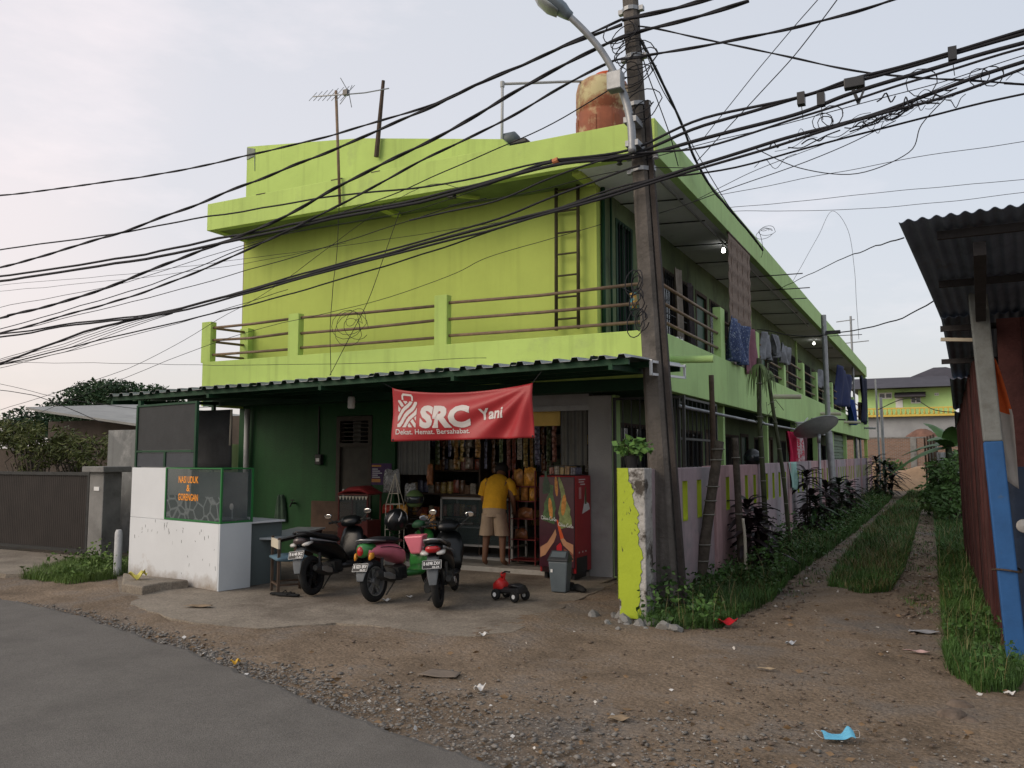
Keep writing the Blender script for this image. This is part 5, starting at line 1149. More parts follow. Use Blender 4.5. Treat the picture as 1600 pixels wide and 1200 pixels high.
# rack of bread and snack bags
a = onY(823, 880, 10.45)
RK = T('snack_rack', 'dark red snack rack beside the drinks fridge', 'rack', (a.x, 10.45, .1), 0, None, True)
rackm = mat('rack_red', (.16,.02,.02), .5, .2, 5, 0); mb = MB()
for x in (-.2, .2):
    for y in (-.14, .14): mb.tube([(x, y, 0), (x, y, 1.28)], .011, 6)
mb.build('frame', rackm, RK)
for z in (.06, .34, .62, .86, 1.06): MB().bar((-.2, -.14, z), (.2, -.14, z), .012).bar((-.2, .14, z), (.2, .14, z), .012).box((-.2, -.13, z-.004), (.2, .13, z)).build('shelf', rackm, RK)
def bag(name, label, p, w, h, d, m, group=None, seed=0, rz=0):
    random.seed(seed); ph = [random.uniform(0, 6) for _ in range(4)]
    mb = MB(); mb.sheet(lambda u, v: (w*(u-.5)*(1-.25*v**6), -d*math.sin(math.pi*u)*(math.sin(math.pi*min(v*1.08, 1)))**.6*(1+.22*math.sin(u*11+ph[0])*math.sin(v*9+ph[1])), h*v+.01*math.sin(u*8+ph[2])*v), 12, 12, .003)
    mb.sheet(lambda u, v: (w*(.5-u)*(1-.25*v**6), d*math.sin(math.pi*u)*(math.sin(math.pi*min(v*1.08, 1)))**.6*(1+.22*math.sin(u*9+ph[2])*math.sin(v*11+ph[3])), h*v+.01*math.sin(u*8+ph[1])*v), 12, 12)
    o = mb.build(name, m, None, smooth=True, base=(0, 0, 0)); o.location = p; o.rotation_euler = (0, 0, rz); return tag(o, label, 'snack bag' if 'snack' in name else 'bag', group)
brd = mat('bread_bag', (.40,.19,.05), .25, .45, 22, .3, 40, spec=.6); brd2 = mat('cracker_bag', (.50,.24,.04), .25, .45, 22, .3, 40, spec=.6); brd3 = mat('biscuit_bag', (.25,.10,.04), .3, .45, 22, .3, 40, spec=.6)
for i, (dx, z, w, h, m, lab) in enumerate(((-.09, 1.06, .15, .24, brd, 'left shiny bread bag on the top tier of the snack rack'), (.09, 1.06, .2, .26, brd2, 'wide shiny snack bag on the top tier of the snack rack'), (-.13, .86, .11, .19, brd2, 'left orange snack bag on the second tier of the rack'), (0, .86, .12, .2, brd, 'middle orange snack bag on the second tier of the rack'), (.13, .86, .11, .19, brd2, 'right orange snack bag on the second tier of the rack'), (.02, .62, .24, .15, brd3, 'brown biscuit bag on the third tier of the rack'), (-.05, .34, .2, .14, brd3, 'dark biscuit bag low on the snack rack'))):
    bag('snack_bag', lab, (a.x+dx, 10.38, .1+z), w, h, .05, m, 'snack bags on the rack', i)
cl_ = mat('clear_bag', (.35,.35,.34), .2, .4, 25, .3, 40, alpha=.55, spec=.6)
for i, (px, py, w, h, m, lab) in enumerate(((612, 752, .3, .34, cl_, 'clear crackling plastic bag hanging left of the shop opening'), (641, 770, .2, .26, cl_, 'clear plastic bag hanging beside the olive helmet'), (668, 815, .28, .2, brd, 'clear bag of orange crackers hanging behind the pink scooter'), (606, 795, .2, .14, mat('red_packet', (.45,.05,.03), .3, .3, 20, 0), 'red packet standing at the foot of the clear bags'), (628, 797, .2, .17, brd2, 'orange packet beside the red packet'), (672, 742, .1, .3, brd3, 'long dark sausage shaped bag hanging at the shop opening'))):
    q = onY(px, py, 10.0); bag('hanging_bag', lab, (q.x, 10.0, q.z-h/2), w, h, .07, m, 'bags hung at the shop front', 30+i)
q = onY(617, 790, 9.85)
FR = T('wire_frame_stand', 'pale pointed wire stand among the bags left of the shop opening', 'stand', (q.x, 9.85, .05), .3, None, True); mb = MB()
for s_ in ((-1, -1), (1, -1), (1, 1), (-1, 1)): mb.tube([(s_[0]*.11, s_[1]*.11, .0), (s_[0]*.1, s_[1]*.1, .85), (0, 0, 1.28)], .006, 5)
for z, w in ((.5, .11), (.85, .1), (1.0, .065)): 
    for p_, q_ in (((-w, -w), (w, -w)), ((w, -w), (w, w)), ((w, w), (-w, w)), ((-w, w), (-w, -w))): mb.tube([(*p_, z), (*q_, z)], .005, 4)
mb.build('frame', M['cream'], FR)
# shelves with goods at the back of the shop
SH = T('shop_shelf', 'dark shelf full of goods along the back wall of the shop', 'shelf', (-6, 12.9, .1), 0, None, True)
for z in (.3, .75, 1.2, 1.65): MB().box((-2.1, -.2, z), (1.9, .2, z+.025)).build('board', M['wood'], SH)
for x in (-2.12, -.7, .6, 1.9): MB().box((x, -.2, 0), (x+.03, .2, 2.05)).build('upright', M['wood'], SH)
random.seed(2)
for z in (.325, .775, 1.225, 1.675):
    mbs = [MB() for _ in range(8)]
    x = -2.05
    while x < 1.8:
        w = random.uniform(.06, .16); h = random.uniform(.12, .32); c_ = random.randrange(8)
        if random.random() < .5: mbs[c_].box((x, -.16, z), (x+w-.01, .05, z+h))
        else: mbs[c_].lathe([(w*.42, 0), (w*.42, h*.75), (w*.2, h*.85), (w*.2, h)], 10, Matrix.Translation((x+w/2, -.06, z)))
        x += w
    for m_, q in zip(pm_, mbs):
        if q.v: o = q.build('goods', m_, SH); o['kind'] = 'stuff'
# a nearer, brighter stand of jars and packets left of the counter
NS = T('jar_stand', 'stand of jars and packets inside the left part of the shop opening', 'stand', (-6.75, 10.95, .1), 0, None, True)
for z in (.55, .9, 1.25, 1.6): MB().box((-.62, -.16, z), (.62, .16, z+.02)).build('board', M['wood'], NS)
for x in (-.64, .62): MB().box((x, -.16, 0), (x+.025, .16, 1.95)).build('upright', M['wood'], NS)
jar = mat('jar_plastic', (.30,.24,.16), .2, .6, 14, 0, spec=.6)
random.seed(23); meshes = {}
for z in (.57, .92, 1.27, 1.62):
    x = -.56
    while x < .56:
        kind = random.choice(('jar', 'packet', 'packet', 'box')); ci = random.randrange(8); key = (kind, ci)
        if key not in meshes:
            q = MB()
            if kind == 'jar': q.lathe([(.045, 0), (.052, .02), (.052, .13), (.04, .15), (.04, .155), (.047, .156), (.047, .18), (0, .182)], 12)
            elif kind == 'packet': q.loft([(-.045, 0, .09, .008, .09), (-.02, 0, .09, .03, .085), (.02, 0, .09, .03, .085), (.045, 0, .09, .008, .09)], 8)
            else: q.box((-.045, -.04, 0), (.045, .04, .14))
            o = q.build(kind, jar if kind == 'jar' and ci < 5 else pm_[ci], NS, smooth=40, base=None); meshes[key] = o.data
        else: o = bpy.data.objects.new(kind, meshes[key]); COL.objects.link(o); o.parent = NS
        s_ = random.uniform(.85, 1.2); o.location = (x, -.08, z); o.scale = (1, 1, s_); x += random.uniform(.095, .12)
# ------------------------------------------------------------------ drinks fridge
fx0, fx1 = -4.57, -4.08; fy = 9.58; fz = .13
FG = T('drinks_fridge', 'red drinks fridge with printed bottles and white script lettering', 'fridge', ((fx0+fx1)/2, fy+.27, .05))
cred = mat('fridge_red', (.36,.014,.02), .3, .1, 4, 0, spec=.5)
MB().box((fx0, fy+.03, fz), (fx1, fy+.54, 1.33)).build('cabinet', cred, FG, bev=.012)
MB().box((fx0+.004, fy, fz+.07), (fx1-.004, fy+.028, 1.32)).build('door', mat('door_print_maroon', (.055,.012,.022), .3, .3, 6, 0, spec=.5), FG, bev=.008)
def fp(u, v): return (fx0+.02+u*(fx1-fx0-.04), fy-.0015, fz+.08+v*1.15)
def pr_poly(name, pts, m, lift=0):
    mb = MB(); mb.add([(x, y-lift, z) for x, y, z in (fp(u, v) for u, v in pts)], [tuple(range(len(pts)))]); return mb.build(name, m, FG)
def blob(cu, cv, ru, rv, rot=0, n=16):
    return [(cu+ru*math.cos(t)*math.cos(rot)-rv*math.sin(t)*math.sin(rot)*1.0, cv+(ru*math.cos(t)*math.sin(rot)+rv*math.sin(t)*math.cos(rot))) for t in [2*math.pi*i/n for i in range(n)]]
bg_ = mat('print_bottle_green', (.07,.13,.05), .3, .5, 14, 0); bgl = mat('print_pale_green', (.22,.26,.10), .3, .4, 18, 0); skp = mat('print_skin', (.48,.24,.13), .4, .12, 9, 0); orp = mat('print_orange', (.62,.10,.03), .3, .1, 9, 0); rdp = mat('print_red', (.45,.02,.03), .3, .1, 9, 0); fru = mat('print_fruit', (.50,.22,.05), .3, .5, 22, 0)
def bottle_poly(cu, cv, s, rot):
    pr = [(-.5, 0), (-.52, .25), (-.42, .42), (-.5, .6), (-.3, .85), (-.16, 1.05), (-.15, 1.3), (-.18, 1.36), (.18, 1.36), (.15, 1.3), (.16, 1.05), (.3, .85), (.5, .6), (.42, .42), (.52, .25), (.5, 0)]
    return [(cu+s*(x*.62*math.cos(rot)-y*math.sin(rot)*.42), cv+s*(x*.62*math.sin(rot)*.4+y*math.cos(rot)*.5)) for x, y in pr]
pr_poly('print_bottle', bottle_poly(.26, .47, .62, -.28), bg_, .0005); pr_poly('print_bottle', bottle_poly(.78, .42, .62, .28), bgl, .0008)
pr_poly('print_bottle', bottle_poly(.20, .78, .36, .15), mat('print_dark_green', (.03,.06,.035), .3, .4, 14, 0), .0006)
pr_poly('print_fruit', blob(.32, .62, .06, .12, .3), fru, .001); pr_poly('print_fruit', blob(.72, .66, .07, .12, -.4), fru, .001); pr_poly('print_fruit', blob(.85, .48, .09, .05), bgl, .0012); pr_poly('print_fruit', blob(.5, .86, .05, .11, .2), fru, .0011); pr_poly('print_fruit', blob(.68, .82, .18, .05, -.9), bgl, .0009)
pr_poly('print_hand', [(0, .09), (.0, .20), (.22, .25), (.36, .33), (.47, .40), (.5, .34), (.42, .26), (.3, .20), (.16, .12)], skp, .0014)
pr_poly('print_hand', [(1, .14), (1, .24), (.8, .27), (.66, .33), (.62, .29), (.7, .23), (.86, .18)], skp, .0014)
pr_poly('print_ribbon', [(.5, .50), (.54, .5), (.72, .31), (.62, .29)], orp, .0016)
pr_poly('print_label', [(.5, .04), (.5, .22), (.62, .26), (.66, .22), (.64, .05)], rdp, .0013)
for i in range(3): pr_poly('print_hand', [(.72+.0, .10+.035*i), (1, .06+.03*i), (1, .085+.03*i), (.72, .125+.035*i)], mat('print_shadow_skin', (.25,.09,.06), .4, .1, 9, 0), .0012)
# flowing white script built from strokes
def script(org, ux, uz, s, name, m):
    def stroke(pts, w=.05): 
        P = smooth_pts([org+ux*(x*s)+uz*(y*s) for x, y in pts], 5); mb.tube(P, w*1.55*s, 5)
    mb = MB()
    stroke([(.55, .85), (.4, 1.0), (.15, .85), (.05, .45), (.2, .1), (.5, .1), (.75, .35)], .055)                      # C
    stroke([(.45, .9), (.7, .75), (1.0, .95), (1.35, .8)], .035)
    stroke([(1.05, .5), (.85, .5), (.8, .2), (.95, .08), (1.1, .25), (1.05, .5), (1.3, .42)])                           # o
    stroke([(1.65, .45), (1.45, .52), (1.35, .25), (1.5, .08), (1.75, .3)])                                             # c
    stroke([(2.1, .5), (1.85, .5), (1.8, .2), (1.95, .08), (2.12, .3), (2.12, .5), (2.1, .15), (2.3, .2)])              # a
    stroke([(2.4, .32), (2.62, .34)], .06)                                                                               # hyphen
    stroke([(3.25, .85), (3.1, 1.0), (2.85, .85), (2.75, .45), (2.9, .1), (3.2, .1), (3.45, .35)], .055)                # C
    stroke([(3.7, .5), (3.5, .5), (3.45, .2), (3.6, .08), (3.75, .25), (3.7, .5), (3.95, .42)])                         # o
    stroke([(3.98, .2), (4.2, .6), (4.25, .95), (4.12, .9), (4.1, .3), (4.2, .08), (4.4, .25)])                         # l
    stroke([(4.75, .5), (4.5, .5), (4.45, .2), (4.6, .08), (4.77, .3), (4.77, .5), (4.75, .15), (4.95, .2)])            # a
    return mb.build(name, m, FG, smooth=True)
o_ = Vector(fp(.03, .50)); script(o_+Vector((0, -.002, 0)), Vector((1, 0, -.10)), Vector((0, 0, 1.1)), .0435, 'lettering', M['whitep'])
o_ = Vector(fp(.56, .435)); script(o_+Vector((0, -.002, 0)), Vector((1, 0, -.12)), Vector((0, 0, 1.1)), .041, 'lettering', M['whitep'])
# printed side: pale emblem, small print, grille
xs_ = fx1+.002
def side_poly(name, pts, m, l=0): mb = MB(); mb.add([(xs_+l, fy+.03+u*.51, fz+v*1.2) for u, v in pts], [tuple(range(len(pts)))]); return mb.build(name, m, FG)
side_poly('print_label', [(.04, .0), (.72, .0), (.72, .16), (.04, .16)], M['black'])
side_poly('print_bottle', [(.4, .60), (.92, .64), (.85, .70), (.70, .72), (.66, .80), (.58, .80), (.55, .72)], M['whitep'])
side_poly('print_bottle', [(.58, .70), (.70, .70), (.68, .80), (.65, .88), (.60, .88), (.58, .80)], bg_, .001)
side_poly('print_label', [(.20, .76), (.36, .76), (.36, .88), (.20, .88)], mat('print_pink', (.55,.25,.25), .4, .1, 5, 0), .0008)
mb = MB()
for i, (u0, u1) in enumerate(((.2, .62), (.2, .55), (.3, .6))): mb.add([(xs_, fy+.03+u*.51, fz+1.2*(.955-.025*i)+z) for u, z in ((u0, 0), (u1, 0), (u1, .012), (u0, .012))], [(0, 1, 2, 3)])
for u in (.18, .4, .6): mb.add([(xs_, fy+.03+(u+x)*.51, fz+1.2*.20+z) for x, z in ((0, 0), (.06, 0), (.06, .02), (0, .02))], [(0, 1, 2, 3)])
mb.build('small_print', M['whitep'], FG)
mb = MB()
for i in range(6): mb.box((fx0+.03, fy+.012, fz+.005+i*.011), (fx1-.03, fy+.03, fz+.010+i*.011))
mb.build('grille', M['black'], FG)
for x in (fx0+.06, fx1-.06): MB().box((x-.02, fy+.08, .05), (x+.02, fy+.46, fz)).build('foot', M['black'], FG)
# crates of drinks seen on top of the fridge
q = Vector(((fx0+fx1)/2+.02, fy+.25, 1.333))
CR = T('drinks_tray', 'dark wire tray of packets lying on top of the fridge', 'tray', tuple(q), 0, None, True); mb = MB()
for z in (.01, .12): 
    for p_, q_ in (((-.2, -.16), (.2, -.16)), ((.2, -.16), (.2, .16)), ((.2, .16), (-.2, .16)), ((-.2, .16), (-.2, -.16))): mb.tube([(*p_, z), (*q_, z)], .005, 4)
for i in range(11): mb.tube([(-.2+.04*i, -.16, .01), (-.2+.04*i, -.16, .12)], .003, 4)
mb.build('frame', M['darkmetal'], CR)
for i in range(5): MB().box((-.18+.075*i, -.12, .012), (-.12+.075*i, .1, .10+.02*(i % 2))).build('packet', pm_[(i*3) % 8], CR)
# rubbish bin, shoes, toy car
p = onZ(870, 926, .045)
BI = T('rubbish_bin', 'grey plastic swing lid bin standing before the drinks fridge', 'bin', (p.x, p.y+.1, .045), R(4), None, True)
bm_ = mat('bin_grey', (.11,.135,.15), .45, .1, 7, .05)
def tap(z0, z1, a0, a1, b0=None, b1=None):
    b0, b1 = b0 or a0*.8, b1 or a1*.8; return [(-a0, -b0, z0), (a0, -b0, z0), (a0, b0, z0), (-a0, b0, z0), (-a1, -b1, z1), (a1, -b1, z1), (a1, b1, z1), (-a1, b1, z1)]
BF = [(3, 2, 1, 0), (4, 5, 6, 7), (0, 1, 5, 4), (1, 2, 6, 5), (2, 3, 7, 6), (3, 0, 4, 7)]
mb = MB(); mb.add(tap(0, .34, .088, .115), BF); mb.build('body', bm_, BI, bev=.012)
mb = MB(); mb.add(tap(.342, .365, .122, .122), BF); mb.add([(-.118, -.096, .366), (.118, -.096, .366), (.118, .096, .366), (-.118, .096, .366), (-.105, 0, .46), (.105, 0, .46)], [(0, 1, 5, 4), (2, 3, 4, 5), (1, 2, 5), (3, 0, 4)]); mb.build('lid', mat('bin_dark', (.045,.05,.055), .45, .1, 7, .05), BI, bev=.006)
MB().add([(-.09, -.086, .39), (.09, -.086, .39), (.085, -.024, .448), (-.085, -.024, .448)], [(0, 1, 2, 3)]).build('swing_flap', bm_, BI)
mb = MB(); mb.box((-.085, -.0935, .22), (-.06, -.088, .255)); mb.build('sticker', M['whitep'], BI)
for i, (px, py) in enumerate(((893, 921), (905, 924))):
    q = onZ(px, py, .045); mb = MB().loft([(-.1, 0, .03, .03, .03), (-.05, 0, .04, .045, .04), (.03, 0, .035, .045, .035), (.1, 0, .025, .035, .022), (.12, 0, .02, .01, .01)], 12, Matrix.Translation(q) @ Matrix.Rotation(R(-60+i*25), 4, 'Z'))
    tag(mb.build('shoe', M['rubber'], smooth=True), 'dark shoe under the drinks fridge behind the bin', 'shoe', 'pair of shoes under the fridge')
p = onZ(792, 940, .045)
TY = T('toy_car', 'red and black ride-on toy car left on the forecourt', 'toy', (p.x, p.y+.1, .045), R(168), None, True)
TY.scale = (.74, .74, .78)
blk = mat('toy_black', (.02,.02,.022), .45, .2, 8, 0); redp = mat('toy_red', (.45,.02,.02), .35, .1, 8, 0)
MB().loft([(-.22, 0, .14, .11, .03), (-.2, 0, .15, .125, .05), (.02, 0, .13, .10, .045), (.2, 0, .12, .085, .05)], 12).build('chassis', blk, TY, smooth=40)
MB().loft([(-.2, 0, .20, .09, .015), (-.1, 0, .21, .1, .03), (.0, 0, .2, .08, .02)], 12).build('seat', blk, TY, smooth=True)
MB().loft([(.1, 0, .16, .08, .07), (.18, 0, .2, .10, .1), (.27, 0, .17, .09, .07), (.3, 0, .13, .05, .04)], 14).build('nose', redp, TY, smooth=True)
MB().tube([(.16, 0, .2), (.12, 0, .36)], .018, 8).build('steering_column', redp, TY)
MB().tube([(.1, -.09, .36), (.12, 0, .375), (.1, .09, .36)], .011, 7).build('handlebar', blk, TY)
MB().loft([(.13, 0, .33, .03, .035), (.17, 0, .33, .04, .04), (.19, 0, .33, .02, .02)], 10).build('handlebar_pad', redp, TY, smooth=True)
for x in (-.16, .19):
    for s_ in (-1, 1):
        w = MB().lathe([(.02, -.03), (.065, -.03), (.075, -.015), (.075, .015), (.065, .03), (.02, .03)], 16, Matrix.Translation((x, s_*.12, .075)) @ Matrix.Rotation(R(90), 4, 'X')).build('wheel', M['rubber'], TY, smooth=40)
        MB().lathe([(0, -.034), (.03, -.034), (.03, .034), (0, .034)], 10, Matrix.Translation((x, s_*.12, .075)) @ Matrix.Rotation(R(90), 4, 'X')).build('hub', M['whitep'], w)

# ------------------------------------------------------------------ on the building: ladder, antenna, tank, lamps, balcony things
a, b, c_ = onY(868, 264, YW-.1), onY(902, 262, YW-.1), onY(868, 513, YW-.1)
LD = T('ladder', 'rusty green iron ladder fixed upright against the upper wall', 'ladder', (a.x, YW-.1, c_.z))
for x in (a.x, b.x): MB().tube([(x, YW-.1, c_.z-.03), (x, YW-.08, a.z)], .024, 8).build('stile', mat('ladder_iron', (.06,.05,.025), .7, .4, 7, .2), LD, smooth=True)
for i in range(8):
    z = c_.z+.12+i*.295
    if z < a.z: MB().tube([(a.x, YW-.095, z), (b.x, YW-.095, z)], .014, 6).build('rung', mat('ladder_iron', (.14,.12,.05)), LD)
AY = YF-.05
a, b = onY(531, 320, AY), onY(525, 142, AY)
AN = T('tv_antenna', 'television antenna on a rusty mast fixed to the front roof edge', 'antenna', tuple(a))
MB().tube([a, b], .022, 8).build('mast', M['rail'], AN, smooth=True)
q0, q1 = onY(489, 151, AY-.1), onY(608, 138, AY+.25)
MB().tube([q0, onY(546, 147, AY), onY(570, 145, AY+.1), q1], .010, 6).build('boom', M['greymetal'], AN)
for i in range(8):
    t = i/7*.46; p = q0.lerp(q1, t); l_ = .10+.012*i; d_ = Vector((.25, .5, .75)).normalized()
    MB().tube([p-d_*l_, p+d_*l_], .005, 5).build('element', M['greymetal'], AN)
p = onY(540, 146, AY); MB().box((p.x-.03, p.y-.03, p.z-.03), (p.x+.05, p.y+.03, p.z+.05)).build('junction_box', M['black'], AN)
for s_ in (1, -1): MB().tube([p+Vector((.06, 0, 0)), p+Vector((-.02, -.1, .2*s_))], .006, 5).tube([p+Vector((.06, 0, 0)), p+Vector((.02, .12, .17*s_))], .006, 5).build('reflector', M['greymetal'], AN)
mb = MB().tube([onY(588, 245, YW-.06), onY(594, 180, YW-.06), onY(599, 126, YW-.08)], [.04, .035, .028], 6); tag(mb.build('wooden_pole', M['wood']), 'dark wooden stick nailed upright to the high roof parapet', 'pole')
tp = onY(938, 180, 11.6)
TK = T('water_tank', 'weathered orange and cream plastic water tank on the roof', 'water tank', (tp.x, 11.7, ZR0+.2))
tkm = mat('tank_plastic', (.27,.085,.04), .6, .3, 2, .1, 20, streak=.6, stain=((.55,.47,.25), .47, .60, 1.6))
tz = onY(938, 126, 11.7).z; b0_ = 5.42; r_ = .41
MB().lathe([(r_, b0_), (r_, b0_+.3), (r_-.015, b0_+.32), (r_-.015, b0_+.36), (r_, b0_+.38), (r_, tz-.62), (r_-.015, tz-.60), (r_-.015, tz-.56), (r_, tz-.54), (r_, tz-.22), (r_*.93, tz-.1), (r_*.72, tz-.03), (r_*.45, tz), (0, tz)], 32, Matrix.Translation((tp.x, 11.7, 0))).build('body', tkm, TK, smooth=40)
MB().lathe([(.20, tz-.01), (.20, tz+.045), (.17, tz+.06), (0, tz+.065)], 20, Matrix.Translation((tp.x+.08, 11.7, 0))).build('lid', mat('tank_lid', (.55,.10,.03), .6, .1, 5, .05), TK, smooth=40)
for k in range(7):
    a_ = k*.9; MB().box((-.05, -.008, tz-1.25), (.05, .012, tz-.7), Matrix.Translation((tp.x, 11.7, 0)) @ Matrix.Rotation(a_, 4, 'Z') @ Matrix.Translation((0, -r_, 0))).build('emboss', tkm, TK)
q = [onY(784, 222, 10.4), onY(785, 131, 10.4), onY(900, 127, 11.3), Vector((tp.x-.25, 11.6, tz-.01))]
PW = T('water_pipe', 'grey water pipe rising from the roof and running to the tank', 'pipe', tuple(q[0]))
MB().tube([q[0]-Vector((0, 0, .3)), q[1]], .022, 8).build('riser', M['pvc'], PW, smooth=True); MB().tube([q[1]-Vector((0, 0, .002)), q[2], q[3]], .020, 8).build('cross_pipe', M['pvc'], PW, smooth=True)
MB().lathe([(.032, -.05), (.034, .03), (.02, .04)], 10, Matrix.Translation(q[1])).build('elbow', M['pvc'], PW, smooth=40)
p = onY(798, 218, 10.5)
PU = T('pump', 'small dark pump on the roof where gable wall meets the fascia', 'pump', (p.x, 10.5, p.z-.1))
MB().loft([(-.12, 0, 0, .09, .08), (-.1, 0, 0, .1, .1), (.08, 0, 0, .1, .1), (.14, 0, -.02, .05, .05)], 14, Matrix.Translation((p.x, 10.5, p.z))).build('body', mat('pump_grey', (.09,.11,.12), .5, .2, 9, 0), PU, smooth=True)
MB().box((p.x+.05, 10.42, p.z-.1), (p.x+.28, 10.58, p.z-.05)).build('base', M['darkmetal'], PU)
p = onY(716, 297, YF+.2)
FL = T('floodlight', 'small unlit floodlight under the front eave left of the ladder', 'lamp', (p.x, YF+.2, ZR0))
MB().bar((p.x+.16, YF+.5, ZR0-.02), (p.x, YF+.15, ZR0-.06), .035).build('bracket', M['lime_wall'], FL); MB().box((p.x-.1, YF+.06, ZR0-.1), (p.x-.0, YF+.16, ZR0-.03)).build('head', M['darkmetal'], FL, bev=.008)
for x in (onY(596, 380, YF+.3).x, onY(905, 262, YF+.3).x):
    part(MB().box((x-.06, YF+.2, ZR0-.03), (x+.06, YF+.7, ZR0+.022)), 'eave_bracket', M['lime_wall'])
def bulb(p, lab):
    b_ = T('light_bulb', lab, 'light bulb', tuple(p))
    MB().lathe([(0, -.05), (.027, -.045), (.034, -.015), (.025, .02), (.018, .035)], 14, Matrix.Translation(p)).build('bulb', M['bulb'], b_, smooth=True)
    MB().tube([p+Vector((0, 0, .03)), p+Vector((0, 0, .1))], .022, 10).build('socket', M['whitep'], b_)
bp = onX(1130, 369, XR-.28); bp.z = ZR0-.09; bulb(bp, 'lit white bulb under the alley eave beside the bamboo blind')
bp2 = onX(1272, 541, XR-.5); bp2.z = ZR0-.09; bulb(bp2, 'lit white bulb under the alley eave far down the balcony')
# bamboo blind hung from the alley eave
BX = XR-.05; a, b = onX(1134, 353, BX), onX(1167, 385, BX); zb = onX(1138, 505, BX).z; y0, y1 = a.y, b.y+.05
BB = T('bamboo_blind', 'brown bamboo roll blind hanging from the alley eave', 'blind', (BX, y0, zb))
bbm = mat('bamboo_slats', (.21,.155,.12), .8, .35, 18, .2, 60); mb = MB(); z = ZR0-.02; k = 0
while z > zb:
    h = .016; mb.bar((BX+.03+.006*math.sin(k*.4), y0+.004*math.sin(k*2.1), z), (BX+.03+.006*math.sin(k*.4+1), y1+.006*math.sin(k*1.7), z), .008, h-.001); z -= h; k += 1
o = mb.build('slat', bbm, BB); o['kind'] = 'stuff'
mb = MB()
for t in (.12, .38, .62, .88): y = y0+(y1-y0)*t; mb.box((BX+.022, y-.002, zb), (BX+.040, y+.002, ZR0))
mb.build('tape', bbm, BB)
for z_ in (ZR0-.01, zb): MB().tube([(BX+.03, y0, z_), (BX+.03, y1, z_)], .022, 8).build('roller', M['wood'], BB)
# cloths on the rails
def cloth(name, label, x, y0, y1, z0, z1, m, cat='cloth', fold=.03, seed=0, axis='y', sag=0, group=None):
    mb = MB()
    def fn(u, v):
        w = fold*math.sin(u*19+seed)*(1-.5*v)+fold*.6*math.sin(u*7+v*3+seed*2)
        z = z0+(z1-z0)*v+.03*math.sin(u*6+seed)*(1-v)-sag*math.sin(u*math.pi)
        return (x+w, y0+(y1-y0)*(u+.04*math.sin(v*4+seed)), z) if axis == 'y' else (y0+(y1-y0)*(u+.03*math.sin(v*4+seed)), x+w, z)
    mb.sheet(fn, 26, 14, .006); return tag(mb.build(name, m, smooth=True), label, cat, group)
batik = mat('blue_batik', (.055,.08,.17), .8, .6, 34, .1, stain=((.30,.36,.45), .56, .6, 26))
a = onX(1138, 520, XR+.05); b = onX(1166, 520, XR+.05); cloth('bedsheet', 'blue and white patterned sheet hung over the balcony rail', XR+.06, a.y, b.y, 3.08, 3.75, batik, fold=.07, seed=2)
a = onX(1167, 520, XR+.05); b = onX(1181, 520, XR+.05); cloth('shirt', 'dusty pink cloth hung over the rail beside the patterned sheet', XR+.05, a.y, b.y, 3.0, 3.78, mat('dusty_pink', (.24,.11,.14), .85, .2, 8, .1), fold=.05, seed=4)
for i, (pa, pb, z0, z1, c_, lab) in enumerate(((1056, 1066, 3.1, 4.6, (.30,.26,.22), 'pale brown curtain hanging in the near balcony corner'), (1076, 1084, 3.2, 4.5, (.14,.12,.13), 'dark cloth hanging behind the near balcony rails'), (1060, 1064, 2.9, 3.5, (.6,.6,.58), 'white towel hanging behind the near balcony rails'))):
    a, b = onX(pa, 480, XW+.3), onX(pb, 480, XW+.3); cloth('hanging_cloth', lab, XW+.3, a.y, b.y, z0, z1, mat('cloth_colour_%s' % ('tan', 'charcoal', 'white')[i], c_, .85, .2, 7, .1), fold=.03, seed=i)
for i, (pa, pb, z0, z1, c_, lab) in enumerate(((1309, 1331, 3.25, 4.55, (.014,.024,.085), 'big navy blue cloth hanging at the far balcony'), (1343, 1350, 3.0, 4.9, (.02,.025,.05), 'black cloth hanging at the far end of the balcony'), (1322, 1328, 2.75, 3.6, (.02,.05,.20), 'bright blue cloth hanging over the far rail'))):
    a, b = onX(pa, 600, XR+.02), onX(pb, 600, XR+.02); cloth('hanging_cloth', lab, XR+.03+.05*i, a.y, b.y, z0, z1, mat('far_cloth_%s' % ('navy', 'black', 'blue')[i], c_, .85, .2, 7, .1), fold=.09, seed=5+i)
# grey bundles drying on the far rails, white water bottles at the near corner
gl = mat('grey_laundry', (.22,.23,.25), .85, .3, 7, .3)
for i, (pa, pb, z0, z1, lab) in enumerate(((1194, 1204, 3.42, 3.93, 'grey cloth folded over the rail right of the bamboo blind'), (1209, 1216, 3.60, 4.02, 'small upright grey cloth between two others on the rail'), (1220, 1233, 3.55, 3.95, 'grey cloth bunched at the post top further along the rail'), (1280, 1286, 3.50, 3.98, 'grey cloth on the far rail just left of the metal pole'))):
    a, b = onX(pa, 545, XR+.02), onX(pb, 545, XR+.02)
    cloth('folded_cloth', lab, XR+.015, a.y, b.y, z0, z1, gl, 'laundry', .055, 11+i*2)
for i, px in enumerate((1056, 1063)):
    q = onX(px, 500, XR-.35); mb = MB().loft([(0, 0, 0, .07, .07), (.62, 0, 0, .07, .07), (.7, 0, 0, .03, .03)], 12, Matrix.Translation((q.x, q.y, ZB)) @ Matrix.Rotation(R(-90), 4, 'Y')); tag(mb.build('white_tube', M['whitep'], smooth=40), 'white upright plastic tube on the balcony floor near the corner', 'tube', 'white tubes on the balcony')
q = onX(1104, 535, XR-.4); WC = T('stool', 'white plastic stool on the balcony behind the rails', 'stool', (q.x, q.y, ZB), 0, None, True)
MB().box((-.16, -.16, .42), (.16, .16, .45)).build('seat', M['whitep'], WC, bev=.01)
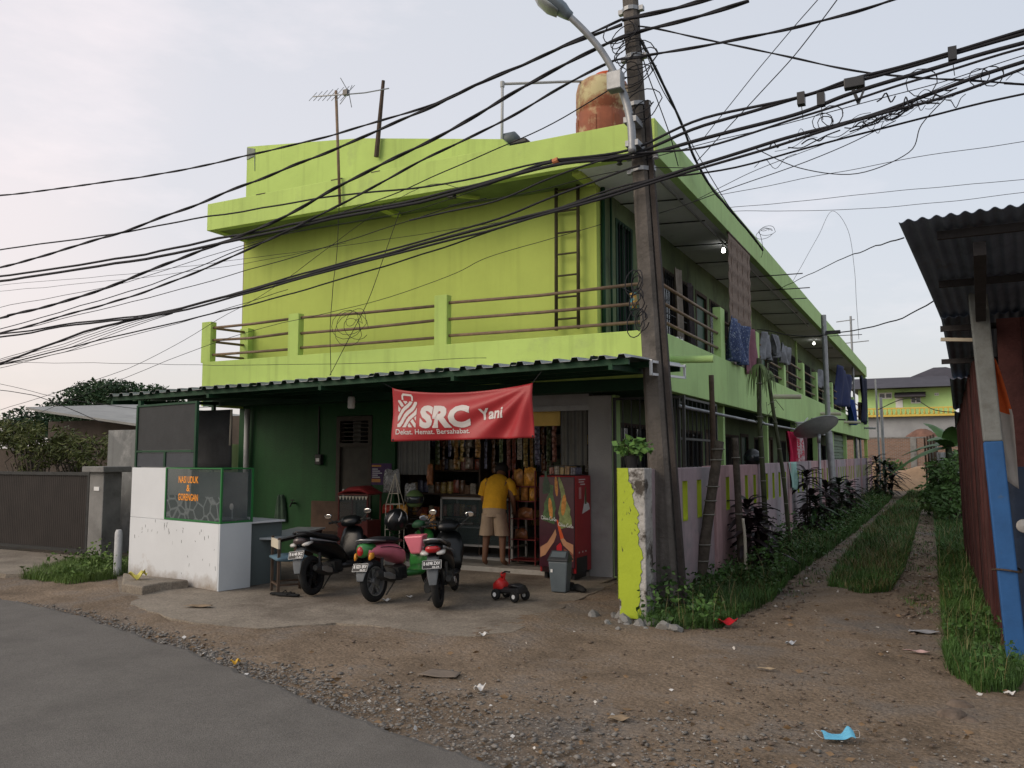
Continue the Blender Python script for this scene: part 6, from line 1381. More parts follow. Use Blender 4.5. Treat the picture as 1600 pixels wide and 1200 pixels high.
for s_ in ((-1, -1), (1, -1), (1, 1), (-1, 1)): MB().bar((s_[0]*.17, s_[1]*.17, 0), (s_[0]*.13, s_[1]*.13, .42), .035).build('leg', M['whitep'], WC)
mb = MB().loft([(0, 0, 0, .05, .05), (.1, .02, 0, .06, .04), (.2, .0, 0, .02, .05)], 10, Matrix.Translation(onY(990, 483, YF+.2)) @ Matrix.Rotation(R(-90), 4, 'Y'))
tag(mb.build('hanging_toy', mat('toy_multicolour', (.45,.25,.05), .5, .5, 12, 0, stain=((.05,.25,.3), .5, .55, 14)), smooth=True), 'small colourful toy hanging at the balcony corner behind the pole', 'toy')
# ------------------------------------------------------------------ stakes, dish, poles along the garden wall
def fence_pt(px, dx=.2):
    y = 10.0
    for _ in range(6): y = onX(px, 800, fenx(y)+dx).y
    return Vector((fenx(y)+dx, y, 0))
def stake(name, label, pts, r, m, rings_=0, cat='stake'):
    t = T(name, label, cat, (pts[0][0], pts[0][1], 0)); P = smooth_pts([Vector(p) for p in pts], 6)
    n_ = len(P); rs = [r*(1-.25*i/n_)*(1+.05*math.sin(i*2.3)) for i in range(n_)]
    MB().tube(P, rs, 10).build('stem', m, t, smooth=True)
    for k in range(rings_):
        p = P[int((k+.7)/rings_*(n_-1))]; MB().lathe([(r*1.0, -.008), (r*1.13, 0), (r*1.0, .008)], 10, Matrix.Translation(p)).build('ring', mat('pale_ring', (.20,.19,.16), .9, .2, 9), t)
    return t
bamb = mat('dark_bamboo', (.055,.06,.03), .7, .4, 5, .2)
p = onZ(1090, 922); q = onY(1124, 690, p.y+.35); stake('leaning_trunk', 'thick dark ringed trunk leaning against the garden wall', [p+Vector((0, 0, -.1)), p.lerp(q, .5), q], .075, M['bark'], 9, 'trunk')
p = fence_pt(1117, -.06); stake('wooden_post', 'dark square wooden post rising above the garden wall by the leaning trunk', [(p.x, p.y, .4), (p.x, p.y, 1.6), (p.x-.01, p.y, onY(1117, 586, p.y).z)], .045, M['wood'], 0, 'post')
p = fence_pt(1158); stake('wooden_stake', 'short thick dark stake before the garden wall beside the first dark plant', [(p.x, p.y, -.1), (p.x-.03, p.y, .8), (p.x-.06, p.y, onY(1150, 684, p.y).z)], .055, M['bark'], 3)
p = fence_pt(1163, .35); stake('pale_stake', 'thin pale wooden stake standing in the weeds', [(p.x, p.y, -.05), (p.x, p.y, .5), (p.x-.02, p.y, .78)], .022, M['cream'], 0)
p = fence_pt(1197); s1 = stake('bamboo_pole', 'tall green bamboo pole with drooping dry leaves, left of the two', [(p.x, p.y, -.1), (p.x-.03, p.y, 1.2), (p.x-.06, p.y, 2.2), (p.x-.05, p.y, onY(1182, 560, p.y).z)], .045, bamb, 8, 'pole'); t1 = Vector((p.x-.05, p.y, onY(1182, 560, p.y).z))
p = fence_pt(1233); s2 = stake('bamboo_pole', 'slender dark bamboo pole with bare twigs, right of the two', [(p.x, p.y, -.1), (p.x-.08, p.y, 1.2), (p.x-.2, p.y, 2.2), (p.x-.32, p.y, onY(1207, 575, p.y).z)], .04, bamb, 7, 'pole'); t2 = Vector((p.x-.32, p.y, onY(1207, 575, p.y).z))
fr_ = leafmat('dry_frond', (.12,.17,.06), .4, 5)
def fronds(root, top, n_, ln, seed):
    random.seed(seed); mb = MB()
    for i in range(n_):
        a_ = random.uniform(0, 6.28); l_ = ln*random.uniform(.6, 1.2); d_ = Vector((math.cos(a_), math.sin(a_), 0)); w = .014
        P = [top+d_*(l_*.5*t*(1.2-.5*t))+Vector((0, 0, .12*t-1.0*l_*t*t)) for t in (0, .25, .5, .75, 1)]; sd_ = d_.cross(Vector((0, 0, 1)))*w
        vs = []
        for k, q in enumerate(P): ww = (1, 1.2, 1, .7, .1)[k]; vs += [q+sd_*ww, q-sd_*ww]
        mb.add(vs, [(2*k, 2*k+1, 2*k+3, 2*k+2) for k in range(4)])
    mb.build('leaves', fr_, root)
fronds(s1, t1-Vector((0, 0, .1)), 34, .55, 3); fronds(s2, t2+Vector((0, 0, -.05)), 22, .5, 4)
random.seed(6)
for s_, t_ in ((s1, t1), (s2, t2)):
    mb = MB()
    for i in range(6):
        z = -random.uniform(.1, 1.4); a_ = random.uniform(0, 6.28); c_ = t_+Vector((0, 0, z)); mb.tube([c_, c_+Vector((.15*math.cos(a_), .15*math.sin(a_), .1)), c_+Vector((.3*math.cos(a_), .3*math.sin(a_), random.uniform(-.2, .35)))], .006, 4)
    mb.build('twig', bamb, s_)['kind'] = 'stuff'
def pole_h(px, py, p): return onY(px, py, p.y).z
p = fence_pt(1303, .3)
MP = T('metal_pole', 'grey metal pole with dark painted foot standing beside the satellite dish', 'pole', tuple(p)); zt = onY(1291, 492, p.y).z
MB().tube([(p.x, p.y, .95), (p.x-.06, p.y, 2.2)], .085, 12).tube([(p.x-.06, p.y, 2.2), (p.x-.09, p.y, zt)], .065, 12).build('shaft', M['greymetal'], MP, smooth=40)
MB().tube([(p.x+.015, p.y, -.1), (p.x, p.y, .95)], .09, 12).build('foot', M['black'], MP, smooth=40)
MB().tube([(p.x-.6, p.y, 2.55), (p.x+.35, p.y, 2.5)], .02, 6).build('cross_bar', M['darkmetal'], MP); MB().box((p.x-.03, p.y-.1, zt-.5), (p.x+.3, p.y+.02, zt-.42)).build('bracket', M['darkmetal'], MP)
# satellite dish
dc = onX(1279, 677, -2.35); DS = T('satellite_dish', 'grey round satellite dish tilted on a pipe above the garden wall', 'satellite dish', (dc.x, dc.y, 0))
mdish = mat('dish_grey', (.30,.31,.315), .5, .2, 3, .05, 30, metal=.2); rd = .47
Md = Matrix.Translation(dc) @ Euler((R(-18), R(-22), 0)).to_matrix().to_4x4()
prof = [(rd*i/12, .16*(i/12)**2) for i in range(13)]
MB().lathe(prof+[(rd+.012, .165), (rd+.01, .15)]+[(rd*i/12, .16*(i/12)**2-.012) for i in range(12, -1, -1)], 36, Md).build('dish', mdish, DS, smooth=40)
MB().tube([(dc.x, dc.y, -.1), (dc.x, dc.y, dc.z-.02)], .03, 10).tube([Md @ Vector((0, 0, -.02)), (dc.x, dc.y, dc.z-.2)], .04, 8).build('mast', M['greymetal'], DS, smooth=True)
MB().tube([Md @ Vector((-.36, .14, .12)), Md @ Vector((-.34, .08, .32)), Md @ Vector((-.08, 0, .42))], .014, 6).build('feed_arm', M['whitep'], DS, smooth=True)
MB().lathe([(.0, 0), (.05, .0), (.06, .02), (.07, .1), (.1, .12), (.1, .14), (0, .14)], 14, Matrix.Translation(Md @ Vector((-.33, .08, .30)))).build('feed_horn', M['whitep'], DS, smooth=40)
# washing on the pole, a helmet and a mint towel on the wall
cl_spec = [(1231, 1243, 1.28, 2.12, (.45,.015,.06), 'crimson red shirt hanging from the washing pole'), (1243, 1252, 1.2, 2.08, (.5,.42,.42), 'white and red patterned shirt hanging beside the crimson one'), (1252, 1258, 1.3, 2.05, (.12,.05,.06), 'dark maroon cloth at the right end of the washing')]
for i, (pa, pb, z0, z1, c_, lab) in enumerate(cl_spec):
    a, b = onX(pa, 690, XR+.03), onX(pb, 690, XR+.03)
    m_ = mat('washing_%s' % ('crimson', 'pattern', 'maroon')[i], c_, .85, .2, 9, .1, stain=((.45,.03,.06), .5, .55, 17) if i == 1 else None)
    cloth('washing', lab, XR+.03, a.y, b.y, z0, z1, m_, 'clothing', .06, i*3, group='washing hung beside the satellite dish')
p = fence_pt(1178, -.06); helmet('helmet', 'black and white helmet sitting on the garden wall', (p.x, p.y, 1.56), R(-80), M['black'], M['whitep'], .14)
a, b = fence_pt(1236, .06), fence_pt(1247, .06); cloth('towel', 'mint green cloth hung over the garden wall', a.x, a.y, b.y, .95, 1.47, mat('mint_cloth', (.30,.50,.44), .85, .1, 8, .1), 'cloth', .03, 7)
# far pipes and antenna poles
for px, z1, lab, yy in ((1335, 7.3, 'thin tall mast of a far antenna behind the balcony end', 36.0), (1370, 5.2, 'grey upright pipe at the far corner of the green building', 42.0), (1377, 4.4, 'pale upright pipe beyond the far corner of the building', 42.6), (1342, 2.9, 'short grey pipe carrying a cross bar near the far wall', 38.0)):
    q = onY(px, 600, yy); mb = MB().tube([(q.x, yy, 0), (q.x-.05, yy, z1)], .045 if px != 1377 else .07, 8)
    if px == 1335: mb.tube([(q.x-.35, yy, 6.2), (q.x+.6, yy, 6.25)], .02, 6).tube([(q.x-.6, yy, z1-.2), (q.x+.1, yy, z1-.15)], .02, 6)
    if px == 1342: mb.tube([(q.x-.9, yy, 2.85), (q.x+.6, yy, 2.8)], .04, 6)
    tag(mb.build('pipe_mast', M['greymetal'], smooth=40), lab, 'mast')
# dark strap-leaved plants
drm = leafmat('dracaena_leaf', (.030,.020,.022), .6, 6, .5); drg = leafmat('dark_green_leaf', (.022,.045,.018), .5, 6, .5)
def dracaena(label, p, heads, m, seed, ll=.42):
    random.seed(seed); t = T('dracaena_plant', label, 'plant', tuple(p)); mb = MB(); sm_ = MB()
    for (hx, hy, hz, n_) in heads:
        top = p+Vector((hx, hy, hz)); sm_.tube([p+Vector((hx*.3, hy*.3, -.05)), p+Vector((hx*.7, hy*.7, hz*.5)), top], .018, 6)
        for i in range(n_):
            a_ = i*2.4+random.uniform(-.3, .3); e_ = 1.15-1.3*i/n_+random.uniform(-.15, .15); l_ = ll*random.uniform(.7, 1.15); w = .052*random.uniform(.8, 1.25)
            b_ = top-Vector((0, 0, .22*i/n_)); dx, dy = math.cos(a_), math.sin(a_); vs = []; sd_ = Vector((-dy, dx, 0))
            for k, tt in enumerate((0, .2, .45, .7, .9, 1)):
                r_ = l_*tt*math.cos(e_)*(1-.15*tt)+l_*.25*tt*tt; z = l_*tt*math.sin(e_)-.55*l_*tt*tt
                c_ = b_+Vector((dx*r_, dy*r_, z)); ww = w*(.45, .9, 1, .8, .4, .04)[k]; vs += [c_+sd_*ww+Vector((0, 0, .008)), c_-Vector((0, 0, .006)), c_-sd_*ww+Vector((0, 0, .008))]
            mb.add(vs, [(3*k+j, 3*k+3+j, 3*k+4+j, 3*k+1+j) for k in range(5) for j in (0, 1)])
    sm_.build('stem', M['bark'], t, smooth=True); mb.build('foliage', m, t, smooth=True)
H3 = lambda h, n=22: [(0, 0, h, n), (.05, .05, h*.66, n-4), (-.05, -.06, h*.36, n-6)]
for i, (px, dx, hs, m, lab) in enumerate(((1168, .22, [(0, 0, .92, 20), (.05, -.15, .62, 18), (.1, .15, .36, 16)], drm, 'dark purple strap leaved plant nearest the utility pole'), (1184, .35, [(0, 0, .75, 20), (.06, .1, .4, 18)], drm, 'dark purple plant under the first bamboo pole'),
        (1262, .25, H3(1.25), drm, 'tall tiered dark plant left of the metal pole'), (1275, .4, H3(.72, 18), drg, 'low dark green plant beside the tall tiered one'), (1292, .45, H3(.95), drm, 'dark plant right in front of the metal pole foot'), (1312, .5, H3(1.0), drg, 'wide dark plant right of the metal pole'), (1328, .55, H3(.85), drm, 'bushy dark plant further right along the wall'),
        (1372, .4, H3(1.5), drm, 'dark plant at the far end of the garden wall'), (1384, .8, H3(1.3), drg, 'dark green plant beyond the end of the garden wall'), (1394, 1.0, H3(1.1), drm, 'farthest dark plant beside the sand heap'))):
    dracaena(lab, fence_pt(px, dx), hs, m, 40+i, .42 if px < 1350 else .7)

# ------------------------------------------------------------------ grass and weeds
def inside(poly, x, y):
    px_, py_ = poly[:, 0], poly[:, 1]; r_ = np.zeros(len(x), bool); j = len(poly)-1
    for i in range(len(poly)):
        c_ = ((py_[i] > y) != (py_[j] > y)) & (x < (px_[j]-px_[i])*(y-py_[i])/(py_[j]-py_[i]+1e-12)+px_[i]); r_ ^= c_; j = i
    return r_
def nfield(x, y, s, o):
    return np.array([noise.noise(Vector((a_*s, b_*s, o))) for a_, b_ in zip(x, y)])
def grass(name, label, poly, n, h, w, m, thin=.0, seed=0, near=1.0):
    poly = np.array(poly); y0, y1 = poly[:, 1].min(), poly[:, 1].max(); x0, x1 = poly[:, 0].min(), poly[:, 0].max()
    X, Y = [], []; tot = 0
    while tot < n:
        u = rng.uniform(0, 1, n*3); y = y0*(y1/y0)**(u**near); x = rng.uniform(x0, x1, n*3); k = inside(poly, x, y); X.append(x[k]); Y.append(y[k]); tot += k.sum()
    x = np.concatenate(X)[:n]; y = np.concatenate(Y)[:n]
    f = nfield(x, y, 1.7, seed)+.5*nfield(x, y, 5, seed+3); k = f > thin-.25; x, y, f = x[k], y[k], f[k]; n = len(x)
    hh = h*(.55+.6*rng.uniform(0, 1, n))*(1+.5*f); a_ = rng.uniform(0, 2*np.pi, n); sc = np.clip((y/11)**.75, .7, 3); ww = w*sc*rng.uniform(.6, 1.3, n); ln = hh*rng.uniform(.15, .8, n)
    d = np.stack([np.cos(a_), np.sin(a_), 0*a_], 1); s_ = np.stack([-np.sin(a_), np.cos(a_), 0*a_], 1); b_ = np.stack([x, y, -.03+0*x], 1)
    mid = b_+d*(ln*.35)[:, None]; mid[:, 2] += hh*.62; tip = b_+d*ln[:, None]; tip[:, 2] += hh*np.where(rng.uniform(0, 1, n) > .3, 1, .72)
    V = np.stack([b_-s_*ww[:, None], b_+s_*ww[:, None], mid+s_*(ww*.8)[:, None], mid-s_*(ww*.8)[:, None], tip], 1).reshape(-1, 3); i = np.arange(n)*5
    F = np.concatenate([np.stack([i, i+1, i+2], 1), np.stack([i, i+2, i+3], 1), np.stack([i+3, i+2, i+4], 1)])
    return np_mesh(name, V, F, m, label, None, 'stuff')
def gpx(pts): return [tuple(onZ(px, py).xy) for px, py in pts]
rightb = gpx([(1040, 985), (1075, 985), (1115, 985), (1160, 962), (1205, 942), (1235, 905), (1262, 885), (1300, 858), (1340, 828), (1372, 800), (1394, 778)])
leftp = [(fenx(7.9)+.02, 7.6)]+rightb+[(fenx(42)+.02, 44), (fenx(20)+.02, 20)]
grass('grass', 'rough grass along the foot of the garden wall', leftp, 52000, .17, .0042, M['grass'], -.35, 1)
centp = gpx([(1294, 918), (1345, 930), (1392, 925), (1412, 890), (1425, 850), (1438, 800), (1446, 772), (1424, 768), (1400, 790), (1370, 815), (1338, 850), (1310, 885)])
grass('grass', 'grass strip growing down the middle of the lane', centp, 70000, .13, .0045, M['grass'], -.5, 2)
grass('grass', 'dry grass mixed into the middle strip of the lane', centp, 9000, .18, .004, M['drygrass'], -.1, 6)
rp = gpx([(1478, 1045), (1530, 1085), (1590, 1080)])+[(.5, 7.4), (.42, 9), (.34, 14), (.5, 46)]+gpx([(1452, 768), (1460, 810), (1466, 870), (1470, 930), (1474, 990)])
grass('grass', 'grass growing along the red shed wall', rp, 50000, .15, .0042, M['grass'], -.4, 3)
lp = [(-11.4, 8.3), (-11.2, 7.4), (-10.6, 6.75), (-9.7, 6.75), (-9.45, 7.3), (-9.7, 8.0), (-10.4, 8.6)]
grass('grass', 'grass tuft between the gate pillar and the white stall', lp, 9000, .17, .005, leafmat('light_grass', (.10,.16,.035), .4, 3), -.4, 4)
# broad leaved weeds
def weeds(label, poly, n, h, size, seed, m=None, near=1.0):
    poly = np.array(poly); y0, y1 = poly[:, 1].min(), poly[:, 1].max(); x0, x1 = poly[:, 0].min(), poly[:, 0].max(); u = rng.uniform(0, 1, n*6); y = y0*(y1/y0)**(u**near); x = rng.uniform(x0, x1, n*6); k = inside(poly, x, y)
    x, y = x[k][:n], y[k][:n]; f = nfield(x, y, 1.3, seed); k = f > -.05; x, y, f = x[k], y[k], f[k]
    z = h*rng.uniform(0, 1, len(x))*(.5+1.6*np.clip(f, 0, 1)); V, F = leaf_cloud(np.stack([x, y, z], 1), size, .55, .1); return np_mesh('weeds', V, F, m or M['weeds'], label, None, 'stuff')
weeds('broad leaved weeds along the foot of the garden wall', leftp, 13000, .40, .06, 11)
weeds('broad leaved weeds along the shed wall', rp, 7000, .18, .042, 12)
grass('grass', 'long dry stalks among the grass by the shed', rp, 800, .32, .003, M['drygrass'], -.1, 8)
grass('grass', 'long dry stalks along the foot of the garden wall', leftp, 1200, .34, .003, M['drygrass'], -.1, 9)
grass('grass', 'taller green tufts in the middle strip of the lane', centp, 3000, .24, .0045, M['grass'], .15, 10)
grass('grass', 'sparse short blades creeping out over the wheel tracks', gpx([(1200, 950), (1290, 918), (1392, 925), (1478, 1000), (1462, 860), (1455, 790), (1395, 778), (1330, 830), (1250, 900)]), 7000, .06, .004, M['grass'], .3, 15)
weeds('few low weeds in the middle strip of the lane', centp, 2500, .09, .045, 13)
weeds('leafy weeds beside the stall slab', lp, 1400, .3, .06, 14, leafmat('light_weed', (.09,.15,.03), .4, 4))

# ------------------------------------------------------------------ the shed at the right
SD = T('shed', 'ramshackle shed with corrugated roof and dark red plank wall at the lane', 'shed', (.9, 9.5, 0))
shw = mat('shed_timber', (.028,.026,.028), .8, .4, 6, .2)
rfm = mat('shed_roof_sheet', (.13,.165,.225), .6, .3, 3, .1, 30, metal=.3, stain=((.10,.07,.05), .55, .7, 1.6))
def roof_sheet(x0, x1, y0, y1, z0, z1, jag=0, skew=0):
    mb = MB(); nu = int((x1-x0)/.0095)
    def fn(u, v):
        x = x0+(x1-x0)*u; y = y0+(y1-y0)*v+jag*(1 if v > .5 else 0)*math.sin(u*5)
        return (x+skew*v, y, z0+(z1-z0)*v+.010*math.sin(x/.076*2*math.pi)+.012*math.sin(x*2.1+v*3))
    mb.sheet(fn, nu, 6, .003); return mb.build('roofing_sheet', rfm, SD)
xa = onY(1404, 342, 5.5).x; za = onY(1404, 345, 5.5).z
for i in range(4): roof_sheet(xa+i*.74, xa+i*.74+.78, 5.5, 8.45, za+.004*(i % 2)+.01*i, 2.80+.004*(i % 2), 0, .22)
for i in range(3): roof_sheet(.03+i*.74, .03+i*.74+.78, 8.2, 11.1, 2.785, 2.50, 0, .10)
for i in range(3): roof_sheet(.10+i*.74, .10+i*.74+.78, 10.8, 13.6, 2.46, 2.26, 0, .05)
for i in range(3): roof_sheet(.16+i*.74, .16+i*.74+.78, 13.3, 15.8, 2.20, 2.05, 0, .03)
for y, z in ((5.75, za-.06), (7.0, 2.86), (8.3, 2.70), (9.7, 2.55)): MB().bar((.02, y, z), (2.8, y, z), .035, .05).build('purlin', shw, SD)
MB().bar((.25, 5.8, 2.84), (.42, 11, 2.36), .07, .09).build('rafter', shw, SD)
pb = Vector((.435, 7.50, -.1)); pt_ = onY(1522, 420, 7.62); pz = pb.lerp(pt_, .40)
zsplit = onY(1545, 690, 7.55).z; f_ = (zsplit+.1)/(pt_.z+.1); ps = pb.lerp(pt_, f_)
bl = mat('blue_post_paint', (.022,.095,.26), .6, .12, 6, .1, 40, stain=((.06,.10,.16), .62, .75, 9)); gp_ = mat('grey_post_concrete', (.17,.182,.18), .85, .2, 5, .25, stain=((.12,.12,.11), .5, .7, 6))
MB().bar(pb, ps, .135, .135).build('post', bl, SD, bev=.012); MB().bar(ps, pt_+Vector((0, 0, .1)), .132, .132).build('post', gp_, SD, bev=.012)
mid = pb.lerp(pt_, .25)
MB().tube([mid+Vector((.085*math.cos(t*.55)*1.15, .085*math.sin(t*.55)*1.15, .01*math.sin(t))) for t in range(13)], .008, 5).build('wire_tie', M['wood'], SD)
plm = [mat('red_plank_%s' % n_, c_, .85, .4, 4, .4, 40, streak=.5) for n_, c_ in (('deep', (.058,.018,.018)), ('faded', (.085,.032,.03)), ('dark', (.042,.014,.014)))]
random.seed(9); y = 8.0; k = 0
while y < 15.4:
    w = random.uniform(.09, .16); x = .365-.017*(y-8)+random.uniform(-.014, .014); z0 = random.uniform(-.03, .10); z1 = 2.70-(y-8)*.075+random.uniform(-.05, .03); ln = random.uniform(-.03, .03)
    MB().add([(x, y, z0), (x+.02, y, z0), (x+.02, y+w, z0), (x, y+w, z0), (x-.03, y+ln, z1), (x-.01, y+ln, z1), (x-.01, y+w+ln, z1), (x-.03, y+w+ln, z1)], BF).build('plank', plm[k % 3], SD); y += w-.004+random.choice((0, 0, .006)); k += 1
# front of the shed: red boards above a dark blue sheet
random.seed(12); x = .44
while x < 2.6:
    w = random.uniform(.14, .22); MB().box((x, 8.02+random.uniform(0, .012), 1.42+random.uniform(-.02, .02)), (x+w-.003, 8.045, 2.72)).build('board', plm[int(x*10) % 3], SD); x += w
mb = MB(); mb.sheet(lambda u, v: (.45+2.2*u, 8.0+.03*math.sin(u*14+v*2), 1.5*v-.02), 34, 8, .005); mb.build('lower_sheet', mat('dark_blue_tarp', (.012,.022,.045), .7, .3, 5, .2), SD, smooth=True)
MB().bar((.02, 8.25, 2.60), (.34, 8.30, 2.58), .03).build('batten', M['cream'], SD)
mb = MB(); a, b = onY(1546, 556, 7.7), onY(1578, 748, 7.7)
def clf(u, v):
    w = .03+(b.x-a.x)*min(1, (1-v)*2.2)**.7; return (a.x+.0+(u)*w+.03*(1-v), 7.72+.018*math.sin(u*8+v*5), b.z+(a.z-b.z)*v-.10*(u-.2)*(1-v))
mb.sheet(clf, 14, 22, .004); o = mb.build('hanging_cloth', [mat('pale_cloth', (.40,.37,.34), .85, .1, 7, .1), mat('orange_cloth', (.50,.09,.02), .85, .15, 7, .1)], smooth=True); tag(o, 'pale cloth with an orange top hanging on the shed front behind the blue post', 'cloth')
for pgl in o.data.polygons:
    if pgl.center.z > (a.z-b.z)*.62: pgl.material_index = 1
c_ = onY(1600, 822, 7.9); mb = MB(); mb.lathe([(0, .02), (.03, .018), (.05, .01), (.055, 0), (0, 0)], 18, Matrix.Translation(c_) @ Matrix.Rotation(R(90), 4, 'X')); mb.tube([c_+Vector((0, .02, 0)), c_+Vector((0, .12, 0))], .02, 8)
tag(mb.build('round_lamp', clearlens, smooth=40), 'round pale lamp glass showing at the dark shed front', 'lamp')
# ------------------------------------------------------------------ far end of the lane
q = onY(1408, 748, 46)
mb = MB(); mb.sheet(lambda u, v: (q.x+2.1*(u-.5)*2*(1), 46+1.6*(v-.5)*2, -.08+1.5*max(0, 1-((u-.5)*2)**2)*max(0, 1-((v-.5)*2)**2)*(1+.35*math.sin(u*7+1))*(1+.15*math.sin(u*13+v*11))), 28, 20); tag(mb.build('sand_heap', mat('orange_sand', (.40,.26,.16), .95, .15, 4, .5), smooth=True), 'heap of orange sand at the far end of the lane', 'sand heap')
a, b = onY(1366, 722, 52), onY(1500, 684, 52)
BWL = T('brick_wall', 'low brown brick wall across the far end of the lane', 'wall', ((a.x+b.x)/2, 52, 0))
def brickmat():
    m = mat('brick_courses', (.24,.13,.09), .9, 0, 1, 0); n, l = m.node_tree.nodes, m.node_tree.links
    g = n.new('ShaderNodeNewGeometry'); s_ = n.new('ShaderNodeSeparateXYZ'); l.new(g.outputs['Position'], s_.inputs[0]); c_ = n.new('ShaderNodeCombineXYZ'); l.new(s_.outputs[0], c_.inputs[0]); l.new(s_.outputs[2], c_.inputs[1])
    bt = n.new('ShaderNodeTexBrick'); bt.inputs['Scale'].default_value = 1; bt.inputs['Brick Width'].default_value = .22; bt.inputs['Row Height'].default_value = .075; bt.inputs['Mortar Size'].default_value = .012
    bt.inputs['Color1'].default_value = (.20,.11,.075,1); bt.inputs['Color2'].default_value = (.27,.15,.10,1); bt.inputs['Mortar'].default_value = (.24,.22,.2,1); l.new(c_.outputs[0], bt.inputs['Vector']); l.new(bt.outputs[0], n['Principled BSDF'].inputs['Base Color']); return m
MB().box((a.x-3, 52, -.1), (b.x+6, 52.15, b.z)).build('wall', brickmat(), BWL)
MB().box((a.x-3, 51.98, b.z), (b.x+6, 52.17, b.z+.08)).build('coping', M['concrete_grey'], BWL)
x = a.x-1
while x < b.x+4: MB().box((x, 51.94, -.1), (x+.3, 52.0, b.z-.002)).build('pier', M['concrete_grey'], BWL); x += 2.9
q = onY(1425, 675, 56); mb = MB(); mb.sheet(lambda u, v: (q.x+3*(u-.5)*2, 56+2*(v-.5)*2, 1.2+1.75*max(0, 1-((u-.5)*2)**2)*max(0, 1-((v-.5)*2)**2)*(1+.3*math.sin(u*9+v*4))), 24, 16); tag(mb.build('earth_mound', mat('red_earth', (.17,.09,.065), .95, .3, 3, .7), smooth=True), 'mound of red earth rising behind the far brick wall', 'mound')
GH = T('green_house', 'distant pale green two-storey house with yellow balustrade and dark roof', 'house', (onY(1430, 650, 70).x, 70, 0)); Yh = 70
xl, xr = onY(1340, 650, Yh).x, onY(1494, 650, Yh).x; zb0, zb1, zw, zr = onY(1400, 651, Yh).z, onY(1400, 637, Yh).z, onY(1400, 606, Yh).z, onY(1400, 586, Yh).z
MB().box((xl, Yh+1.2, zb0), (xr, Yh+9, zw)).build('upper_wall', mat('far_green_paint', (.46,.68,.27), .8, .06, 1), GH); MB().box((xl, Yh+.5, 0), (xr, Yh+9, zb0-.002)).build('lower_wall', mat('far_grey_plaster', (.30,.31,.32), .9, .15, .8), GH)
ym = mat('far_yellow_paint', (.62,.46,.10), .8, .06, 1); mb = MB(); mb.box((xl, Yh, zb0), (xr, Yh+.12, zb0+.16)).box((xl, Yh, zb1-.1), (xr, Yh+.12, zb1)); mb.build('balustrade', ym, GH)
MB().box((xl, Yh+.12, zb0), (xr, Yh+1.2, zb0+.1)).build('balcony_floor', M['concrete_grey'], GH)
me0 = None; x = xl+.2
while x < xr-.1:
    if me0 is None: o = MB().lathe([(.05, 0), (.09, .1), (.04, .3), (.05, zb1-zb0-.26)], 8, Matrix.Translation((0, 0, 0))); oo = bpy.data.objects.new('baluster', None); o = o.build('baluster', ym, None, smooth=True, base=(0, 0, 0)); bpy.data.objects.remove(oo); me0 = o.data
    else: o = bpy.data.objects.new('baluster', me0); COL.objects.link(o)
    o.parent = GH; o.location = (x-GH.location.x, .06, zb0+.16); x += .32
rm = mat('far_roof_tiles', (.055,.05,.06), .7, .2, 1.2, .3, 8)
MB().add([(xl-.5, Yh-.2, zw), (xr+.4, Yh-.2, zw), (xr+.4, Yh+10, zw), (xl-.5, Yh+10, zw), (xl-.5, Yh+4.5, zr+.2), (xr-.5, Yh+4.5, zr+.2)], [(0, 1, 5, 4), (1, 2, 5), (2, 3, 4, 5), (3, 0, 4), (3, 2, 1, 0)]).build('roof', rm, GH)
p = onY(1465, 574, Yh+6); MB().add([(p.x-3.6, Yh+3, zr-.6), (p.x+4.5, Yh+3, zr-.6), (p.x+4.5, Yh+10, zr-.6), (p.x-3.6, Yh+10, zr-.6), (p.x-.3, Yh+6, p.z), (p.x+.6, Yh+6, p.z)], [(0, 1, 5, 4), (1, 2, 5), (2, 3, 4, 5), (3, 0, 4), (3, 2, 1, 0)]).build('roof', rm, GH)
for pa, pb_, ya, yb in ((1373, 1394, 614, 623), (1423, 1439, 620, 630), (1460, 1467, 614, 618)):
    a, b = onY(pa, ya, Yh+1.2), onY(pb_, yb, Yh+1.2); w_ = MB().box((a.x, Yh+1.16, b.z), (b.x, Yh+1.199, a.z)).build('window', M['whitep'], GH)
    n_ = 2; 
    for k in range(n_): xa_ = a.x+(b.x-a.x)*(k+.12)/n_; MB().box((xa_, Yh+1.14, b.z+.08), (xa_+(b.x-a.x)/n_*.76, Yh+1.158, a.z-.08)).build('pane', M['glass'], w_)
a, b = onY(1399, 618, Yh+1.2), onY(1411, 638, Yh+1.2); MB().box((a.x, Yh+1.15, b.z), (b.x, Yh+1.198, a.z)).build('door', M['whitep'], GH)
a, b = onY(1397, 612, Yh+.3), onY(1446, 617, Yh+.3); MB().add([(a.x, Yh+.2, b.z), (b.x, Yh+.2, b.z), (b.x, Yh+1.19, a.z), (a.x, Yh+1.19, a.z), (a.x, Yh+.2, b.z-.1), (b.x, Yh+.2, b.z-.1), (b.x, Yh+1.19, b.z-.1), (a.x, Yh+1.19, b.z-.1)], [(0, 1, 2, 3), (7, 6, 5, 4), (0, 4, 5, 1), (1, 5, 6, 2), (2, 6, 7, 3), (3, 7, 4, 0)]).build('awning', rm, GH)
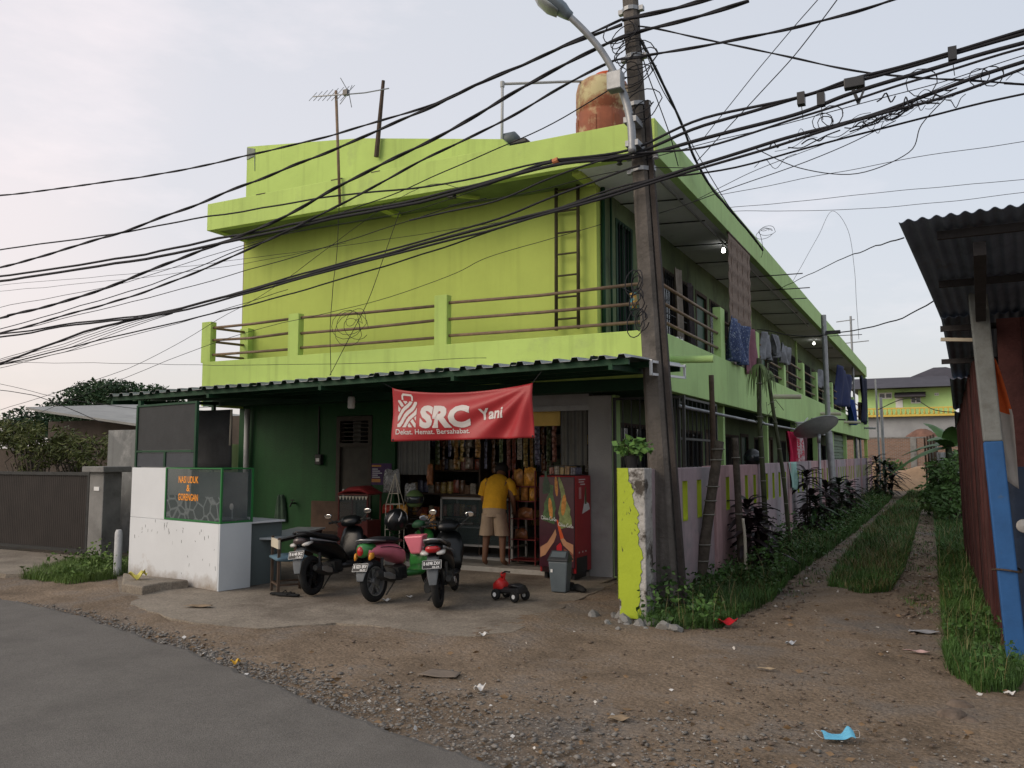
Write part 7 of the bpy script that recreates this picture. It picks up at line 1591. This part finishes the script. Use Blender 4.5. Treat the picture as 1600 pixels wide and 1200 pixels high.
# scooter far away, planks, gate sheets
fb = copy_tree(m1); fq = onZ(1442, 758); fb.location = (fq.x, fq.y, .0); fb.rotation_euler = Euler((R(-5), 0, R(200)), 'XYZ'); fb['label'] = 'dark scooter parked far away beside the sand heap'; fb['group'] = 'scooters in the distance'
for i, (px, py, c_, lab) in enumerate(((1415, 728, (.04,.07,.14), 'blue bundle lying behind the sand heap'), (1400, 733, (.4,.42,.45), 'pale pipe lying behind the sand heap'), (1428, 722, (.05,.05,.06), 'dark bundle beside the blue one at the far brick wall'))):
    q = onY(px, py, 49); mb = MB().loft([(-.8, 0, 0, .1, .1), (-.4, 0, .05, .22, .2), (.15, 0, .0, .28, .22), (.6, 0, 0, .1, .12)], 10, Matrix.Translation((q.x+.9, 48.6+.4*i, .28))) if i != 1 else MB().tube([(q.x-2.5, 51.2, .3), (q.x+2, 51.5, .85)], .07, 8)
    tag(mb.build('bundle' if i != 1 else 'long_pipe', mat('bundle_%s' % ('blue', 'pale', 'dark')[i], c_, .8, .3, 3, .2), smooth=40), lab, 'bundle' if i != 1 else 'pipe')
GG = T('tin_gate', 'grey corrugated tin gate leaning open before the banana plant', 'gate', (onY(1455, 700, 36).x, 36, 0))
a, b = onY(1449, 690, 38), onY(1464, 700, 33.5)
mb = MB(); nu = 24; mb.sheet(lambda u, v: (a.x+(b.x-a.x)*u+.03*math.sin(u*60), 38+(33.5-38)*u, .05+(2.3-.2*u)*v), 48, 1, .006); mb.build('sheet', M['zinc'], GG)
for t in (0, .35, .7, 1): x, y = a.x+(b.x-a.x)*t, 38-4.5*t; MB().bar((x-.06, y, 0), (x-.1, y, 2.4), .07).build('post', M['wood'], GG)
a, b = onY(1466, 760, 32), onY(1499, 690, 32); TW = T('tin_fence', 'pale tin fence behind the shrubs next to the shed', 'fence', ((a.x+b.x)/2, 32, 0))
mb = MB(); mb.sheet(lambda u, v: (a.x+(b.x-a.x+.6)*u, 32+.03*math.sin(u*50), 1.75*v), 40, 1, .006); mb.build('sheet', M['zinc'], TW); MB().bar((a.x, 32.06, 0), (a.x, 32.06, 1.85), .07).build('post', M['wood'], TW)
# banana plant
bn = onY(1486, 730, 25); BP = T('banana_plant', 'banana plant with broad pale leaves rising beside the shed', 'banana plant', (bn.x, 25, 0))
bnm = leafmat('banana_leaf', (.065,.135,.04), .3, 2, .45)
for k in range(2): MB().tube([(bn.x+k*.35, 25+k*.4, -.1), (bn.x+k*.4, 25+k*.4, 1.1), (bn.x+k*.4-.05, 25+k*.4, 2.0)], [.14, .11, .07], 10).build('trunk', mat('banana_stem', (.05,.065,.035), .7, .3, 4, .1), BP, smooth=True)
random.seed(17)
for k, (az, el, ln, w) in enumerate(((2.4, 1.25, 1.9, .27), (3.0, .5, 1.9, .25), (3.5, .15, 1.7, .24), (2.0, .9, 1.8, .27), (4.3, .75, 1.7, .25), (5.3, .8, 1.7, .26), (.4, .8, 1.7, .25), (1.2, 1.3, 1.8, .25), (4.8, 1.2, 1.6, .24), (3.9, -.05, 1.5, .22))):
    b_ = Vector((bn.x+.4*(k % 2), 25+.4*(k % 2), 1.85)); ln *= .72; w *= .8; dx, dy = math.cos(az), math.sin(az); sd_ = Vector((-dy, dx, 0))
    def lf(u, v):
        r_ = ln*u*math.cos(el)+.3*ln*u*u; z = ln*u*math.sin(el)-.75*ln*u*u*(1.1-.5*math.sin(el)); ww = w*math.sin(min(1, u*1.02)**.7*math.pi)**.6+.01
        return b_+Vector((dx*r_, dy*r_, z))+sd_*((v-.5)*2*ww)-Vector((0, 0, abs(v-.5)*ww*.7+.02*math.sin(u*40)*abs(v-.5)))
    MB().sheet(lf, 16, 6).build('leaf', bnm, BP, smooth=True)
def bush(name, label, cat, base, blobs, n, size, m, stems=5, aspect=.5, hgt=None, droop=.2, seed=0):
    t = T(name, label, cat, base, 0, None, True); V, F = leaf_cloud(clump_points(n, blobs), size, aspect, droop); np_mesh('crown' if cat == 'tree' else 'foliage', V, F, m, parent=t)
    random.seed(seed); mb = MB()
    for i in range(stems):
        b = blobs[i % len(blobs)]; c_ = Vector(b[:3]); mb.tube([(random.uniform(-.1, .1), random.uniform(-.1, .1), -.05), (c_.x*.5+random.uniform(-.1, .1), c_.y*.5, c_.z*.5), c_, c_+Vector((b[3]*random.uniform(-.5, .5), b[4]*random.uniform(-.5, .5), b[5]*.7))], [.05*size/.1, .04*size/.1, .025*size/.1, .008*size/.1], 6)
    mb.build('trunk' if cat == 'tree' else 'stem', M['bark'], t, smooth=True); return t
shm = leafmat('shrub_leaf', (.065,.13,.036), .5, 2.5); shl = leafmat('pale_shrub_leaf', (.10,.17,.045), .45, 3)
def bp_(px, py, Y): q = onY(px, py, Y); return (q.x, Y, 0)
bush('shrub', 'green climbing shrub filling the corner left of the shed wall', 'shrub', bp_(1496, 760, 23.5), [(-.1, 0, .9, .45, .6, .45), (-.4, .3, 1.25, .35, .5, .35), (.15, -.4, 1.35, .4, .6, .4), (-.2, -.8, .5, .4, .6, .4), (-.6, .2, .7, .3, .4, .3)], 1900, .13, shm)
bush('shrub', 'yellow green low shrub at the grass edge before the tin gate', 'shrub', bp_(1478, 765, 26), [(0, 0, .5, .5, .6, .4), (-.35, -.2, .35, .35, .5, .3), (.3, .2, .8, .35, .5, .35)], 1600, .12, shl)
bush('shrub', 'dark green weed clump behind the sand heap against the brick wall', 'shrub', bp_(1386, 720, 50), [(0, 0, .8, 1.1, .6, .7), (1, 0, .5, .8, .6, .5), (-.8, 0, .6, .8, .5, .5)], 1500, .24, shm)
# ------------------------------------------------------------------ left: gate, pillar, grey house, shrubs and trees
GX0, GX1, GY = -17.5, onY(140, 800, 8.6).x, 8.6
SG = T('sliding_gate', 'brown ribbed sheet metal sliding gate at the left', 'gate', ((GX0+GX1)/2, GY, .05)); gz0, gz1 = .12, onY(70, 742, GY).z
gm = mat('brown_gate_sheet', (.024,.019,.017), .6, .25, 3, .05, 40, metal=.1); nu = int((GX1-GX0)/.008)
MB().sheet(lambda u, v: (GX0+(GX1-GX0)*u, GY+.002*math.copysign(1, math.sin(u*(GX1-GX0)*130)), gz0+(gz1-gz0)*v), nu, 1, .003).build('sheet', gm, SG)
mb = MB()
for z in (gz0-.03, gz1): mb.box((GX0, GY-.03, z), (GX1, GY+.03, z+.05))
mb.box((GX1-.05, GY-.028, gz0+.02), (GX1, GY+.028, gz1)); mb.build('frame', M['darkmetal'], SG)
px0, px1 = onY(138, 800, 8.5).x, onY(160, 800, 8.5).x; zt = onY(150, 738, 8.5).z
GP = T('gate_pillar', 'grey concrete gate pillar with a flat cap right of the brown gate', 'pillar', ((px0+px1)/2, 8.6, 0))
MB().box((px0, 8.5, -.1), (px1, 8.82, zt)).build('shaft', M['concrete_grey'], GP, bev=.01); MB().box((px0-.09, 8.42, zt+.001), (px1+.09, 8.92, zt+.09)).build('cap', M['concrete_grey'], GP, bev=.012)
MB().box((px0+.12, 8.49, zt-.28), (px0+.24, 8.498, zt-.22)).build('number_plate', M['whitep'], GP)
# grey house behind the stall
GHs = T('grey_house', 'low grey plastered house with a pale sheet roof behind the gate', 'house', (-13.5, 11.0, 0))
wl0, wl1 = onY(120, 760, 10.8).x, -10.55; gpl = mat('dull_grey_plaster', (.21,.215,.21), .9, .15, 1.3, .3, 30, streak=.35, stain=((.33,.33,.32), .5, .65, 1.8))
MB().box((onY(166, 760, 9.4).x, 9.4, -.1), (-10.55, 9.55, onY(185, 672, 9.4).z)).build('wall', gpl, GHs)
MB().box((-19, 12.6, -.1), (-11.5, 12.8, 2.42)).build('wall', mat('brown_plaster', (.075,.06,.05), .9, .25, 2, .2), GHs)
MB().box((-11.5, 9.56, -.1), (-11.3, 12.19, 1.8)).build('wall', gpl, GHs)
a, b = onY(66, 641, 12.0), onY(212, 661, 12.0); mb = MB()
mb.add([(a.x-.6, 12, a.z+.09), (a.x, 12, a.z), (b.x+.6, 12, b.z-.08), (b.x+.9, 15.5, b.z+.2), (a.x, 15.5, a.z+.28), (a.x-.6, 15.5, a.z+.37)], [(0, 1, 4, 5), (1, 2, 3, 4)])
V0 = list(mb.v); mb.add([(x, y, z-.05) for x, y, z in V0], [(5, 4, 1, 0), (4, 3, 2, 1)]); mb.add([V0[0], V0[1], V0[2], *[(x, y, z-.05) for x, y, z in V0[:3]]], [(3, 4, 1, 0), (4, 5, 2, 1)]); mb.build('roof', mat('pale_sheet_roof', (.26,.26,.25), .6, .2, 2, .1, metal=.2), GHs)
q0 = onY(0, 690, 16); LR = T('far_roof_house', 'dark roofed house corner seen past the gate at the left edge', 'house', (q0.x, 16, 0))
a, b = onY(-20, 655, 16), onY(32, 705, 16)
MB().box((a.x-4, 16.5, -.1), (b.x-.6, 20, b.z+.1)).build('wall', mat('brown_plaster', (.075,.06,.05)), LR)
MB().add([(a.x-5, 16, a.z+1.2), (b.x, 16, b.z), (b.x-.6, 16.9, b.z), (a.x-5, 16.9, a.z+1.2), (a.x-5, 16, a.z+1.08), (b.x, 16, b.z-.12), (b.x-.6, 16.9, b.z-.12), (a.x-5, 16.9, a.z+1.08)], [(0, 1, 2, 3), (7, 6, 5, 4), (0, 4, 5, 1), (1, 5, 6, 2), (2, 6, 7, 3), (3, 7, 4, 0)]).build('roof', rm, LR)
tm = leafmat('tree_leaf', (.028,.060,.024), .5, .9, .6); tm2 = leafmat('bamboo_leaf', (.10,.115,.035), .45, 1.8, .55)
c0 = onY(165, 625, 24)
bush('tree', 'dark broad crowned tree rising behind the grey house', 'tree', (c0.x, 24, 0), [(0, 0, c0.z-.4, 3.0, 2.0, 1.2), (-2.2, 0, c0.z-.7, 1.6, 1.6, .9), (2.2, .3, c0.z-.35, 1.8, 1.6, .95), (-.5, 0, c0.z+.35, 1.5, 1.2, .6), (3.4, .3, c0.z-.9, 1.3, 1.2, .8), (1.2, -.5, c0.z+.25, 1.4, 1, .6), (3.0, 0, c0.z+.1, .9, .8, .5), (-3.0, .2, c0.z-1.2, 1.2, 1.2, .9)], 15000, .17, tm, 8, .5, seed=1)
c0 = onY(40, 650, 17)
bush('tree', 'small frond leaved tree behind the dark roofed house corner', 'tree', (c0.x, 17, 0), [(0, 0, c0.z-.2, .9, .8, .5), (-.7, 0, c0.z-.5, .7, .6, .5), (.5, 0, c0.z-.4, .7, .6, .4)], 1300, .2, tm, 5, .35, seed=2)
for i, (px, py, Y, lab, rr) in enumerate(((40, 684, 9.6, 'feathery yellow green bamboo shrub leaning over the brown gate', 1.0), (112, 700, 9.9, 'spreading bamboo shrub behind the gate pillar', .8))):
    c0 = onY(px, py, Y); V = []
    random.seed(50+i); cen = []; mbs_ = MB(); base = Vector((c0.x+.2, Y+.2, 0))
    for k in range(26):
        a_ = random.uniform(0, 6.28); l_ = random.uniform(.5, 1.25)*rr; e_ = random.uniform(.1, .9); st_ = Vector((c0.x+random.uniform(-.6, .6)*rr, Y+random.uniform(-.3, .4), c0.z-.30*rr+random.uniform(-.2, .35)))
        P = [st_+Vector((math.cos(a_)*l_*t, .6*math.sin(a_)*l_*t, l_*(e_*t-.42*t*t)*1.4)) for t in (0, .25, .5, .75, 1)]; mbs_.tube([base, *P[:1]], [.02, .012], 5); mbs_.tube(P, [.010, .008, .006, .004, .003], 4)
        for q in range(70): t = random.uniform(.2, 1); j = min(3, int(t*4)); p = P[j].lerp(P[j+1], t*4-j); cen.append(p+Vector((random.gauss(0, .05), random.gauss(0, .05), random.gauss(0, .05)))-base)
    t = T('bamboo_shrub', lab, 'shrub', tuple(base)); VV, FF = leaf_cloud(np.array([tuple(c) for c in cen]), .12, .25, .45); np_mesh('foliage', VV, FF, tm2, parent=t); mbs_.build('stem', M['bark'], t, smooth=True)

# ------------------------------------------------------------------ litter and stones
def scrap(name, label, px, py, w, h, m, rz=0, curl=.02, cat='litter', z=.01, Yo=0):
    q = onZ(px, py, z); mb = MB(); c_, s_ = math.cos(rz), math.sin(rz)
    def fn(u, v):
        x, y = (u-.5)*w*(1-.2*v), (v-.5)*h*(1+.15*math.sin(u*5)); return (q.x+x*c_-y*s_, q.y+x*s_+y*c_, z+.006+curl*(math.sin(u*7+rz)*math.sin(v*5+1)+1)*.5+curl*.8*max(0, u-.6))
    mb.sheet(fn, 12, 8, .0015); return tag(mb.build(name, m, smooth=True), label, cat)
mq = onZ(1310, 1156); fm = mat('mask_blue', (.13,.42,.60), .7, .08, 20, .1, 200)
FM = T('face_mask', 'pale blue disposable face mask lying on the dirt', 'face mask', (mq.x, mq.y, 0))
mr = R(20)
def mk(u, v):
    x = (u-.5)*.165; y = (v-.5)*.085; z = .008+.05*math.exp(-((u-.88)/.16)**2)*(.35+.65*v)+.014*math.sin(math.pi*v)+.022*math.exp(-((u-.05)/.15)**2)*v+.0025*math.copysign(1, math.sin(v*26))
    return (mq.x+x*math.cos(mr)-y*math.sin(mr), mq.y+x*math.sin(mr)+y*math.cos(mr), z+.004)
MB().sheet(mk, 24, 26, .0015).build('cloth', fm, FM, smooth=30)
mb = MB()
for s_, u in ((-1, 0), (1, 1)):
    p0, p1 = Vector(mk(u, .06)), Vector(mk(u, .94)); d_ = Vector((math.cos(mr), math.sin(mr), 0))*s_; mb.tube(smooth_pts([p0, p0+d_*.02+Vector((0, 0, .003)), p1+d_*.035+Vector((0, 0, .004)), p1], 6), .0009, 4)
mb.build('ear_loop', M['whitep'], FM)
paper = mat('paper_white', (.62,.60,.57), .8, .1, 9, 0); card = mat('cardboard', (.26,.19,.12), .9, .15, 9, .1)
scrap('red_cloth', 'crumpled red cloth lying at the grass edge by the utility pole', 1134, 977, .22, .1, mat('bright_red_cloth', (.55,.01,.02), .7, .15, 9, .1), .2, .06)
scrap('plastic_bag', 'crumpled yellow plastic on the slab beside the white stall', 216, 906, .2, .13, mat('yellow_plastic', (.62,.55,.12), .4, .2, 15, .2), .4, .10, z=.13)
scrap('wrapper', 'small orange wrapper on the road edge', 368, 1039, .07, .05, mat('orange_wrapper', (.6,.35,.03), .4, .2, 15, 0), .3, .04)
scrap('paper', 'crumpled white paper in the gravel near the road edge', 749, 1080, .08, .06, paper, .7, .04)
scrap('paper', 'small white paper lying on the forecourt edge', 755, 994, .08, .05, paper, .2, .03, z=.045)
scrap('cardboard', 'flat grey cardboard piece before the forecourt', 690, 1054, .30, .18, mat('dusty_board', (.18,.145,.115), .95, .2, 9, .2), .1, .008)
scrap('cardboard', 'tan cardboard scrap on the gravel near the bottom edge', 967, 1125, .13, .08, card, .3, .02)
scrap('wood_chip', 'flat wooden sliver lying on the dirt before the lane', 1198, 1046, .13, .04, mat('pale_wood', (.33,.25,.16), .8, .2, 9, .1), .1, .01)
scrap('plastic_sheet', 'grey plastic sheet half buried in the right wheel track', 1442, 989, .26, .1, mat('grey_plastic', (.26,.26,.27), .5, .2, 9, .1), .2, .02)
scrap('plastic_sheet', 'pinkish plastic strip in the right wheel track', 1432, 1020, .2, .05, mat('pink_plastic', (.42,.28,.26), .5, .3, 15, .1), -.1, .02)
scrap('paper', 'white paper flake at the foot of the right grass', 1577, 1086, .06, .05, paper, .5, .02)
scrap('wrapper', 'silver wrapper on the dirt before the yellow post', 1235, 1008, .09, .04, mat('silver_wrapper', (.4,.42,.45), .3, .2, 15, 0), .4, .03)
scrap('cardboard', 'brown cardboard strip at the forecourt before the stall', 312, 948, .3, .1, card, .3, .015, z=.045)
scrap('wrapper', 'pale wrapper under the pink and green scooter', 604, 940, .1, .05, paper, .4, .03, z=.045)
scrap('wrapper', 'pale wrapper between the pink and the right black scooter', 640, 934, .1, .03, paper, -.1, .02, z=.045)
def stones(n, fn, smin, smax, m, label, name='gravel', zf=.25):
    T_ = []; base = np.array([(0,0,1),(.94,0,.25),(.3,.9,.3),(-.76,.55,.3),(-.76,-.55,.3),(.3,-.9,.3),(0,0,-.5)]); Fb = np.array([(0,1,2),(0,2,3),(0,3,4),(0,4,5),(0,5,1),(6,2,1),(6,3,2),(6,4,3),(6,5,4),(6,1,5)])
    P = fn(n); n = len(P); s_ = smin*(smax/smin)**(rng.uniform(0, 1, n)**2.2); a_ = rng.uniform(0, 6.28, n); V = base[None]*rng.uniform(.6, 1.3, (n, 7, 1)); V[..., 2] *= rng.uniform(.35, .8, n)[:, None]; V[..., 0] *= rng.uniform(.8, 1.5, n)[:, None]
    x = V[..., 0]*np.cos(a_)[:, None]-V[..., 1]*np.sin(a_)[:, None]; y = V[..., 0]*np.sin(a_)[:, None]+V[..., 1]*np.cos(a_)[:, None]; V = np.stack([x, y, V[..., 2]], -1)*s_[:, None, None]; V[..., 0] += P[:, 0, None]; V[..., 1] += P[:, 1, None]; V[..., 2] += P[:, 2, None]
    F = (Fb[None]+(np.arange(n)*7)[:, None, None]).reshape(-1, 3); return np_mesh(name, V.reshape(-1, 3), F, m, label, None, 'stuff')
def by_edge(n):
    x = -9+9.9*rng.uniform(0, 1, n)**.55; d = np.abs(rng.normal(0, 1, n))*np.interp(x, [-9, -5, -3.5, -2, .9], [.10, .16, .35, .8, 1.2]); y = np.interp(x, EX, EY)+d-.04; return np.stack([x, y, np.full(n, .004)], 1)
def on_dirt(n):
    y = 3.2*(30/3.2)**rng.uniform(0, 1, n); x = rng.uniform(-1.9, .5, n)-np.where(y < 9, rng.uniform(0, 6.5, n)*(rng.uniform(0, 1, n) > .45), 0); k = (y > np.interp(x, EX, EY)) & ~((x < -3.0) & (y > 6.6)); return np.stack([x, y, np.full(n, .004)], 1)[k]
g1 = mat('gravel_grey', (.185,.170,.152), .9, .5, 14, .3, 60); g2 = mat('gravel_pale', (.34,.32,.29), .9, .35, 14, .2, 60); g3 = mat('gravel_brown', (.15,.115,.09), .95, .4, 14, .3, 60)
stones(10500, by_edge, .004, .024, g1, 'grey crushed gravel along the broken road edge'); stones(1300, by_edge, .004, .014, g2, 'pale stones along the broken road edge')
stones(11000, on_dirt, .004, .022, g3, 'brown clods and stones on the dirt'); stones(900, on_dirt, .004, .015, g2, 'pale chips scattered on the dirt')
def track_chips(n):
    y = 8*(40/8)**rng.uniform(0, 1, n); x = np.where(rng.uniform(0, 1, n) > .5, -.4+rng.normal(0, .22, n), -1.65+rng.normal(0, .22, n)); return np.stack([x, y, np.full(n, .0)], 1)
stones(1500, track_chips, .008, .05, g3, 'stones in the wheel tracks of the lane'); stones(300, track_chips, .008, .035, g2, 'pale stones in the wheel tracks of the lane')
for i, (px, py, s_) in enumerate(((1500, 1105, .075), (1490, 1120, .085), (1518, 1128, .05))):
    q = onZ(px, py); mb = MB().loft([(-s_, 0, 0, s_*.4, s_*.2), (-s_*.6, .01, s_*.1, s_*.8, s_*.4), (s_*.4, 0, s_*.1, s_*.75, s_*.45), (s_, 0, 0, s_*.35, s_*.2)], 9, Matrix.Translation(q) @ Matrix.Rotation(i*1.1, 4, 'Z')); tag(mb.build('stone', g3, smooth=50), ('brown stone in the dirt left of the shed post, farthest of three', 'flat brown stone in the dirt, left one of three', 'smallest dark stone of three in the dirt')[i], 'stone')
# dry leaves and tiny scraps
def bits(n): P = np.concatenate([on_dirt(n), by_edge(n//3)]); return P
P = bits(420); V, F = leaf_cloud(P+np.array([0, 0, .012]), .05, .5, 0, .85); np_mesh('dry_leaves', V, F, leafmat('dry_leaf', (.17,.11,.06), .5, 9), 'dry leaves and chips scattered over the dirt', None, 'stuff')
P = bits(70); V, F = leaf_cloud(P+np.array([0, 0, .014]), .035, .8, 0, .9); np_mesh('litter', V, F, paper, 'tiny white paper scraps scattered over the dirt', None, 'stuff')
